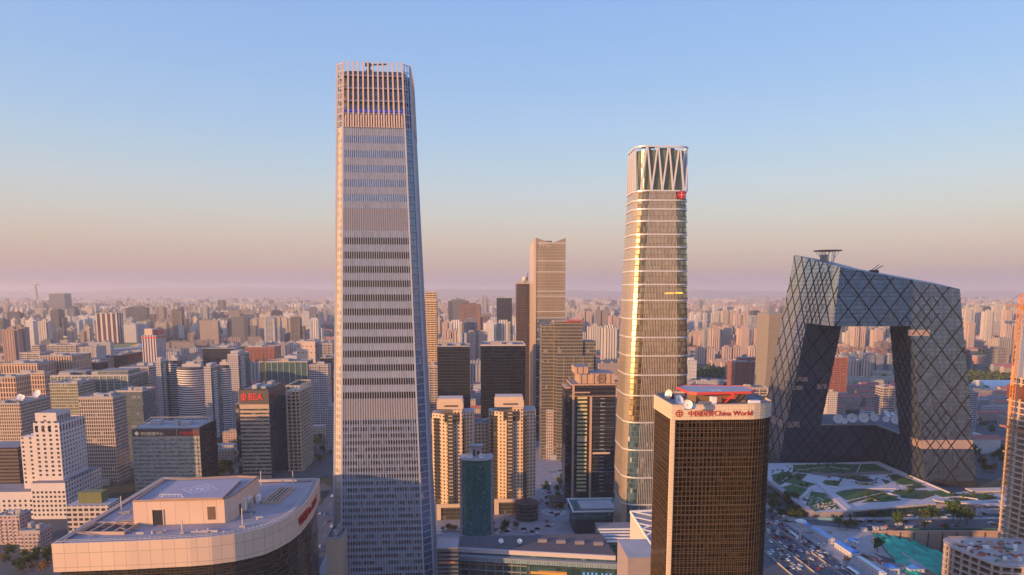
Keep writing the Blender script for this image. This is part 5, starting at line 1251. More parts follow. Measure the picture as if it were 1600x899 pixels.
m.build('star_emblem', plain('emblem_bronze', (.16, .10, .07), .6), t)
YW = plain('yellow_strip', (.62, .55, .28), .25)
n_ = int((h-30)/3.7)
for k in range(1, n_+5):
    B('yellow_window', t, YW, (w*.14, w*.36, -.5, -.02, 4+k*3.7, 4+k*3.7+1.9)) if k != 14 else B('yellow_window', t, CREAM, (w*.14, w*.36, -.5, -.02, 4+k*3.7, 4+k*3.7+3.3))
B('bay_cap', t, CRM, (w*.08, w*.42, -1.2, -.03, 4+(n_+5)*3.7+2, 4+(n_+5)*3.7+3))
for k in range(2, n_+6): B('vent_slot', t, plain('slot_grey', (.30, .33, .36), .4) if k == 2 else bpy.data.materials['slot_grey'], (w*.66, w*.76, -.12, -.02, k*3.7, k*3.7+.8))
for k, z in enumerate((h*.24, h*.43, h*.62, h*.80)): B('floor_line', t, plain('blue_line', (.10, .16, .25), .3) if k == 0 else bpy.data.materials['blue_line'], (w*.45, w+.06, -.1, -.02, z, z+.5))
B('copper_panel', t, CREAM, (w*.5, w*.9, -.25, -.02, h*.43-4, h*.43-2.3)); B('stone_pier', t, CRM, (w*.42, w*.47, -.7, -.02, 0, h-12.1)); B('stone_pier', t, CRM, (w*.02, w*.07, -.7, -.02, 0, h-1.6))

# -- low dark hall with green glass roof edge
S = spec(898, 968, 800, 545, D=34); w, D, h = S['w'], S['D'], S['h']
t = thing('low_dark_hall', S, 'low black louvred hall with teal glass upper storey and white roof frame', 'building')
walls(t, w, D, 0, h-6, fm('louvre_hall', wall=(.03, .035, .04), glass=(.06, .10, .11), cw=1.3, ch=14, x0=.3, x1=.7, y0=.1, y1=.95)); B('upper_storey', t, TEAL, (-1.5, w, -1.5, D, h-5.99, h)); m = MB(); m.box(-2, w+.5, -2, -1, h+.01, h+1); m.box(-2, w+.5, D-1, D+.5, h+.01, h+1); m.box(-2, -1, -1, D-1, h+.01, h+1); m.build('roof_frame', WHITE, t); B('roof_deck', t, ROOFW, (6, w-2, 6, D-6, h+.01, h+.8))
m = MB(); q = gd(885, 800)
t = tag(empty('canopy', (q.x-5, q.y+6, 0), TH), 'dark flat canopy beside the black tower entrance', 'canopy'); B('roof', t, DARK, (-9, 6, 0, 22, 6, 7.2))
for x in (-8, 4): B('column', t, STEEL, (x, x+.6, 1, 1.6, 0, 6)); B('column', t, STEEL, (x, x+.6, 19, 19.6, 0, 6))

# -- long low mall with tiled roof, slightly twisted
ZM = 31.0
A_, B_, C_, D_ = gd(715, 855, ZM), gd(962, 868, ZM-.0), gd(941, 835, ZM+3), gd(718, 838, ZM+3)
t = tag(empty('long_mall', (A_.x, A_.y, 0), 0), 'long low mall with dark tiled sloping roof and glazed blue-lit front', 'shopping mall')
L = lambda v: Vector((v.x-A_.x, v.y-A_.y, v.z))
a, b, c, d = L(A_), L(B_), L(C_), L(D_)
TR = NT('mall_tiles'); nz_ = TR.noise(.4, 3); gx = TR.new('TexChecker'); gx.inputs['Scale'].default_value = .55; TR.l.new(TR.new('TexCoord').outputs['Object'], gx.inputs['Vector'])
TR.l.new(TR.mix(TR.math('MULTIPLY', gx.outputs['Fac'], .5), TR.mix(nz_, (.075, .07, .078), (.12, .11, .12)), (.035, .033, .038)), TR.b.inputs['Base Color']); TR.b.inputs['Roughness'].default_value = .7
m = MB(); m.face([a, b, c, d]); m.face([(p.x, p.y, p.z-1.0) for p in (d, c, b, a)])
m.build('roof', TR.m, t)
m = MB(); 
n_ = (b-a).normalized(); fx = Vector((n_.y, -n_.x, 0))
m.prism([tuple((a+fx*1.2)[:2]), tuple((b+fx*1.2)[:2]), tuple((b-fx*.2)[:2]), tuple((a-fx*.2)[:2])], ZM-2.8, ZM-.02, mi=0, top=0, bot=True); m.build('fascia', PALE, t)
m = MB(); m.prism([tuple((a+fx*.4)[:2]), tuple((b+fx*.4)[:2]), tuple(c[:2]), tuple(d[:2])], 0, ZM-2.85, mi=0, top=0, cap=False)
m.build('glass_wall', facade('mall_glass', (.02, .04, .05), (.05, .12, .15), 3.2, 5.2, .04, .96, .08, .95, blind=.18, bcol=(.16, .22, .24), rough=.08, ior=1.8, dark=.35), t)
m = MB(); m.prism([tuple((a+fx*4-n_*2)[:2]), tuple((b+fx*4+n_*3)[:2]), tuple((b+fx*.5)[:2]), tuple((a+fx*.5)[:2])], ZM-7.5, ZM-5.0, mi=0, top=0, bot=True); m.build('glass_canopy', facade('canopy_glass', (.10, .14, .17), (.26, .36, .42), 1.6, 3, .15, .9, 0, 1, blind=.0, rough=.3, dark=.7), t)
m = MB(); m.prism([tuple((a+fx*4.2-n_*2)[:2]), tuple((b+fx*4.2+n_*3)[:2]), tuple((b+fx*.5)[:2]), tuple((a+fx*.5)[:2])], ZM-4.99, ZM-4.3, mi=0, top=0, bot=True); m.build('canopy_edge', plain('grey_blue_edge', (.26, .28, .31), .5), t)
LITM = plain('lit_shop', (.5, .26, .07), .5, emit=((1, .45, .09), .10)); LITB = plain('lit_blue', (.1, .3, .8), .5, emit=((.12, .32, 1), .15))
def onfront(nm, f0, f1, z0, z1, mat, o0=.42, o1=.7):
    m = MB(); p, q = a+(b-a)*f0, a+(b-a)*f1; m.prism([tuple((p+fx*o1)[:2]), tuple((q+fx*o1)[:2]), tuple((q+fx*o0)[:2]), tuple((p+fx*o0)[:2])], z0, z1, mi=0, top=0, bot=True); m.build(nm, mat, t)
onfront('lit_shop_window', .47, .70, ZM-15, ZM-13.4, LITM); onfront('lit_shop_window', .52, .70, ZM-13, ZM-12.6, LITM)
for k in range(7): onfront('blue_lit_window', .80+k*.026+(.01 if k > 3 else 0), .812+k*.026+(.01 if k > 3 else 0), ZM-16, ZM-12, LITB)
for k in range(9): onfront('window_frame', .02+k*.055, .025+k*.055, ZM-24, ZM-8, STEEL, .42, .9)
for k, z in enumerate((ZM-10.2, ZM-14.6, ZM-19)): onfront('ledge', 0, .45, z, z+.6, bpy.data.materials['grey_blue_edge'], .42, 1.6)
for k in range(2): onfront('red_banner', .178+k*.092, .185+k*.092, ZM-10, ZM-7.6, SRD)
for dx, dy, lb in ((.28, 6, 'white dish on the mall roof, the western one'), (.40, 7, 'white dish on the mall roof, the eastern one')):
    q = A_+(B_-A_)*dx; dish((q.x, q.y+dy, ZM+1.6), 1.7, -80, 45, lb, 'dishes on the mall roof')
for k in range(4):
    q = a+(b-a)*(.52+k*.12); B('skylight', t, ROOF, (q.x, q.x+6, q.y+12.0, q.y+14, ZM+1, ZM+2.9+.4))
S = spec(683, 716, 858, 405, D=16); t = thing('west_annex', S, 'dark glass annex with curved horizontal bands beside the tallest tower', 'building')
walls(t, S['w'], S['D'], 0, S['h'], fm('annex_bands', wall=(.10, .12, .15), glass=(.03, .04, .05), cw=3, ch=2.6, x0=0, x1=1, y0=.3, y1=.85)); B('roof_edge', t, STEEL, (-.5, S['w'], -1, S['D'], S['h']+.01, S['h']+1)); B('copper_line', t, plain('copper_glow', (.5, .2, .1), .4), (1, S['w']-2, -.3, -.02, S['h']-9, S['h']-8.2))
# side pieces near the brown tower
S = spec(945, 1004, 848, 440, D=40); t = thing('teal_canopy_hall', S, 'teal glass hall with white roof ribs in front of the ribbed tower', 'building')
walls(t, S['w'], S['D'], 0, S['h'], TEAL); 
for k in range(5): B('roof_rib', t, WHITE, (0, S['w'], k*6, k*6+1.2, S['h']+.01, S['h']+.9))
# wedge with lattice roof
Zw = 48; pts = [gd(985, 800, Zw+5), gd(1000, 800, Zw+5), gd(1034, 800, Zw+5), gd(1034, 880, Zw-10)]
t = tag(empty('lattice_roof_hall', (pts[0].x, pts[0].y, 0), 0), 'pale wedge-shaped hall with a white diamond lattice roof', 'building')
o0 = pts[0]; e0 = gd(1022, 858, 34)-o0; e1 = Vector((34, 6, 0))
m = MB(); P0, P1 = Vector((0, 0, Zw+5)), Vector((e0.x, e0.y, 34)); P2, P3 = P1+Vector((24, 5, 0)), P0+Vector((30, 4, 0))
m.face([P0, P1, P2, P3]); m.build('roof', plain('blue_grey_roof', (.17, .20, .27), .4), t)
for k in range(-2, 8):
    f_ = k/6
    for sgn in (1, -1):
        a0, b0 = f_, f_+.35*sgn+0.0
        if max(a0, b0) > 1 or min(a0, b0) < 0: continue
        p = P0.lerp(P1, a0); q = P3.lerp(P2, b0); m = MB(); m.bar(p+Vector((0, 0, .6)), q+Vector((0, 0, .6)), .55); m.build('lattice_rib', WHITE, t)
m = MB()
for p, q in ((P0, P1), (P3, P2), (P0, P3), (P1, P2)): m.bar(p+Vector((0, 0, .3)), q+Vector((0, 0, .3)), .8)
m.build('roof_rim', WHITE, t)
m = MB(); V = [P0, P1, P2, P3]
for k in range(4):
    p, q = V[k], V[(k+1) % 4]; m.face([(p.x, p.y, 0), (q.x, q.y, 0), (q.x, q.y, q.z-.3), (p.x, p.y, p.z-.3)])
m.build('wall', PALE, t)
S = spec(981, 1030, 872, 330, D=26); t = thing('granite_block', S, 'plain grey granite block at the foot of the brown tower', 'building'); walls(t, S['w'], S['D'], 0, S['h'], fm('granite_panels', wall=(.30, .24, .26), glass=(.33, .27, .29), cw=3.5, ch=3.2, x0=.02, x1=.98, y0=.02, y1=.98, rough=.7, dark=.92), roof=ROOFW)
# ---- big rounded hotel in front (left)
ZH = 76.0
t = tag(empty('grand_hotel', (0, 0, 0), 0), 'large rounded hotel with cream stone band, red side lettering and rooftop helipad', 'hotel')
pp = [(80, 850), (200, 846), (296, 841.5), (330, 839), (366, 834.5), (392, 829.5), (413, 824.5), (435, 815.5), (453, 806), (468, 795), (479, 783), (488, 771), (495, 757)]
out = [gd(x, y, ZH) for x, y in pp]; back = [gd(406, 757.5, ZH), gd(250, 753, ZH)]
# smooth outer path
loop = [tuple(p[:2]) for p in out]+[(out[-1].x-2, out[-1].y+14), (back[0].x, back[0].y+12), (back[1].x-4, back[1].y+10)]
def inset(lp, d):
    n = len(lp); o = []
    for i in range(n):
        a, b, c = Vector(lp[i-1]), Vector(lp[i]), Vector(lp[(i+1) % n])
        n1 = (b-a).normalized(); n2 = (c-b).normalized(); nn_ = Vector((-n1.y-n2.y, n1.x+n2.x)); nn_.normalize()
        k = d/max(.5, nn_.dot(Vector((-n1.y, n1.x)))); o.append((b.x+nn_.x*k, b.y+nn_.y*k))
    return o
HS = facade('hotel_stone', (.44, .33, .26), (.74, .53, .39), 5.6, 7.1, .02, .98, .02, .98, blind=0, rough=.75, dark=.93, ior=1.4, wob=0, grime=.1)
HG = facade('hotel_dark_glass', (.05, .035, .03), (.045, .035, .03), 2.2, 2.6, .05, .95, .06, .94, blind=.1, bcol=(.12, .07, .04), rough=.08, ior=1.8, dark=.3, wob=.03)
zf_ = ZH-14.2
m = MB(); m.prism(loop, zf_, ZH, mi=0, cap=False, bot=True, top=0, sm=False); m.build('stone_band', HS, t)
lo_ = inset(loop, 2.0)
nb = 20; fh = zf_/nb
for k in range(nb): m = MB(); m.prism(lo_, k*fh, (k+1)*fh-.25, mi=0, cap=False); m.build('window_band', HG, t)
m = MB()
for k in range(nb): m.prism(inset(loop, 1.7), (k+1)*fh-.249, (k+1)*fh-.01, mi=0, top=0, bot=True)
m.build('floor_trims', bpy.data.materials['gold_trim'], t, kind='stuff')
ZD = ZH-1.4
ROOFD = plain('hotel_roof_deck', (.30, .27, .29), .9, vary=.32, scale=.09)
m = MB(); m.face([(x, y, ZD) for x, y in inset(loop, .8)]); m.build('roof_deck', ROOFD, t)
m = MB(); i0, i1 = loop, inset(loop, .79); n = len(loop)
for k in range(n):
    j = (k+1) % n; m.face([i0[k]+(ZH,), i0[j]+(ZH,), i1[j]+(ZH,), i1[k]+(ZH,)]); m.face([i1[k]+(ZH,), i1[j]+(ZH,), i1[j]+(ZD,), i1[k]+(ZD,)])
m.build('parapet_cap', PALE, t)
m = MB(); r1 = inset(loop, 1.4); r2 = inset(loop, 3.6)
for k in range(n):
    j = (k+1) % n
    for L_ in (r1, r2): m.bar(L_[k]+(ZH+.5,), L_[j]+(ZH+.5,), .16)
    a, b = Vector(r1[k]+(ZH+.5,)), Vector(r1[j]+(ZH+.5,)); c, d = Vector(r2[k]+(ZH+.5,)), Vector(r2[j]+(ZH+.5,)); q_ = max(1, int((b-a).length/2.2))
    for s_ in range(q_): m.bar(a.lerp(b, s_/q_), c.lerp(d, s_/q_), .11); m.bar(a.lerp(b, s_/q_), a.lerp(b, s_/q_)-Vector((0, 0, 1.8)), .08)
m.build('cleaning_rail', plain('rail_grey', (.5, .45, .42), .5), t)
# penthouse block
zp = 87.2; Q = [gd(207, 785, zp), gd(350, 781, zp), gd(365, 776, zp), gd(404, 746.5, zp), gd(372, 745.6, zp), gd(258, 751, zp)]
blk = [tuple(p[:2]) for p in Q]
m = MB(); m.prism(blk, ZD+.01, zp, mi=0, top=1); pb_ = m.build('penthouse', [facade('penthouse_stone', (.42, .30, .23), (.70, .49, .36), 7, 20, .015, .985, 0, 1, blind=0, rough=.8, dark=.95, ior=1.4, wob=0), ROOFD], t)
m = MB(); i1 = inset(blk, .8)
for k in range(6):
    j = (k+1) % 6; m.face([blk[k]+(zp+1,), blk[j]+(zp+1,), i1[j]+(zp+1,), i1[k]+(zp+1,)]); m.face([i1[k]+(zp+1,), i1[j]+(zp+1,), i1[j]+(zp+.01,), i1[k]+(zp+.01,)]); m.face([blk[k]+(zp+.01,), blk[j]+(zp+.01,), blk[j]+(zp+1,), blk[k]+(zp+1,)])
m.build('parapet', plain('rust_cap', (.36, .24, .19), .8), pb_)
hpq = [gd(242, 779.5, zp+1.6), gd(348, 778, zp+1.6), gd(376, 750.5, zp+1.6), gd(278, 752, zp+1.6)]
m = MB(); m.prism([tuple(p[:2]) for p in hpq], zp+.5, zp+1.7, mi=0, top=1, bot=True); hd = m.build('helipad', [bpy.data.materials['rust_cap'], plain('pad_grey', (.36, .31, .35), .85, vary=.08)], t)
cen_ = sum(hpq, Vector())/4; WM = plain('pad_white', (.72, .68, .68), .7)
m = MB(); ux = (hpq[1]-hpq[0]).normalized(); ux.z = 0; uy = Vector((-ux.y, ux.x, 0)); zz = zp+1.705
def ringq(r0, r1, n, rot=0):
    for k in range(n):
        a_, b_ = 2*math.pi*k/n+rot, 2*math.pi*(k+1)/n+rot; pts = []
        for r_, an in ((r0, a_), (r1, a_), (r1, b_), (r0, b_)):
            v = cen_+ux*r_*math.cos(an)+uy*r_*math.sin(an); pts.append((v.x, v.y, zz))
        m.face(pts)
ringq(9.2, 9.7, 4, math.pi/4*0); ringq(4.4, 4.8, 28)
for s_ in (-1, 1): 
    v = cen_+ux*s_*1.4; m.face([(v+ux*.35*a+uy*2.4*b+Vector((0, 0, zz-v.z)))[:] for a, b in ((-1, -1), (1, -1), (1, 1), (-1, 1))])
m.face([(cen_+ux*1.2*a+uy*.35*b+Vector((0, 0, zz+.003-cen_.z)))[:] for a, b in ((-1, -1), (1, -1), (1, 1), (-1, 1))])
m.build('landing_mark', WM, hd)
def onwall(nm, A, Bq, f0, f1, z0, z1, mat, par=None, off=.15):
    A, Bq = Vector(A[:2]), Vector(Bq[:2]); d = (Bq-A).normalized(); nn_ = Vector((d.y, -d.x)); p, q = A+(Bq-A)*f0, A+(Bq-A)*f1
    m = MB(); m.prism([tuple(p+nn_*off), tuple(q+nn_*off), tuple(q+nn_*.01), tuple(p+nn_*.01)], z0, z1, mi=0, top=0, bot=True); m.build(nm, mat, par or pb_)
onwall('doorway', Q[0], Q[1], .21, .32, ZD+.1, ZD+8, DARK); onwall('louvre_door', Q[0], Q[1], .81, .895, ZD+2, ZD+9, plain('louvre_brown', (.16, .09, .06), .7)); onwall('door_frame', Q[0], Q[1], .20, .21, ZD+.1, ZD+8.3, CREAM, off=.4); onwall('door_frame', Q[0], Q[1], .32, .33, ZD+.1, ZD+8.3, CREAM, off=.4)
onwall('side_door', Q[2], Q[3], .36, .42, ZD+.1, ZD+7, WHITE, off=.5); onwall('side_door', Q[2], Q[3], .18, .24, ZD+.1, ZD+6, DARK, off=.2); onwall('side_duct', Q[2], Q[3], .46, .62, ZD+5, ZD+6.2, WHITE, off=1.2)
# roof pits
for (x, y), (x2, y2), nm in (((120, 836), (220, 820), 'a'), ((410, 788), (460, 765), 'b')):
    p, q = gd(x, y, ZD), gd(x2, y2, ZD); mm = plain('roof_well_stone', (.5, .34, .26), .8) if nm == 'a' else bpy.data.materials['roof_well_stone']
    m = MB(); x0, x1, y0, y1 = min(p.x, q.x), max(p.x, q.x), min(p.y, q.y), max(p.y, q.y)
    m.box(x0, x1, y0, y0+.6, ZD+.01, ZD+1.6); m.box(x0, x1, y1-.6, y1, ZD+.01, ZD+1.6); m.box(x0, x0+.6, y0+.6, y1-.6, ZD+.01, ZD+1.6); m.box(x1-.6, x1, y0+.6, y1-.6, ZD+.01, ZD+1.6); m.build('roof_well', mm, t)
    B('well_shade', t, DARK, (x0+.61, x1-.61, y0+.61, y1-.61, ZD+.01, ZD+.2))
    for k in range(1, 4): B('well_beam', t, mm, (lerp(x0, x1, k/4)-.3, lerp(x0, x1, k/4)+.3, y0+.61, y1-.61, ZD+1, ZD+1.5))
def onroof(nm, px, py, sx, sy, hh, mat): p = gd(px, py, ZD); B(nm, t, mat, (p.x-sx/2, p.x+sx/2, p.y-sy/2, p.y+sy/2, ZD+.01, ZD+hh))
onroof('mast', 190, 800, .35, .35, 9, PALE); onroof('mast', 285, 833, .5, .5, 6.5, PALE); onroof('mast', 379, 823, .4, .4, 10, PALE); onroof('mast', 458, 758, .4, .4, 9, PALE); onroof('mast', 408, 758, .4, .4, 9, PALE)
onroof('mast_base', 285, 834, 2, 1, .8, CONC); onroof('mast_base', 379, 824, 3, 1.2, 1, CONC); onroof('mast_base', 195, 802, 6, 2, 1, CONC); onroof('roof_box', 404, 785, 1.5, 5, 4.5, WHITE); onroof('roof_box', 392, 793, 2.5, 2.5, 3, ROOFW)
for x, y in ((258, 832), (308, 831), (325, 829), (350, 833), (238, 834), (392, 805), (402, 812)): onroof('roof_vent', x, y, .8, .8, 1.2, PALE)
m = MB(); p = gd(268, 779, zp+1)
for k in range(8): m.bar((p.x-6+k*1.6, p.y, zp+.5), (p.x-6+k*1.6, p.y, zp+3.2), .1)
m.bar((p.x-6, p.y, zp+3.2), (p.x+5, p.y, zp+3.2), .12); m.bar((p.x-7.5, p.y, zp+.6), (p.x-4, p.y, zp+2.6), .12); m.bar((p.x+8, p.y, zp+.6), (p.x+5, p.y, zp+2.6), .12); m.build('roof_trestle', WHITE, t)
rr_ = random.Random(31)
for k in range(16):
    px_, py_ = rr_.choice([(rr_.uniform(170, 330), rr_.uniform(829, 836)), (rr_.uniform(372, 440), rr_.uniform(795, 815)), (rr_.uniform(130, 200), rr_.uniform(812, 836)), (rr_.uniform(405, 460), rr_.uniform(770, 790))])
    p = gd(px_, py_, ZD); l_ = rr_.uniform(2, 9); B('roof_duct', t, STEEL if k % 3 else ROOFW, (p.x-l_/2, p.x+l_/2, p.y-.35, p.y+.35, ZD+.012+k*.002, ZD+.5+rr_.uniform(0, .6)))
m = MB(); g1, g2 = inset(loop, 1.9), inset(loop, 3.1)
for k in range(n):
    j = (k+1) % n; m.face([g1[k]+(ZD+.03,), g1[j]+(ZD+.03,), g2[j]+(ZD+.03,), g2[k]+(ZD+.03,)])
m.build('roof_gutter', DARK, t)
# red script along the curved side
SGR = plain('hotel_sign_red', (.45, .02, .03), .45)
side = [Vector(p[:2]) for p in out[7:]]
acc = [0]
for p, q in zip(side[:-1], side[1:]): acc.append(acc[-1]+(q-p).length)
def along(d):
    for k in range(len(acc)-1):
        if d <= acc[k+1] or k == len(acc)-2:
            f_ = (d-acc[k])/(acc[k+1]-acc[k]); p = side[k].lerp(side[k+1], f_); dd = (side[k+1]-side[k]).normalized(); return p, dd
tot = acc[-1]; s0 = tot*.28; word = '中国大饭店 China World Hotel'; dcur = s0; scale_ = (tot*.95-s0)/ (5*4.6+1.5+17*2.25)
for ch in word:
    adv = 4.6 if ord(ch) > 1000 else (1.6 if ch in ' il' else 2.35)
    if ch != ' ':
        p, dd = along(dcur); nn_ = Vector((dd.y, -dd.x)); q = p+nn_*.25
        text(ch, t, (q.x, q.y, ZH-9.3), 6.2 if ord(ch) > 1000 else 6.4, SGR, 'sign_letter', rotz=math.degrees(math.atan2(dd.y, dd.x)), ext=.2, sx=adv*scale_/ (6.2 if ord(ch) > 1000 else 3.6)*1.0)
    dcur += adv*scale_
# -- bottom-left neighbours
S = spec(-6, 66, 816, 500, D=16); w, D, h = S['w'], S['D'], S['h']
def old_flats(x0, x1, y, Y, D, label, th=TH, ps=None):
    S = spec(x0, x1, y, Y, D=D, ps=ps, th=th); w, D, h = S['w'], S['D'], S['h']; t = thing('old_apartments', S, label, 'apartment block', 'old pink apartment blocks by the trees')
    walls(t, w, D, 0, h, fm('old_pink', wall=(.46, .33, .31), glass=(.08, .07, .08), cw=3.1, ch=2.9, x0=.25, x1=.75, y0=.3, y1=.75, blind=.25, bcol=(.35, .3, .28)), roof=ROOFW)
    for k in range(int(h/2.9)-1):
        for f_ in (.12, .38, .62, .86): B('balcony', t, PALE, (w*f_-1.6, w*f_+1.6, -1.3, -.01, 2.9*k+2.9, 2.9*k+3.9))
    roof_kit(t, w, D, h, int(x0)+11)
old_flats(-8, 30, 808, 520, 14, 'old pink balconied flats at the far left corner'); old_flats(30, 62, 832, 505, 12, 'lower pink flats with a pale blank gable beside the trees', ps=80)
S = spec(122, 158, 770, 545, ps=168); t = thing('olive_roof_block', S, 'small pale block with an olive-green netted roof box', 'building')
w, D, h = S['w'], S['D'], S['h']; B('roof_box', t, plain('olive_net', (.16, .17, .07), .9, vary=.3), (0, w, 0, D, h-9, h)); 
tiers(t, fm('pale_loggia', wall=(.55, .46, .42), glass=(.07, .06, .06), cw=4.5, ch=4, x0=.15, x1=.85, y0=.2, y1=.75), [(-7, w+8, -6, D+4, 0, h-9.01)], roof=ROOFW)
S = spec(-30, 27, 700, 640, D=30); t = thing('curved_dark_block', S, 'dark banded round block at the picture edge with pale podium', 'building'); walls(t, S['w'], 30, 0, S['h'], fm('dark_bands', wall=(.12, .09, .08), glass=(.05, .04, .04), cw=6, ch=3.4, x0=0, x1=1, y0=.3, y1=.7))

# ---- tower under construction (right) with annex
ORC = plain('raw_concrete', (.58, .42, .31), .85, vary=.12, scale=.4); ORD = plain('raw_core', (.10, .07, .055), .95)
q = gd(1561, 853, 0); Yc = 506; bl_ = pt(1560, 850, Yc); tp = pt(1583, 580, Yc)
t = tag(empty('concrete_skyscraper', (bl_.x+2, 462, 0), TH), 'unfinished concrete skyscraper with raw slabs and columns at the picture edge', 'building under construction')
hh = tp.z; lean = tp.x-bl_.x; nf = int(hh/4.2); W_ = 44
def fpz(z, o=0.0): f_ = max(0, (z-20)/(hh-20)); i = lean*f_; return [(i-o, i*.6-o), (W_-i+o, i*.6-o), (W_-i+o, W_-i*.6+o), (i-o, W_-i*.6+o)]
m = MB(); m.prism([(10, 10), (34, 10), (34, 34), (10, 34)], 0, hh+6); m.build('core', ORD, t)
for k in range(nf+1):
    z = k*hh/nf; m = MB(); m.prism(fpz(z, .9 if k % 9 else 1.6), z-.45, z+.45, mi=0, top=0, bot=True); m.build('floor_slab', ORC, t)
def colz(x, y, nm='column', ww=.75, z0=0, z1=None):
    z1 = z1 or hh+4
    m = MB(); a, b = fpz(z0), fpz(z1)
    def at(f, z): 
        l, r_, s0, s1 = f[0][0], f[1][0], f[0][1], f[2][1]; return Vector((lerp(l, r_, x), lerp(s0, s1, y), z))
    m.bar(at(a, z0), at(b, z1), ww); m.build(nm, ORC, t)
for f_ in (0, .16, .33, .5, .66, .83, 1): colz(f_, 0)
for f_ in (.2, .4, .6, .8, 1): colz(0, f_)
for f_ in (.33, .66, 1): colz(1, f_)
zb0, zb1 = H-slope(662)*Yc, H-slope(640)*Yc; a, b = fpz(zb0), fpz(zb1)
for k in range(6):
    x0, x1 = lerp(a[0][0], a[1][0], k/6), lerp(b[0][0], b[1][0], (k+.5)/6); x2 = lerp(a[0][0], a[1][0], (k+1)/6)
    m = MB(); m.bar((x0, a[0][1]-.4, zb0), (x1, b[0][1]-.4, zb1), .7); m.bar((x2, a[0][1]-.4, zb0), (x1, b[0][1]-.4, zb1), .7); m.build('transfer_strut', ORC, t)
m = MB(); m.prism(fpz(zb0-2, 4), zb0-2.6, zb0-1.6, mi=0, top=0, bot=True); m.build('safety_deck', plain('safety_red', (.45, .18, .10), .8), t)
m = MB(); m.prism(fpz(hh*.86, 2), hh*.86, hh*.86+9, mi=0, cap=False) ; m.prism(fpz(hh*.86, 1.9), hh*.86, hh*.86+9, mi=0, cap=False); m.build('scaffold_net', plain('dark_red_net', (.16, .05, .035), .9, vary=.4), t)
for k in range(9):
    x = 2+k*4.6; B('starter_bar_cluster', t, plain('rebar', (.2, .08, .05), .8) if k == 0 else bpy.data.materials['rebar'], (x+lean*.8, x+lean*.8+.7, 4, 4.7, hh+.5, hh+7+(k % 3)*2))
B('column', t, ORC, (lean+2, lean+4, 2, 4, hh, hh+10))
qx = pt(1594, 480, 470); tower_crane(qx.x, qx.y, hh*.4, qx.z-hh*.4, 40, 12, 'orange tower crane standing against the unfinished skyscraper')
ph_ = H-slope(560)*Yc
t2_ = tag(empty('hoist_panel', (pt(1592, 520, 474).x, 474, 0), TH), 'tall curved pale climbing screen on the unfinished skyscraper', 'climbing screen'); m = MB(); zA_, zB_ = H-slope(590)*474, H-slope(508)*474
for k in range(8):
    f0, f1 = k/8, (k+1)/8; m.face([(-1.5*math.sin(f0*3.1), 0, lerp(zA_, zB_, f0)), (9, 0, lerp(zA_, zB_, f0)), (9, 0, lerp(zA_, zB_, f1)), (-1.5*math.sin(f1*3.1)+f1*2, 0, lerp(zA_, zB_, f1))]); 
for k in range(8):
    f0, f1 = k/8, (k+1)/8; m.face([(9, .6, lerp(zA_, zB_, f0)), (-1.5*math.sin(f0*3.1), .6, lerp(zA_, zB_, f0)), (-1.5*math.sin(f1*3.1)+f1*2, .6, lerp(zA_, zB_, f1)), (9, .6, lerp(zA_, zB_, f1))])
m.build('screen', plain('screen_pale', (.52, .5, .5), .5), t2_)
B('mast', t2_, STEEL, (3, 3.6, .7, 1.3, 0, zB_))
# annex
ZA_ = 24.0
ap = [gd(1476, 843, ZA_), gd(1477, 848, ZA_), gd(1490, 856, ZA_), gd(1530, 872, ZA_), gd(1550, 880, ZA_), gd(1565, 884, ZA_), gd(1600, 886, ZA_), gd(1680, 886, ZA_), gd(1680, 846, ZA_), gd(1535, 841, ZA_), gd(1482, 841, ZA_)]
lp = [tuple(p[:2]) for p in ap]
t = tag(empty('concrete_annex', (0, 0, 0), 0), 'low rounded unfinished concrete block with a cluttered roof', 'building under construction')
m = MB(); m.prism(inset(lp, 3), PITZ+.1, ZA_-1, mi=0, top=0); m.build('core', ORD, t)
for k in range(11):
    z = ZA_-k*4.3; m = MB(); m.prism(inset(lp, -.4 if k else -.8), z-.9, z, mi=0, top=0, bot=True); m.build('floor_slab', [plain('annex_concrete', (.46, .36, .32), .85, vary=.15, scale=.3)] if k == 0 else bpy.data.materials['annex_concrete'], t)
ip = inset(lp, .5)
for a, b in zip(ip[:7], ip[1:8]):
    A_, B_ = Vector(a), Vector(b); n_ = max(1, round((B_-A_).length/6))
    for k in range(n_): c = A_+(B_-A_)*k/n_; B('column', t, bpy.data.materials['annex_concrete'], (c.x-.6, c.x+.6, c.y-.6, c.y+.6, PITZ+.1, ZA_-.91))
m = MB()
for a, b in zip(lp, lp[1:]+lp[:1]): m.bar(a+(ZA_+1.1,), b+(ZA_+1.1,), .13); m.bar(a+(ZA_+.6,), b+(ZA_+.6,), .1)
m.build('guard_rail', PALE, t)
rnd = random.Random(12); JM = [plain('rust_sheet', (.42, .13, .07), .8), plain('grey_board', (.35, .32, .32), .8), plain('green_sheet', (.06, .22, .16), .8), plain('timber', (.45, .30, .2), .8), plain('dark_red_steel', (.2, .06, .05), .7), WHITE]
JN = ['rust_sheet_stack', 'board_stack', 'netting_bundle', 'timber_stack', 'steel_bundle', 'supply_box']
JC = ['rust red sheet stack', 'grey board stack', 'green netting bundle', 'pale timber stack', 'dark red steel bundle', 'white supply box']
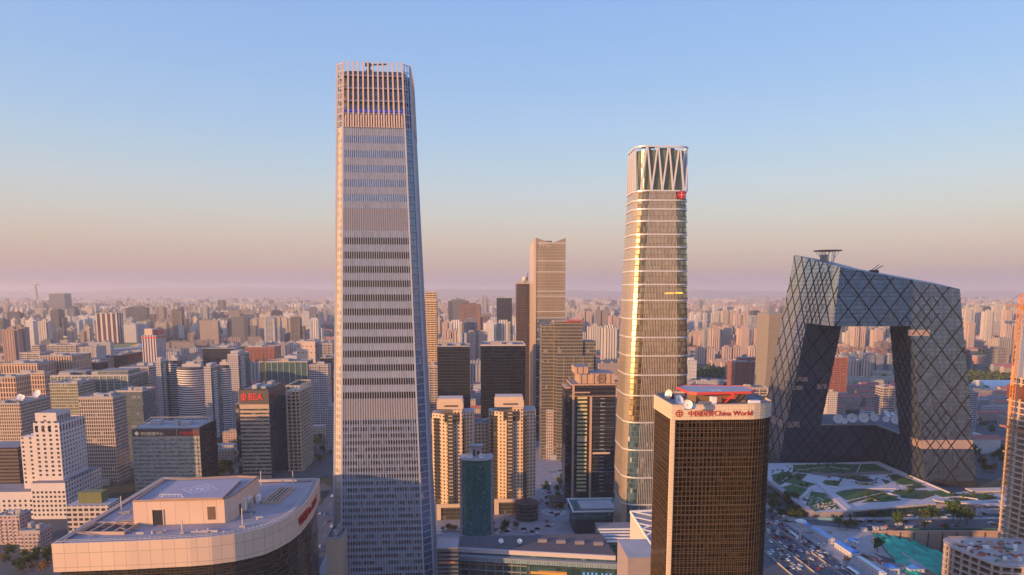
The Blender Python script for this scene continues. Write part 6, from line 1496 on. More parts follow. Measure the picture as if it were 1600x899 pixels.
for k in range(95):
    px, py = rnd.uniform(1492, 1596), rnd.uniform(846, 880)
    if py > 852+(px-1490)*.42 or py > 882: continue
    q = gd(px, py, ZA_); i = rnd.choice((0, 0, 1, 1, 2, 3, 4, 4, 5)); sx, sy, sz = rnd.uniform(1, 5), rnd.uniform(.6, 2.2), rnd.uniform(.3, 1.1) if i < 5 else 2.0
    m = MB(); m.box(-sx/2, sx/2, -sy/2, sy/2, 0, sz); m.box(-sx/2+.2, sx/2-.3, -sy/2+.1, sy/2+.1, sz+.003, sz+.25)
    o = m.build(JN[i], JM[i]); o.location = (q.x, q.y, ZA_+.01); o.rotation_euler = (0, 0, rnd.uniform(-.5, .9)); tag(o, JC[i]+' on the cluttered roof of the concrete annex', 'building material', 'site materials on the annex roof')
# orange-lit frame stays. white arched hall and small things to the east
q = gd(1556, 607); t = tag(empty('arched_hall', (q.x, q.y, 0), 0), 'white barrel-vaulted hall beyond the glass loop to the east', 'hall'); m = MB(); n = 12; L_, rr = 75, 17
for k in range(n):
    a, b = math.pi*k/n, math.pi*(k+1)/n; P_ = [(-L_/2, -rr*math.cos(a)*1.5, rr*math.sin(a)), (L_/2, -rr*math.cos(a)*1.5, rr*math.sin(a)), (L_/2, -rr*math.cos(b)*1.5, rr*math.sin(b)), (-L_/2, -rr*math.cos(b)*1.5, rr*math.sin(b))]; m.face(P_, 0, None, True)
for x in (-L_/2, L_/2): m.face([(x, -rr*1.5*math.cos(math.pi*k/n), rr*math.sin(math.pi*k/n)) for k in range(n+1)])
m.build('vault', plain('vault_white', (.62, .58, .58), .6), t)
# pavilion east of loop
q = gd(1560, 740); 
S = spec(1531, 1600, 736, 770, D=14); t = thing('blue_glass_wing', S, 'low blue-grey glass wing at the east foot of the loop building', 'building'); walls(t, S['w'], 14, 0, S['h'], bpy.data.materials['teal_glass_bay'] , roof=plain('wing_roof', (.25, .3, .36), .5))
q = gd(1522, 770, 6); t = tag(empty('flat_canopy', (q.x, q.y, 0), 4), 'pale flat canopy on a post beside the loop building', 'canopy'); B('roof', t, CREAM, (0, 34, 0, 12, 6, 7)); B('post', t, WHITE, (2, 3, 1, 2, 0, 6)); B('post', t, WHITE, (30, 31, 1, 2, 0, 6))
q = gd(1590, 738, 20); S = spec(1531, 1600, 690, 900, D=40); t = thing('dark_station_hall', S, 'long dark hall east of the loop building', 'building'); walls(t, S['w'], 40, 0, S['h'], OFFD)
# observation tower far away and far masts
q = gd(56, 478); zt_ = H-slope(444)*q.y if False else 0
Yo = 9500; t = tag(empty('observation_tower', (pt(56, 470, Yo).x, Yo, 0)), 'slim multi-headed observation tower on the hazy skyline', 'tower'); zz = H-slope(444)*Yo
B('shaft', t, CONC, (-22, 8, 0, 40, 0, zz-80), (-14, 0, 0, 40, zz-80, zz-20)); B('head', t, CONC, (-50, 26, 0, 60, zz-18, zz), (-74, -15, 0, 60, zz-95, zz-80))
# ================================================================== THE CITY BEYOND
rnd = random.Random(77)
FAR = fm('city_flats', wall=(.60, .56, .53), glass=(.13, .12, .13), cw=3.2, ch=3.0, x0=.22, x1=.78, y0=.25, y1=.78, blind=.15, bcol=(.35, .3, .27), tint=True, rough=.2)
FAR2 = fm('city_strips', wall=(.60, .56, .53), glass=(.14, .13, .15), cw=6.5, ch=60, x0=.3, x1=.68, y0=0, y1=1, blind=0, tint=True, dark=.85, rough=.2)
FAR3 = fm('city_office', wall=(.46, .43, .42), glass=(.06, .07, .09), cw=3.2, ch=3.9, x0=.08, x1=.94, y0=.25, y1=.9, blind=.15, bcol=(.3, .28, .27), tint=True, rough=.15)
ROOFT = NT('city_roof'); at = ROOFT.new('Attribute'); at.attribute_name = 'tint'; ROOFT.l.new(ROOFT.mix(1.0, ROOFT.mix(ROOFT.noise(.03, 3, 'Geo'), (.20, .2, .2), (.42, .41, .40)), at.outputs['Color'], 'MULTIPLY'), ROOFT.b.inputs['Base Color']); ROOFT.b.inputs['Roughness'].default_value = .9
REDR = plain('red_roof', (.42, .13, .11), .85, vary=.25, scale=.02)
CM = [FAR, FAR2, FAR3, ROOFT.m, REDR]
TINTS = {'cream': (1, .94, .84), 'pink': (.98, .76, .66), 'grey': (.66, .70, .76), 'white': (1.2, 1.2, 1.22), 'brick red': (.70, .44, .37), 'beige': (.9, .79, .66), 'dark grey': (.22, .25, .30), 'brown': (.52, .44, .40)}
def rot(x, y, a): return (x*math.cos(a)-y*math.sin(a), x*math.sin(a)+y*math.cos(a))
def shape(m, kind, x, y, a, w, D, h, ci, tint, roof=3, rs=None):
    """adds one building; local frame rotated by a at (x, y)"""
    m.tint = tint
    def bx(x0, x1, y0, y1, z0, z1, mi=ci, top=roof):
        P_ = [rot(u, v, a) for u, v in ((x0, y0), (x1, y0), (x1, y1), (x0, y1))]; m.prism([(x+p[0], y+p[1]) for p in P_], z0, z1, mi=mi, top=top)
    r = rs or rnd
    if kind == 'tower':
        bx(-w/2, w/2, -D*.34, D*.34, 0, h); bx(-w*.32, w*.32, -D/2, D/2, 0, h-2.9); bx(-w*.2, w*.2, -D*.2, D*.2, h+.01, h+5); bx(-w*.08, w*.1, -D*.1, D*.12, h+5.01, h+8)
    elif kind == 'twin':
        bx(-w/2, -w*.06, -D/2, D/2, 0, h); bx(w*.06, w/2, -D/2, D/2, 0, h); bx(-w*.06, w*.06, -D*.2, D*.4, 0, h-4); bx(-w*.4, -w*.16, -D*.25, D*.25, h+.01, h+4.5); bx(w*.16, w*.4, -D*.25, D*.25, h+.01, h+4.5)
    elif kind == 'slab':
        bx(-w/2, w/2, -D/2, D/2, 0, h)
        for k in range(max(1, int(w/22))):
            c = -w/2+w*(k+.5)/max(1, int(w/22)); bx(c-2.5, c+2.5, -D*.25, D*.3, h+.01, h+3.6)
    elif kind == 'low':
        bx(-w/2, w/2, -D/2, D/2, 0, h)
        if roof == 4:
            A = [rot(u, v, a) for u, v in ((-w/2-.5, -D/2-.5), (w/2+.5, -D/2-.5), (w/2+.5, 0), (-w/2-.5, 0), (w/2+.5, D/2+.5), (-w/2-.5, D/2+.5))]
            A = [(x+p[0], y+p[1]) for p in A]; z0, z1 = h-.2, h+D*.28
            m.face([A[0]+(z0,), A[1]+(z0,), A[2]+(z1,), A[3]+(z1,)], 4); m.face([A[3]+(z1,), A[2]+(z1,), A[4]+(z0,), A[5]+(z0,)], 4)
            m.face([A[1]+(z0,), A[4]+(z0,), A[2]+(z1,)], ci); m.face([A[5]+(z0,), A[0]+(z0,), A[3]+(z1,)], ci)
        else: bx(-w*.3, -w*.1, -D*.2, D*.2, h+.01, h+2.5)
    elif kind == 'office':
        bx(-w/2, w/2, -D/2, D/2, 0, h); bx(-w*.35, w*.3, -D*.3, D*.35, h+.01, h+4.5)
        bx(w*.5+.02, w*.85, -D*.35, D*.4, 0, h*.72)
        bx(-w*.47, -w*.30, -D*.5-.8, -D*.5-.02, 0, h*.97, 3); bx(w*.30, w*.47, -D*.5-.8, -D*.5-.02, 0, h*.97, 3)
        if r.random() < .4: bx(-w*.75, w*.7, -D*.8, D*.75, 0, min(18, h*.25))
# keep-clear zones
keep = []
for o in list(col.objects):
    if o.parent is None and o.type == 'EMPTY' and 'category' in o and o['category'] not in ('satellite dish', 'planter'):
        xs = []
        for c in o.children_recursive:
            if c.type in ('MESH',):
                for v in c.bound_box: q = Matrix.Rotation(o.rotation_euler.z, 3, 'Z') @ Vector(v); xs.append((q.x+o.location.x, q.y+o.location.y))
        if xs:
            keep.append((min(p[0] for p in xs)-14, max(p[0] for p in xs)+14, min(p[1] for p in xs)-14, max(p[1] for p in xs)+14))
keep += [(-260, 620, 300, 600), (-240, 540, 300, 900), (160, 640, 400, 720)]
def street_hit(x, y, mg):
    for (x0, y0, x1, y1, w) in ((-150, 380, -215, 1500, 26), (-420, 596, 230, 640, 22), (38, 590, 20, 1400, 24), (-600, 840, 230, 880, 20), (-300, 640, -330, 1400, 16), (205, 400, 110, 1500, 70)):
        L2 = (x1-x0)**2+(y1-y0)**2; f_ = max(0, min(1, ((x-x0)*(x1-x0)+(y-y0)*(y1-y0))/L2)); 
        if math.hypot(x-(x0+f_*(x1-x0)), y-(y0+f_*(y1-y0))) < w/2+mg: return True
    return False
def blocked(x, y, rr):
    for k in keep:
        if k[0]-rr < x < k[1]+rr and k[2]-rr < y < k[3]+rr: return True
    return street_hit(x, y, rr)
cell = {}
def place(x, y, rr):
    cx_, cy_ = int(x//60), int(y//60)
    for i in (-2, -1, 0, 1, 2):
        for j in (-2, -1, 0, 1, 2):
            for (a, b, r_) in cell.get((cx_+i, cy_+j), ()):
                if (a-x)**2+(b-y)**2 < (rr+r_)**2: return False
    cell.setdefault((cx_, cy_), []).append((x, y, rr)); return True
def infov(x, y): px = proj(x, y, 0)[0]; return -60 < px < 1660
# green areas (parks) as noise-like ellipses
parks = [(gd(290, 535).x, gd(290, 535).y, 170, 120), (gd(120, 528).x, gd(120, 528).y, 190, 120), (gd(1120, 585).x, gd(1120, 585).y, 60, 90), (gd(520, 545).x, gd(520, 545).y, 200, 150), (gd(1130, 481).x, gd(1130, 481).y, 900, 1200), (gd(960, 500).x, gd(960, 500).y, 500, 350), (gd(740, 500).x, gd(740, 500).y, 420, 260)]
for k in range(46):
    Yk = rnd.uniform(1300, 9000); parks.append((rnd.uniform(-.8, .8)*Yk, Yk, rnd.uniform(60, 240), rnd.uniform(40, 160)))
def inpark(x, y):
    return any(((x-p[0])/p[2])**2+((y-p[1])/p[3])**2 < 1 for p in parks)
def caplimit(x, y):
    """height that keeps a filler building under the skyline the city has at this distance"""
    if y < 1300: return 14+ (y-600)*.02
    if y < 2200: return 48
    return 110
recs = []
def add(kind, x, y, a, w, D, h, ci, tn, roof=3):
    rr = math.hypot(w, D)/2*.86
    if not infov(x, y) or blocked(x, y, rr) or inpark(x, y): return False
    if not place(x, y, rr): return False
    j = rnd.uniform(.78, 1.15); recs.append((kind, x, y, a, w, D, h, ci, tuple(c*j for c in TINTS[tn]), roof, tn)); return True
dens = [(650, 1300, 900, .1), (1300, 2600, 260, .35), (2600, 5200, 900, .62), (5200, 9500, 1500, .66), (9500, 17000, 1500, .6)]
for y0, y1, ncl, ptall in dens:
    for k in range(ncl):
        cy_ = math.sqrt(rnd.uniform(y0**2, y1**2)); cx_ = rnd.uniform(-.78, .82)*cy_
        right = cx_ > .05*cy_
        a = R(TH+rnd.choice((0, 0, 0, 4, -5, 9)))
        p = rnd.random(); lim = caplimit(cx_, cy_)
        if lim < 40 or p > ptall:
            tn = rnd.choice(('cream', 'pink', 'beige', 'white', 'grey', 'beige', 'pink')); w, D = rnd.uniform(32, 70), rnd.uniform(11, 14); h = min(lim, rnd.choice((15, 18, 18, 21, 12))); nx, ny = rnd.randint(1, 3), rnd.randint(2, 5)
            roof = 4 if rnd.random() < .35 else 3
            for i in range(nx):
                for j in range(ny):
                    o = rot(i*(w+9), j*(D+20), a); add('low', cx_+o[0], cy_+o[1], a, w, D, h, 0, tn, roof)
        elif p < ptall*.62:
            kind = rnd.choice(('tower', 'tower', 'twin', 'slab')); tn = rnd.choice(('cream', 'pink', 'beige', 'white', 'pink', 'brick red', 'cream', 'grey') if right else ('cream', 'grey', 'beige', 'white', 'white', 'pink', 'grey', 'brown'))
            w, D = {'tower': (rnd.uniform(18, 30), rnd.uniform(17, 25)), 'twin': (rnd.uniform(36, 50), 18), 'slab': (rnd.uniform(40, 70), 14)}[kind]
            h = min(lim, rnd.uniform(48, 100) if cy_ > 2400 else rnd.uniform(30, 55)); nx, ny = rnd.randint(2, 5), rnd.randint(1, 3); ci = rnd.choice((0, 0, 1))
            for i in range(nx):
                for j in range(ny):
                    o = rot(i*(w+rnd.uniform(14, 26)), j*(D+55), a); add(kind, cx_+o[0], cy_+o[1], a, w, D, h*rnd.uniform(.9, 1.06), ci, tn)
        else:
            tn = rnd.choice(('grey', 'dark grey', 'beige', 'brown', 'white', 'dark grey')); w, D = rnd.uniform(28, 60), rnd.uniform(24, 40); h = min(lim*1.15, rnd.uniform(35, 125))
            add('office', cx_, cy_, a, w, D, h, rnd.choice((2, 2, 1)), tn)
# landmarks poking over the hazy skyline
for px, py, Y, w, tn, kind in ((671, 462, 3200, 60, 'grey', 'office'), (716, 470, 2700, 130, 'dark grey', 'office'), (757, 462, 4200, 50, 'grey', 'office'), (734, 476, 2400, 120, 'brick red', 'office'), (250, 481, 3300, 60, 'brown', 'office'), (212, 481, 3500, 170, 'dark grey', 'office'), (318, 480, 3200, 55, 'grey', 'office'), (275, 485, 2900, 70, 'brown', 'office'),
        (345, 470, 4600, 45, 'dark grey', 'office'), (370, 497, 2500, 120, 'dark grey', 'office'), (420, 497, 2350, 60, 'white', 'office'), (460, 497, 2500, 60, 'brown', 'office'), (490, 499, 2350, 50, 'white', 'office'), (20, 489, 3000, 90, 'dark grey', 'office'), (425, 478, 4000, 60, 'grey', 'office'),
        (12, 515, 1750, 40, 'brick red', 'tower'), (25, 512, 1800, 34, 'brown', 'tower'), (45, 500, 2300, 34, 'white', 'tower'), (65, 502, 2250, 34, 'cream', 'tower'), (150, 535, 1720, 60, 'grey', 'slab'), (1096, 470, 5200, 50, 'grey', 'office'), (1105, 478, 4300, 40, 'cream', 'tower'), (1120, 489, 3200, 40, 'cream', 'tower'), (1140, 486, 3000, 60, 'beige', 'twin'),
        (1160, 492, 2900, 60, 'pink', 'twin'), (1120, 513, 2200, 36, 'pink', 'tower'), (1135, 511, 2250, 36, 'pink', 'tower'), (1165, 513, 2150, 40, 'pink', 'tower'), (1180, 495, 2500, 40, 'white', 'office'), (1190, 513, 2150, 36, 'pink', 'tower'),
        (1515, 483, 2900, 45, 'cream', 'tower'), (1530, 480, 3000, 45, 'cream', 'tower'), (1548, 487, 2700, 40, 'cream', 'tower'), (1562, 478, 3300, 45, 'cream', 'tower'), (1578, 484, 3000, 42, 'pink', 'tower'), (1520, 505, 2300, 34, 'pink', 'tower'), (1585, 508, 2300, 50, 'pink', 'twin'), (1345, 512, 2350, 40, 'pink', 'twin'), (1375, 516, 2300, 40, 'pink', 'tower'), (1330, 520, 2400, 40, 'cream', 'tower'), (1345, 565, 1500, 44, 'pink', 'twin'),
        (915, 487, 3400, 60, 'pink', 'twin'), (940, 485, 3200, 60, 'brown', 'twin'), (955, 512, 1700, 44, 'cream', 'tower'), (930, 510, 2100, 44, 'cream', 'tower'), (905, 495, 2900, 44, 'pink', 'tower'), (895, 470, 5200, 60, 'grey', 'office'), (712, 503, 1950, 36, 'white', 'office'), (735, 500, 2000, 60, 'grey', 'office'), (765, 505, 1800, 34, 'white', 'tower'), (787, 503, 1820, 36, 'cream', 'office'), (705, 517, 1600, 30, 'pink', 'twin'), (745, 520, 1650, 50, 'pink', 'twin'), (690, 530, 1400, 40, 'beige', 'slab')):
    q = pt(px, py, Y); j = rnd.uniform(.95, 1.05)
    if place(q.x, q.y, 10) or True:
        if kind == 'office' and w > 45: w *= .62
        recs.append((kind, q.x, q.y+15, R(TH), w, 26 if kind != 'slab' else 15, q.z, {'office': rnd.choice((1, 2))}.get(kind, rnd.choice((0, 1))), tuple(c*j for c in TINTS[tn]), 3, tn))
        recs[:-1] = [r for r in recs[:-1] if (r[1]-q.x)**2+(r[2]-q.y-15)**2 > (w*.5+22)**2 or r[2] > 9000]
def zone(x, y):
    px = proj(x, y, 0)[0]
    zs = ((130, 'at the west edge of the city'), (240, 'beyond the stadium'), (380, 'beyond the white curved apartments'), (522, 'west of the tallest tower'), (700, 'just east of the tallest tower'), (830, 'behind the navy glass block'), (965, 'between the gold-edged and ribbed towers'), (1085, 'behind the ribbed tower'), (1210, 'between the ribbed tower and curved hotel'), (1310, 'behind the west leg of the glass loop'), (1400, 'seen through the opening of the glass loop'), (1500, 'behind the east leg of the glass loop'))
    for a, b in zs:
        if px < a: return b
    return 'east of the glass loop'
def dist(y): return 'nearer' if y < 1100 else 'mid-distance' if y < 2000 else 'distant' if y < 3200 else 'hazy far-off'
KN = {'tower': ('apartment_tower', 'apartment tower'), 'twin': ('twin_apartment_block', 'apartment tower'), 'slab': ('slab_apartment_block', 'apartment block'), 'low': ('low_rise_block', 'low-rise block'), 'office': ('office_block', 'office block')}
cnt = {}; stuffm = MB(); recs.sort(key=lambda r: math.hypot(r[1], r[2])/(r[6]**.5 if r[0] != 'low' else 4))
CAPN = {'tower': 120, 'twin': 60, 'slab': 50, 'low': 230, 'office': 75}
from collections import Counter
for r in recs:
    kind, x, y, a, w, D, h, ci, tn, roof, tname = r
    cnt[kind] = cnt.get(kind, 0)+1
    if cnt[kind] <= CAPN[kind]:
        m = MB(); shape(m, kind, 0, 0, 0, w, D, h, ci, tn, roof); o = m.build(KN[kind][0], CM); o.location = (x, y, 0); o.rotation_euler = (0, 0, a)
        hw = 'tall' if h > 62 else 'mid-height' if h > 30 else 'low'
        lab = f"{hw} {dist(y)} {tname} {'red-roofed ' if roof == 4 else ''}{KN[kind][1]} {zone(x, y)}"
        grp = f"{hw} {dist(y)} {tname} {KN[kind][1]}s {zone(x, y)}"
        tag(o, lab, KN[kind][1], grp)
    else: shape(stuffm, kind, x, y, a, w, D, h, ci, tn, roof)
stuffm.tint = (1, 1, 1)
o = stuffm.build('distant_city', CM); tag(o, 'endless blocks of the hazy city filling the plain to the horizon', 'city blocks', kind='stuff')
print('buildings', len(recs), cnt)

# ================================================================== TREES
LEAFM = {}
def leafmat(name, c1, c2):
    t = NT(name); at = t.new('Attribute'); at.attribute_name = 'tint'; oi = t.new('ObjectInfo')
    cc = t.mix(oi.outputs['Random'], c1, c2); t.l.new(t.mix(1.0, cc, at.outputs['Color'], 'MULTIPLY'), t.b.inputs['Base Color']); t.b.inputs['Roughness'].default_value = .9; t.b.inputs['Specular IOR Level'].default_value = .15
    return t.m
LG = leafmat('leaf_green', (.045, .085, .025), (.085, .105, .035)); LA = leafmat('leaf_autumn', (.20, .10, .025), (.28, .15, .04)); BARK = plain('bark', (.09, .065, .05), .9)
def leafquad(m, p, s, r):
    n = Vector((r.gauss(0, 1), r.gauss(0, 1), r.gauss(.5, 1))).normalized(); u = n.orthogonal().normalized(); v = n.cross(u)
    k = r.uniform(.7, 1.35); m.tint = (k, k*r.uniform(.9, 1.1), k*.9)
    m.face([p-u*s-v*s*.5, p+u*s*.8-v*s*.7, p+u*s*.6+v*s*.7, p-u*s*.7+v*s*.6])
def tree_proto(seed, hgt, rad, nl, mat, tall=False):
    r = random.Random(seed); t = empty('tree', (0, 0, 0)); m = MB()
    m.bar((0, 0, 0), (0, 0, hgt*.45), hgt*.028, n=7, r2=hgt*.02); cl = []
    for k in range(7):
        a = 2.4*k; z0 = hgt*(.3+.07*k); e = Vector((math.cos(a)*rad*.6, math.sin(a)*rad*.6, z0+hgt*.18)); m.bar((0, 0, z0 if z0 < hgt*.45 else hgt*.44), e, hgt*.012, n=5, r2=hgt*.004); cl.append(e)
    m.build('trunk', BARK, t); m = MB()
    for k in range(12): cl.append(Vector((r.gauss(0, rad*.42), r.gauss(0, rad*.42), hgt*r.uniform(.42, .92))))
    for k in range(nl):
        c = r.choice(cl); rr = rad*r.uniform(.25, .5)
        d = Vector((r.gauss(0, 1), r.gauss(0, 1), r.gauss(0, .8))).normalized()*rr*r.uniform(.6, 1); leafquad(m, c+d, hgt*.045*r.uniform(.7, 1.4), r)
    m.build('crown', mat, t); return t
tp_ = [(tree_proto(1, 9, 4.2, 420, LG), 'green'), (tree_proto(2, 11, 4.0, 460, LG), 'green'), (tree_proto(3, 8, 3.6, 380, LA), 'autumn gold'), (tree_proto(4, 13, 4.6, 480, LG), 'tall green')]
used = set(); NTREE = [0]
def put_tree(i, x, y, z, sc_, label, group):
    t0 = tp_[i][0]
    if i in used: t0 = copy_tree(t0)
    used.add(i); t0.location = (x, y, z); s_ = sc_*rnd.uniform(.8, 1.2); t0.scale = (s_, s_, s_*rnd.uniform(.9, 1.15)); t0.rotation_euler = (0, 0, rnd.uniform(0, 6.28)); tag(t0, label, 'tree', group); NTREE[0] += 1
# roadside trees (right)
for px, py, i, s_, lb in ((1310, 826, 0, 1.0, 'round dark tree on the street edge, the lone westernmost one'), (1324, 828, 0, .95, 'round dark tree in the street edge pair, its west one'), (1334, 827, 0, .95, 'round dark tree in the street edge pair, its east one'), (1402, 826, 3, 1.2, 'big dusty green tree over the street before the pavilion'), (1405, 820, 2, .9, 'orange-tinted tree before the pavilion glass'), (1371, 862, 1, 1.15, 'lone green tree at the lip of the pit'),
       (1362, 806, 2, .7, 'small rust-coloured tree against the pavilion glass'), (1445, 818, 3, 1.2, 'big green tree west in the clump beside the walkway'), (1455, 816, 1, 1.2, 'green tree amid the clump beside the walkway'), (1489, 815, 3, 1.35, 'largest dark green tree in the clump by the walkway'), (1500, 817, 1, 1.3, 'dark green tree east in the clump by the walkway'), (1510, 820, 0, 1.2, 'low dark green tree at the east end of the clump by the walkway'), (1323, 882, 2, .8, 'small autumn tree beside the work sheds'), (1444, 828, 0, .8, 'low tree on the kerb north of the pit'), (1478, 830, 0, .8, 'low green tree next to the pit coping')):
    q = gd(px, py); put_tree(i, q.x, q.y, 0, s_, lb, None)
zones_t = [('green tree in the grove left of the park ramp', 'grove left of the park ramp', 1203, 1262, 778, 812, 34, (0, 1)), ('green tree in the hedge strip below the raised plaza', 'hedge strip below the raised plaza', 1268, 1400, 803, 811, 42, (0, 0)), ('tree in the clump at the bottom corner by the pink flats', 'clump by the pink flats', 2, 82, 872, 898, 16, (1, 2, 3)),
   ('tree in the planted court behind the bank tower', 'planted court behind the bank tower', 330, 372, 690, 745, 30, (0, 1, 3)), ('tree lining the avenue beside the tallest tower', 'avenue beside the tallest tower', 486, 520, 660, 722, 26, (0, 1, 2)), ('tree in the dark grove east of the loop building', 'grove east of the loop building', 1530, 1590, 700, 740, 34, (1, 2, 3)), ('small tree at the foot of the gold towers', 'tree row before the gold towers', 690, 850, 826, 834, 14, (0, 2)), ('tree on the little square by the gold towers', 'little square by the gold towers', 846, 890, 740, 800, 12, (0,)), ('green tree by the far street junction', 'street corner east of the pit', 1560, 1580, 790, 812, 5, (0,))]
for lb, g_, x0, x1, y0, y1, n_, ks in zones_t:
    for k in range(n_):
        px_ = rnd.uniform(x0, x1); q = gd(px_, rnd.uniform(y0, y1)); ki = rnd.choice(ks); s_ = rnd.uniform(.5, .95) if 'hedge' not in lb else .3; f_ = (px_-x0)/(x1-x0)
        w_ = ('small' if s_ < .62 else 'medium' if s_ < .8 else 'large')+' '+tp_[ki][1]+(' leafed' if ki != 2 else ''); e_ = ('west of the ', 'middle of the ', 'east of the ')[min(2, int(f_*3))]
        put_tree(ki, q.x, q.y, 0, s_, w_+' tree in the '+e_+g_.replace('trees at ', 'row at ').replace('trees along ', 'row along '), w_+' trees, '+e_+g_)
# shrubs on the plaza
m0 = MB(); r_ = random.Random(4)
for k in range(90):
    d = Vector((r_.gauss(0, 1), r_.gauss(0, 1), abs(r_.gauss(0, .8)))).normalized(); leafquad(m0, Vector((0, 0, .5))+d*r_.uniform(.6, 1), .3, r_)
first = m0.build('shrub', LG); shl = 0
def put_shrub(x, y, z, s_, lb, g_):
    global shl
    o = first if shl == 0 else first.copy()
    if shl: col.objects.link(o)
    shl += 1; o.location = (x, y, z); o.scale = (s_, s_, s_*.9); o.rotation_euler = (0, 0, rnd.uniform(0, 6)); tag(o, lb, 'shrub', g_)
for k in range(16):
    a, b = gz(1326, 787), gz(1380, 772.5); f_ = k/15; put_shrub(lerp(a[0], b[0], f_), lerp(a[1], b[1], f_), ZP+.03, 1.1, 'round clipped shrub in the row on the pale park wall', 'row of round park shrubs')
for k in range(14):
    a, b = gz(1346, 730), gz(1385, 737); f_ = k/13; put_shrub(lerp(a[0], b[0], f_), lerp(a[1], b[1], f_), ZP+.03, .8, 'dark shrub in the upper triangular park bed', 'shrubs of the upper park bed')
PLC = {(1205, 728): 'at the park corner beside the ramp', (1240, 725): 'on the top lawn under the glass loop', (1340, 768): 'around the white-walled lawn', (1385, 744): 'below the granite wall by the nearer glass leg', (1395, 764): 'on the paving east of the oval planter', (1485, 770): 'on the eastern tip of the park', (1250, 758): 'between the two western ramps', (1290, 740): 'beside the curved grey park wall', (1330, 748): 'around the oval planter'}
for (x0, x1, y0, y1, n_) in ((1205, 1260, 728, 752, 22), (1240, 1330, 725, 737, 26), (1340, 1390, 768, 784, 22), (1385, 1440, 744, 760, 18), (1395, 1445, 764, 780, 20), (1485, 1555, 770, 782, 30), (1250, 1262, 758, 768, 6), (1290, 1320, 740, 760, 12), (1330, 1372, 748, 758, 16)):
    for k in range(n_):
        p = gz(rnd.uniform(x0, x1), rnd.uniform(y0, y1)); s_ = rnd.uniform(.7, 1.6); w_ = 'small' if s_ < 1 else 'medium' if s_ < 1.3 else 'big'; put_shrub(p[0], p[1], ZP+.05, s_, w_+' loose green shrub '+PLC[(x0, y0)], w_+' loose shrubs '+PLC[(x0, y0)])
# woods of the far city: masses of foliage
m = MB(); r_ = random.Random(9)
def clump(x, y, s_):
    for k in range(10):
        p = Vector((x+r_.gauss(0, s_*.5), y+r_.gauss(0, s_*.5), r_.uniform(2, 10))); leafquad(m, p, r_.uniform(2.2, 4.5), r_)
for p in parks:
    if not (-.85*p[1] < p[0] < .85*p[1]): continue
    n_ = int(min(420, p[2]*p[3]*.02*(1 if p[1] < 3000 else .5)))
    for k in range(n_):
        a, q_ = r_.uniform(0, 6.28), math.sqrt(r_.random()); x, y = p[0]+p[2]*q_*math.cos(a), p[1]+p[3]*q_*math.sin(a)
        if not any(kk[0] < x < kk[1] and kk[2] < y < kk[3] for kk in keep): clump(x, y, 7)
for k in range(5200):
    y = math.sqrt(r_.uniform(680**2, 4200**2)); x = r_.uniform(-.78, .8)*y
    if not blocked(x, y, 2): clump(x, y, 5)
o = m.build('woodland', LG); tag(o, 'dark green trees massed between the city blocks', 'woodland', kind='stuff')

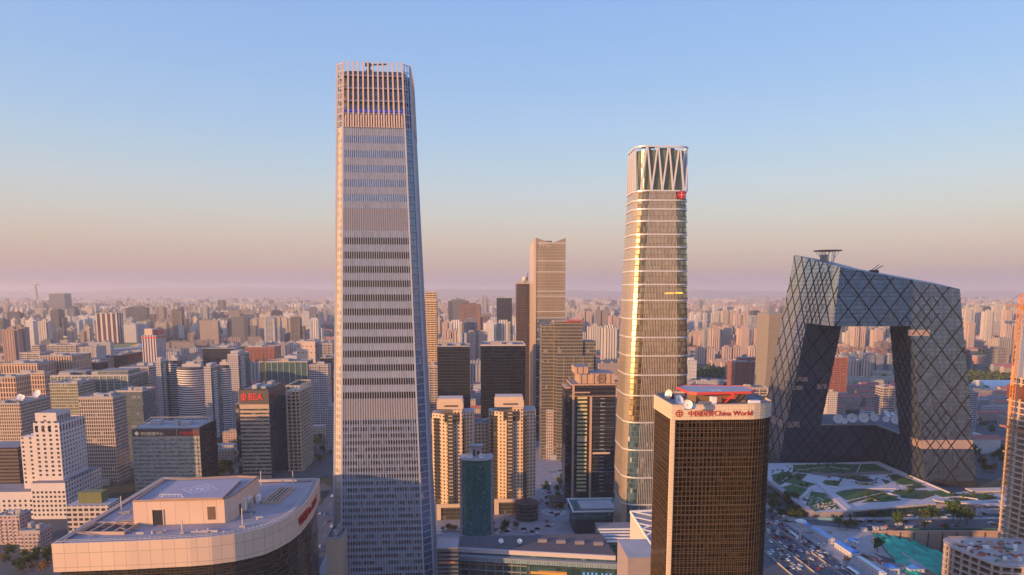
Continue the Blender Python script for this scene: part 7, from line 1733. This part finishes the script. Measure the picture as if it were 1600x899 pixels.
# ================================================================== VEHICLES
def paint(n, c): return plain(n, c, .3, .2, vary=.03)
CC_ = [('white', paint('car_white', (.75, .75, .76))), ('black', paint('car_black', (.02, .02, .025))), ('silver', paint('car_silver', (.42, .43, .46))), ('red', paint('car_red', (.35, .03, .03))), ('blue', paint('car_blue', (.04, .09, .22)))]
GLS = plain('car_glass', (.015, .018, .022), .08); TYR = plain('tyre', (.02, .02, .02), .9); HL = plain('headlamp', (.9, .9, .85), .2, emit=((1, .95, .85), .5)); TL = plain('tail_lamp', (.5, .02, .02), .3, emit=((1, .05, .03), .4))
def car_proto(kind, cname, mat):
    t = empty({'car': 'car', 'van': 'van', 'bus': 'bus'}[kind], (0, 0, 0)); L_, W_, H_ = {'car': (4.6, 1.85, 1.45), 'van': (5.2, 1.95, 2.0), 'bus': (12, 2.55, 3.1)}[kind]
    m = MB(); x = W_/2
    prof = {'car': [(-2.3, .3), (2.3, .3), (2.3, .72), (1.35, .95), (.7, 1.42), (-.95, 1.45), (-1.7, 1.02), (-2.3, .92)], 'van': [(-2.6, .35), (2.6, .35), (2.6, 1.0), (2.1, 1.15), (1.4, 1.95), (-2.4, 2.0), (-2.6, 1.8)], 'bus': [(-6, .4), (6, .4), (6, 1.4), (5.85, 3.05), (-5.85, 3.1), (-6, 2.9)]}[kind]
    for i in range(len(prof)):
        a, b = prof[i], prof[(i+1) % len(prof)]; sa, sb = (x*(.86 if a[1] > 1.2 and kind != 'bus' else 1)), (x*(.86 if b[1] > 1.2 and kind != 'bus' else 1))
        m.face([(-sa, a[0], a[1]), (-sb, b[0], b[1]), (sb, b[0], b[1]), (sa, a[0], a[1])][::-1])
    for s_ in (-1, 1):
        P_ = [(s_*x*(.86 if z > 1.2 and kind != 'bus' else 1), y, z) for y, z in prof]; m.face(P_ if s_ < 0 else P_[::-1])
    m.build('body', mat, t); m = MB()
    gz0, gz1 = {'car': (.98, 1.36), 'van': (1.15, 1.75), 'bus': (1.3, 2.6)}[kind]; ya, yb = {'car': (-1.4, 1.1), 'van': (-2.2, 1.7), 'bus': (-5.7, 5.7)}[kind]
    for s_ in (-1, 1): m.face([(s_*(x+.01), ya, gz0), (s_*(x+.01), yb, gz0), (s_*(x*.88 if kind != 'bus' else x+.01), yb-.4, gz1), (s_*(x*.88 if kind != 'bus' else x+.01), ya+.3, gz1)][::s_])
    if kind == 'car': m.face([(-.75, 1.32, 1.0), (.75, 1.32, 1.0), (.68, .76, 1.41), (-.68, .76, 1.41)]); m.face([(.75, -1.72, 1.05), (-.75, -1.72, 1.05), (-.68, -1.0, 1.46), (.68, -1.0, 1.46)])
    elif kind == 'van': m.face([(-.85, 2.12, 1.18), (.85, 2.12, 1.18), (.75, 1.45, 1.93), (-.75, 1.45, 1.93)])
    else: m.face([(-1.15, 6.01, 1.45), (1.15, 6.01, 1.45), (1.15, 5.9, 2.9), (-1.15, 5.9, 2.9)])
    m.build('window_glass', GLS, t)
    for sy in (-1, 1):
        for s_ in (-1, 1):
            m = MB(); yw = sy*L_*.31; m.bar((s_*(x-.2), yw, .33), (s_*(x+.02), yw, .33), .33, n=10); m.build('wheel', TYR, t)
    for s_ in (-1, 1):
        m = MB(); yy = prof[1][0]; m.box(min(s_*x*.55, s_*x*.9), max(s_*x*.55, s_*x*.9), yy, yy+.03, .55, .72); m.build('headlight', HL, t)
        m = MB(); m.box(min(s_*x*.55, s_*x*.9), max(s_*x*.55, s_*x*.9), -yy-.03, -yy, .6, .8); m.build('tail_light', TL, t)
    return t
protos = {}
nc = 0
def put_car(x, y, z, ang, where, kind='car'):
    global nc
    if kind == 'bus': ci = 0
    else: ci = rnd.choices(range(5), (44, 30, 18, 3, 5))[0]
    key = (kind, ci)
    if key not in protos: protos[key] = car_proto(kind, *CC_[ci]); c = protos[key]
    else: c = copy_tree(protos[key])
    c.location = (x, y, z); c.rotation_euler = (0, 0, ang); cn = CC_[ci][0]
    e_ = ('nearest stretch', 'middle stretch', 'far stretch')[0 if y < 500 else 1 if y < 545 else 2] if 'ring road' in where else ('west part', 'middle part', 'east part')[0 if x < 350 else 1 if x < 450 else 2] if 'plaza' in where else ('near part', 'middle part', 'far part')[0 if y < 600 else 1 if y < 700 else 2]
    tag(c, f"{cn} {kind} {where}, {e_}", kind, f"{cn} {kind}s {where}, {e_}"); nc += 1
lanes = [(232.6, 1, -1, 'on the outer carriageway of the ring road'), (236.3, 1, -1, 'on the outer carriageway of the ring road'), (240.1, .9, -1, 'on the outer carriageway of the ring road'), (244.2, .8, -1, 'on the outer carriageway of the ring road'), (251.0, 1, 1, 'on the inner carriageway of the ring road'), (254.6, 1.1, 1, 'on the inner carriageway of the ring road'), (258.2, 1.1, 1, 'on the inner carriageway of the ring road'), (261.8, 1, 1, 'on the inner carriageway of the ring road'), (267.8, 1.2, 1, 'queuing in the ring road side lanes'), (271.4, 1.1, 1, 'queuing in the ring road side lanes'), (275.2, .6, 1, 'queuing in the ring road side lanes')]
for a, dn, sg, wh in lanes:
    b = 452+rnd.uniform(0, 8)
    while b < 585:
        x, y, _ = rp_(a+rnd.uniform(-.25, .25), b)
        if proj(x, y, 0)[0] > 1198: put_car(x, y, .02, R(RT) if sg > 0 else R(RT+180), wh, 'van' if rnd.random() < .12 else 'car')
        b += (6.4+rnd.expovariate(1/7))/dn
for px, py, kd in ((1240, 840, 'bus'), (1332, 897, 'bus')):
    q = gd(px, py); a_ = q.x*math.cos(R(RT))+q.y*math.sin(R(RT))
    x, y = q.x, q.y
    put_car(x, y, .03, R(RT), 'in the ring road side lanes', kd)
for k in range(26):
    x = rnd.uniform(262, 560); put_car(x, rnd.choice((562.5, 565.5, 570.5, 574)), .04, R(90 if rnd.random() < .5 else -90), 'on the street below the raised plaza', 'van' if rnd.random() < .2 else 'car')
for k in range(44):
    f_ = rnd.uniform(0, .45); x, y = lerp(-150, -215, f_), lerp(400, 1500, f_); dx = rnd.choice((-9, -4, 3, 8)); put_car(x+dx, y, .045, R(3.3) if dx > 0 else R(183.3), 'on the avenue left of the tallest tower')
for k in range(34):
    q = gd(rnd.uniform(845, 885), rnd.uniform(735, 826)); put_car(q.x, q.y, .07, R(rnd.choice((0, 90, 2, 93, 45))), 'on the square beside the black tower')
for k in range(22):
    q = gd(rnd.uniform(680, 850), rnd.uniform(827, 836)); put_car(q.x, q.y, .07, R(rnd.choice((90, -90))), 'on the lane before the gold apartment towers')
for k in range(16):
    q = gd(rnd.uniform(1400, 1570), rnd.uniform(797, 812)); put_car(q.x, q.y, .035, R(rnd.choice((80, 100))), 'parked beyond the street trees below the plaza')
print('cars', nc, 'trees', NTREE[0])

# ================================================================== STREET THINGS
def lamp_proto():
    t = empty('street_lamp', (0, 0, 0)); m = MB(); m.bar((0, 0, 0), (0, 0, 11), .13, n=6, r2=.08); m.bar((0, 0, 11), (-1.8, 0, 11.6), .07); m.bar((0, 0, 11), (1.8, 0, 11.6), .07); m.build('pole', STEEL, t)
    for s_ in (-1, 1): B('lamp_head', t, WHITE, (min(s_*1.5, s_*2.5), max(s_*1.5, s_*2.5), -.18, .18, 11.5, 11.7))
    return t
lp0 = lamp_proto(); first_ = True
for a, b0, wh in ((248, 455, 'on the ring road median'), (265, 470, 'on the barrier of the ring road side lanes'), (230, 462, 'on the outer ring road barrier')):
    for k in range(5):
        x, y, _ = rp_(a, b0+k*32); t = lp0 if first_ else copy_tree(lp0); first_ = False
        t.location = (x, y, 1.0); t.rotation_euler = (0, 0, R(RT)); tag(t, 'grey twin-armed street lamp '+wh, 'street lamp', 'street lamps '+wh)
for k in range(9):
    t = copy_tree(lp0); t.location = (262+k*36, 581, .03); t.rotation_euler = (0, 0, 1.57); tag(t, 'grey street lamp at the kerb below the raised plaza', 'street lamp', 'street lamps below the raised plaza')
# circular traffic monitor column
q = gd(1250, 842); t = tag(empty('round_sign_mast', (q.x, q.y, 0)), 'tall mast with a flat white disc head beside the ring road', 'mast'); m = MB(); m.bar((0, 0, 0), (0, 0, 14), .9, n=10, r2=.7); m.build('column', PALE, t)
m = MB(); m.prism([(4.2*math.cos(k*math.pi/12), 4.2*math.sin(k*math.pi/12)) for k in range(24)], 14, 14.9, mi=0, top=0, bot=True); m.prism([(2.4*math.cos(k*math.pi/12), 2.4*math.sin(k*math.pi/12)) for k in range(24)], 14.91, 15.8, mi=0, top=0); m.build('disc_head', WHITE, t)
# site sheds
SHB = plain('shed_blue_roof', (.06, .22, .62), .5); SHW = facade('shed_wall', (.55, .54, .55), (.12, .22, .42), 3.0, 3.0, .35, .7, .3, .75, blind=0, dark=.9)
def shed(a0, b0, w, D, h, lb, roof=SHB, wall=SHW, gable=True, absxy=None, th=RT):
    x, y = absxy if absxy else rp_(a0, b0)[:2]
    t = tag(empty('site_shed', (x, y, .05), th), lb, 'shed', 'prefabricated sheds of the building site'); m = MB(); m.box(0, w, 0, D, 0, h, 0, 0); m.build('wall', wall, t)
    m = MB(); e = .3
    if gable:
        m.face([(-e, -e, h+.01), (w/2, -e, h+w*.18), (w/2, D+e, h+w*.18), (-e, D+e, h+.01)]); m.face([(w/2, -e, h+w*.18), (w+e, -e, h+.01), (w+e, D+e, h+.01), (w/2, D+e, h+w*.18)]); m.face([(-e, 0, h+.01), (w+e, 0, h+.01), (w/2, 0, h+w*.18)]); m.face([(w+e, D, h+.01), (-e, D, h+.01), (w/2, D, h+w*.18)])
    else: m.box(-e, w+e, -e, D+e, h+.01, h+.25)
    m.build('roof', roof, t)
shed(287, 534, 5, 14, 3, 'blue-roofed shed nearest the street corner on the building site'); shed(287.2, 500, 5.5, 26, 4.5, 'long pale-blue-roofed shed along the side lanes', plain('pale_blue_roof', (.25, .42, .62), .5)); shed(289, 470, 6.5, 24, 4, 'long bright blue-roofed shed beside the ring road'); shed(288, 432, 3, 30, 4.6, 'long white two-storey container row along the site edge', WHITE, gable=False); shed(299, 440, 7, 7, 4, 'small blue-roofed cabin by the container row')
shed(0, 0, 7, 6, 2.8, 'blue tarpaulin-roofed hut in the middle of the work yard', absxy=tuple(gd(1326, 851)[:2]), th=-20); shed(0, 0, 9, 6, 3.2, 'dark-roofed cabin at the edge of the green-netted pit', ROOF, absxy=tuple(gd(1397, 893)[:2]), th=0, gable=False); shed(0, 0, 11, 5, 2.6, 'bright blue crumpled roof shed at the bottom of the pit edge', absxy=tuple(gd(1422, 896)[:2]), th=5)
for k, (x, y, w_, lb) in enumerate(((1224, 812, 4, 'white cabin nearest the ring road on the plaza side street'), (1232, 814, 6, 'second white cabin from the ring road on the plaza side street'), (1366, 829, 4, 'white cabin west of the others on the street before the pit'), (1378, 829, 3.5, 'small white cabin in the row before the pit'), (1417, 828, 5, 'white cabin east of the digger before the pit'), (1346, 831, 5, 'flat white shed behind the retaining wall'))):
    shed(0, 0, w_, 3, 2.4, lb, ROOFW, absxy=tuple(gd(x, y)[:2]), th=2, gable=False)
# hoardings
def hoard(px0, px1, py, lb, mat, hh=2.6):
    p, q = gd(px0, py), gd(px1, py); m = MB(); m.prism([(p.x, p.y-.1), (q.x, q.y-.1), (q.x, q.y+.1), (p.x, p.y+.1)], 0, hh, mi=0, top=0); tag(m.build('hoarding', mat), lb, 'hoarding')
hoard(1277, 1314, 813.5, 'pale teal hoarding along the street below the park', plain('teal_hoarding', (.20, .42, .45), .6)); hoard(1315, 1351, 814, 'white and pink hoarding along the street below the park', plain('pink_hoarding', (.62, .52, .56), .6)); hoard(1256, 1300, 834, 'low grey hoarding behind the site sheds', CONC, 2); hoard(1413, 1560, 829.5, 'green mesh fence along the pit edge', plain('green_mesh', (.04, .14, .10), .8), 2.2)
p, q = gd(1440, 792), gd(1600, 800); hoard(1524, 1562, 803, 'white wall with blue picture panels beyond the street trees', plain('picture_wall', (.42, .44, .55), .6, vary=.4, scale=.2), 5)
# excavator
q = gd(1391, 832); t = tag(empty('excavator', (q.x, q.y, .1), 30), 'orange excavator at the top of the green-netted mound', 'excavator'); EX = plain('digger_orange', (.6, .2, .04), .5)
B('track', t, DARK, (-1.6, -.9, -2, 2, 0, .9)); B('track', t, DARK, (.9, 1.6, -2, 2, 0, .9)); B('body', t, EX, (-1.4, 1.4, -2, 1, .95, 2.2)); B('cab', t, GLS, (-1.3, -.2, 0, 1.5, 2.21, 3.3)); m = MB(); m.bar((.3, 1, 1.8), (.3, 4, 4.6), .28); m.bar((.3, 4, 4.6), (.3, 6, 2.2), .22); m.build('arm', EX, t); B('bucket', t, DARK, (-.1, .7, 5.6, 6.4, 1.2, 2.1))
# small junk on the work yard
JN2 = [('rust_sheet_stack', 0, 'rust red sheet stack'), ('board_stack', 1, 'grey board stack'), ('netting_bundle', 2, 'green netting bundle'), ('steel_bundle', 4, 'dark red steel bundle')]
for k in range(26):
    px = rnd.uniform(1330, 1395); py = 858+(px-1330)*.42+rnd.uniform(-4, 5); q = gd(px, py)
    if q.x > 296 and q.y < 545 and False: continue
    nm, i, lb = rnd.choice(JN2); sx, sy, sz = rnd.uniform(2, 6), rnd.uniform(.8, 2), rnd.uniform(.3, 1.0)
    m = MB(); m.box(-sx/2, sx/2, -sy/2, sy/2, 0, sz); m.box(-sx/2+.2, sx/2-.4, -sy/2+.1, sy/2+.15, sz+.003, sz+.2); o = m.build(nm, JM[i]); x_ = min(q.x, 294); o.location = (x_, q.y, .06); o.rotation_euler = (0, 0, R(95)+rnd.uniform(-.3, .3)); tag(o, lb+' lying on the pale work yard beside the pit', 'building material', 'site materials on the work yard')
# ---- unseen towers added beyond the frame for the glass facades to reflect
sunv = Vector((-SD.x, -SD.y))
for k, (x, y, w, D, h, lb) in enumerate(REFLECTION_TOWERS):
    m = MB(); m.tint = (.8, .8, .85); m.box(0, w, 0, D, 0, h, 0, 1); m.box(w*.2, w*.8, D*.2, D*.8, h+.01, h+5, 0, 1); o = m.build('added_reflection_tower', [FAR3, ROOF]); o.location = (x, y, 0); o.rotation_euler = (0, 0, R(TH)); tag(o, lb, 'office tower')
# text objects become plain meshes
dg = bpy.context.evaluated_depsgraph_get()
for o in [o for o in col.objects if o.type == 'FONT']:
    me = bpy.data.meshes.new_from_object(o.evaluated_get(dg)); n = bpy.data.objects.new('tmp', me); col.objects.link(n); n.parent = o.parent; n.matrix_local = o.matrix_local.copy()
    nm = o.name; c = o.data; bpy.data.objects.remove(o); n.name = nm
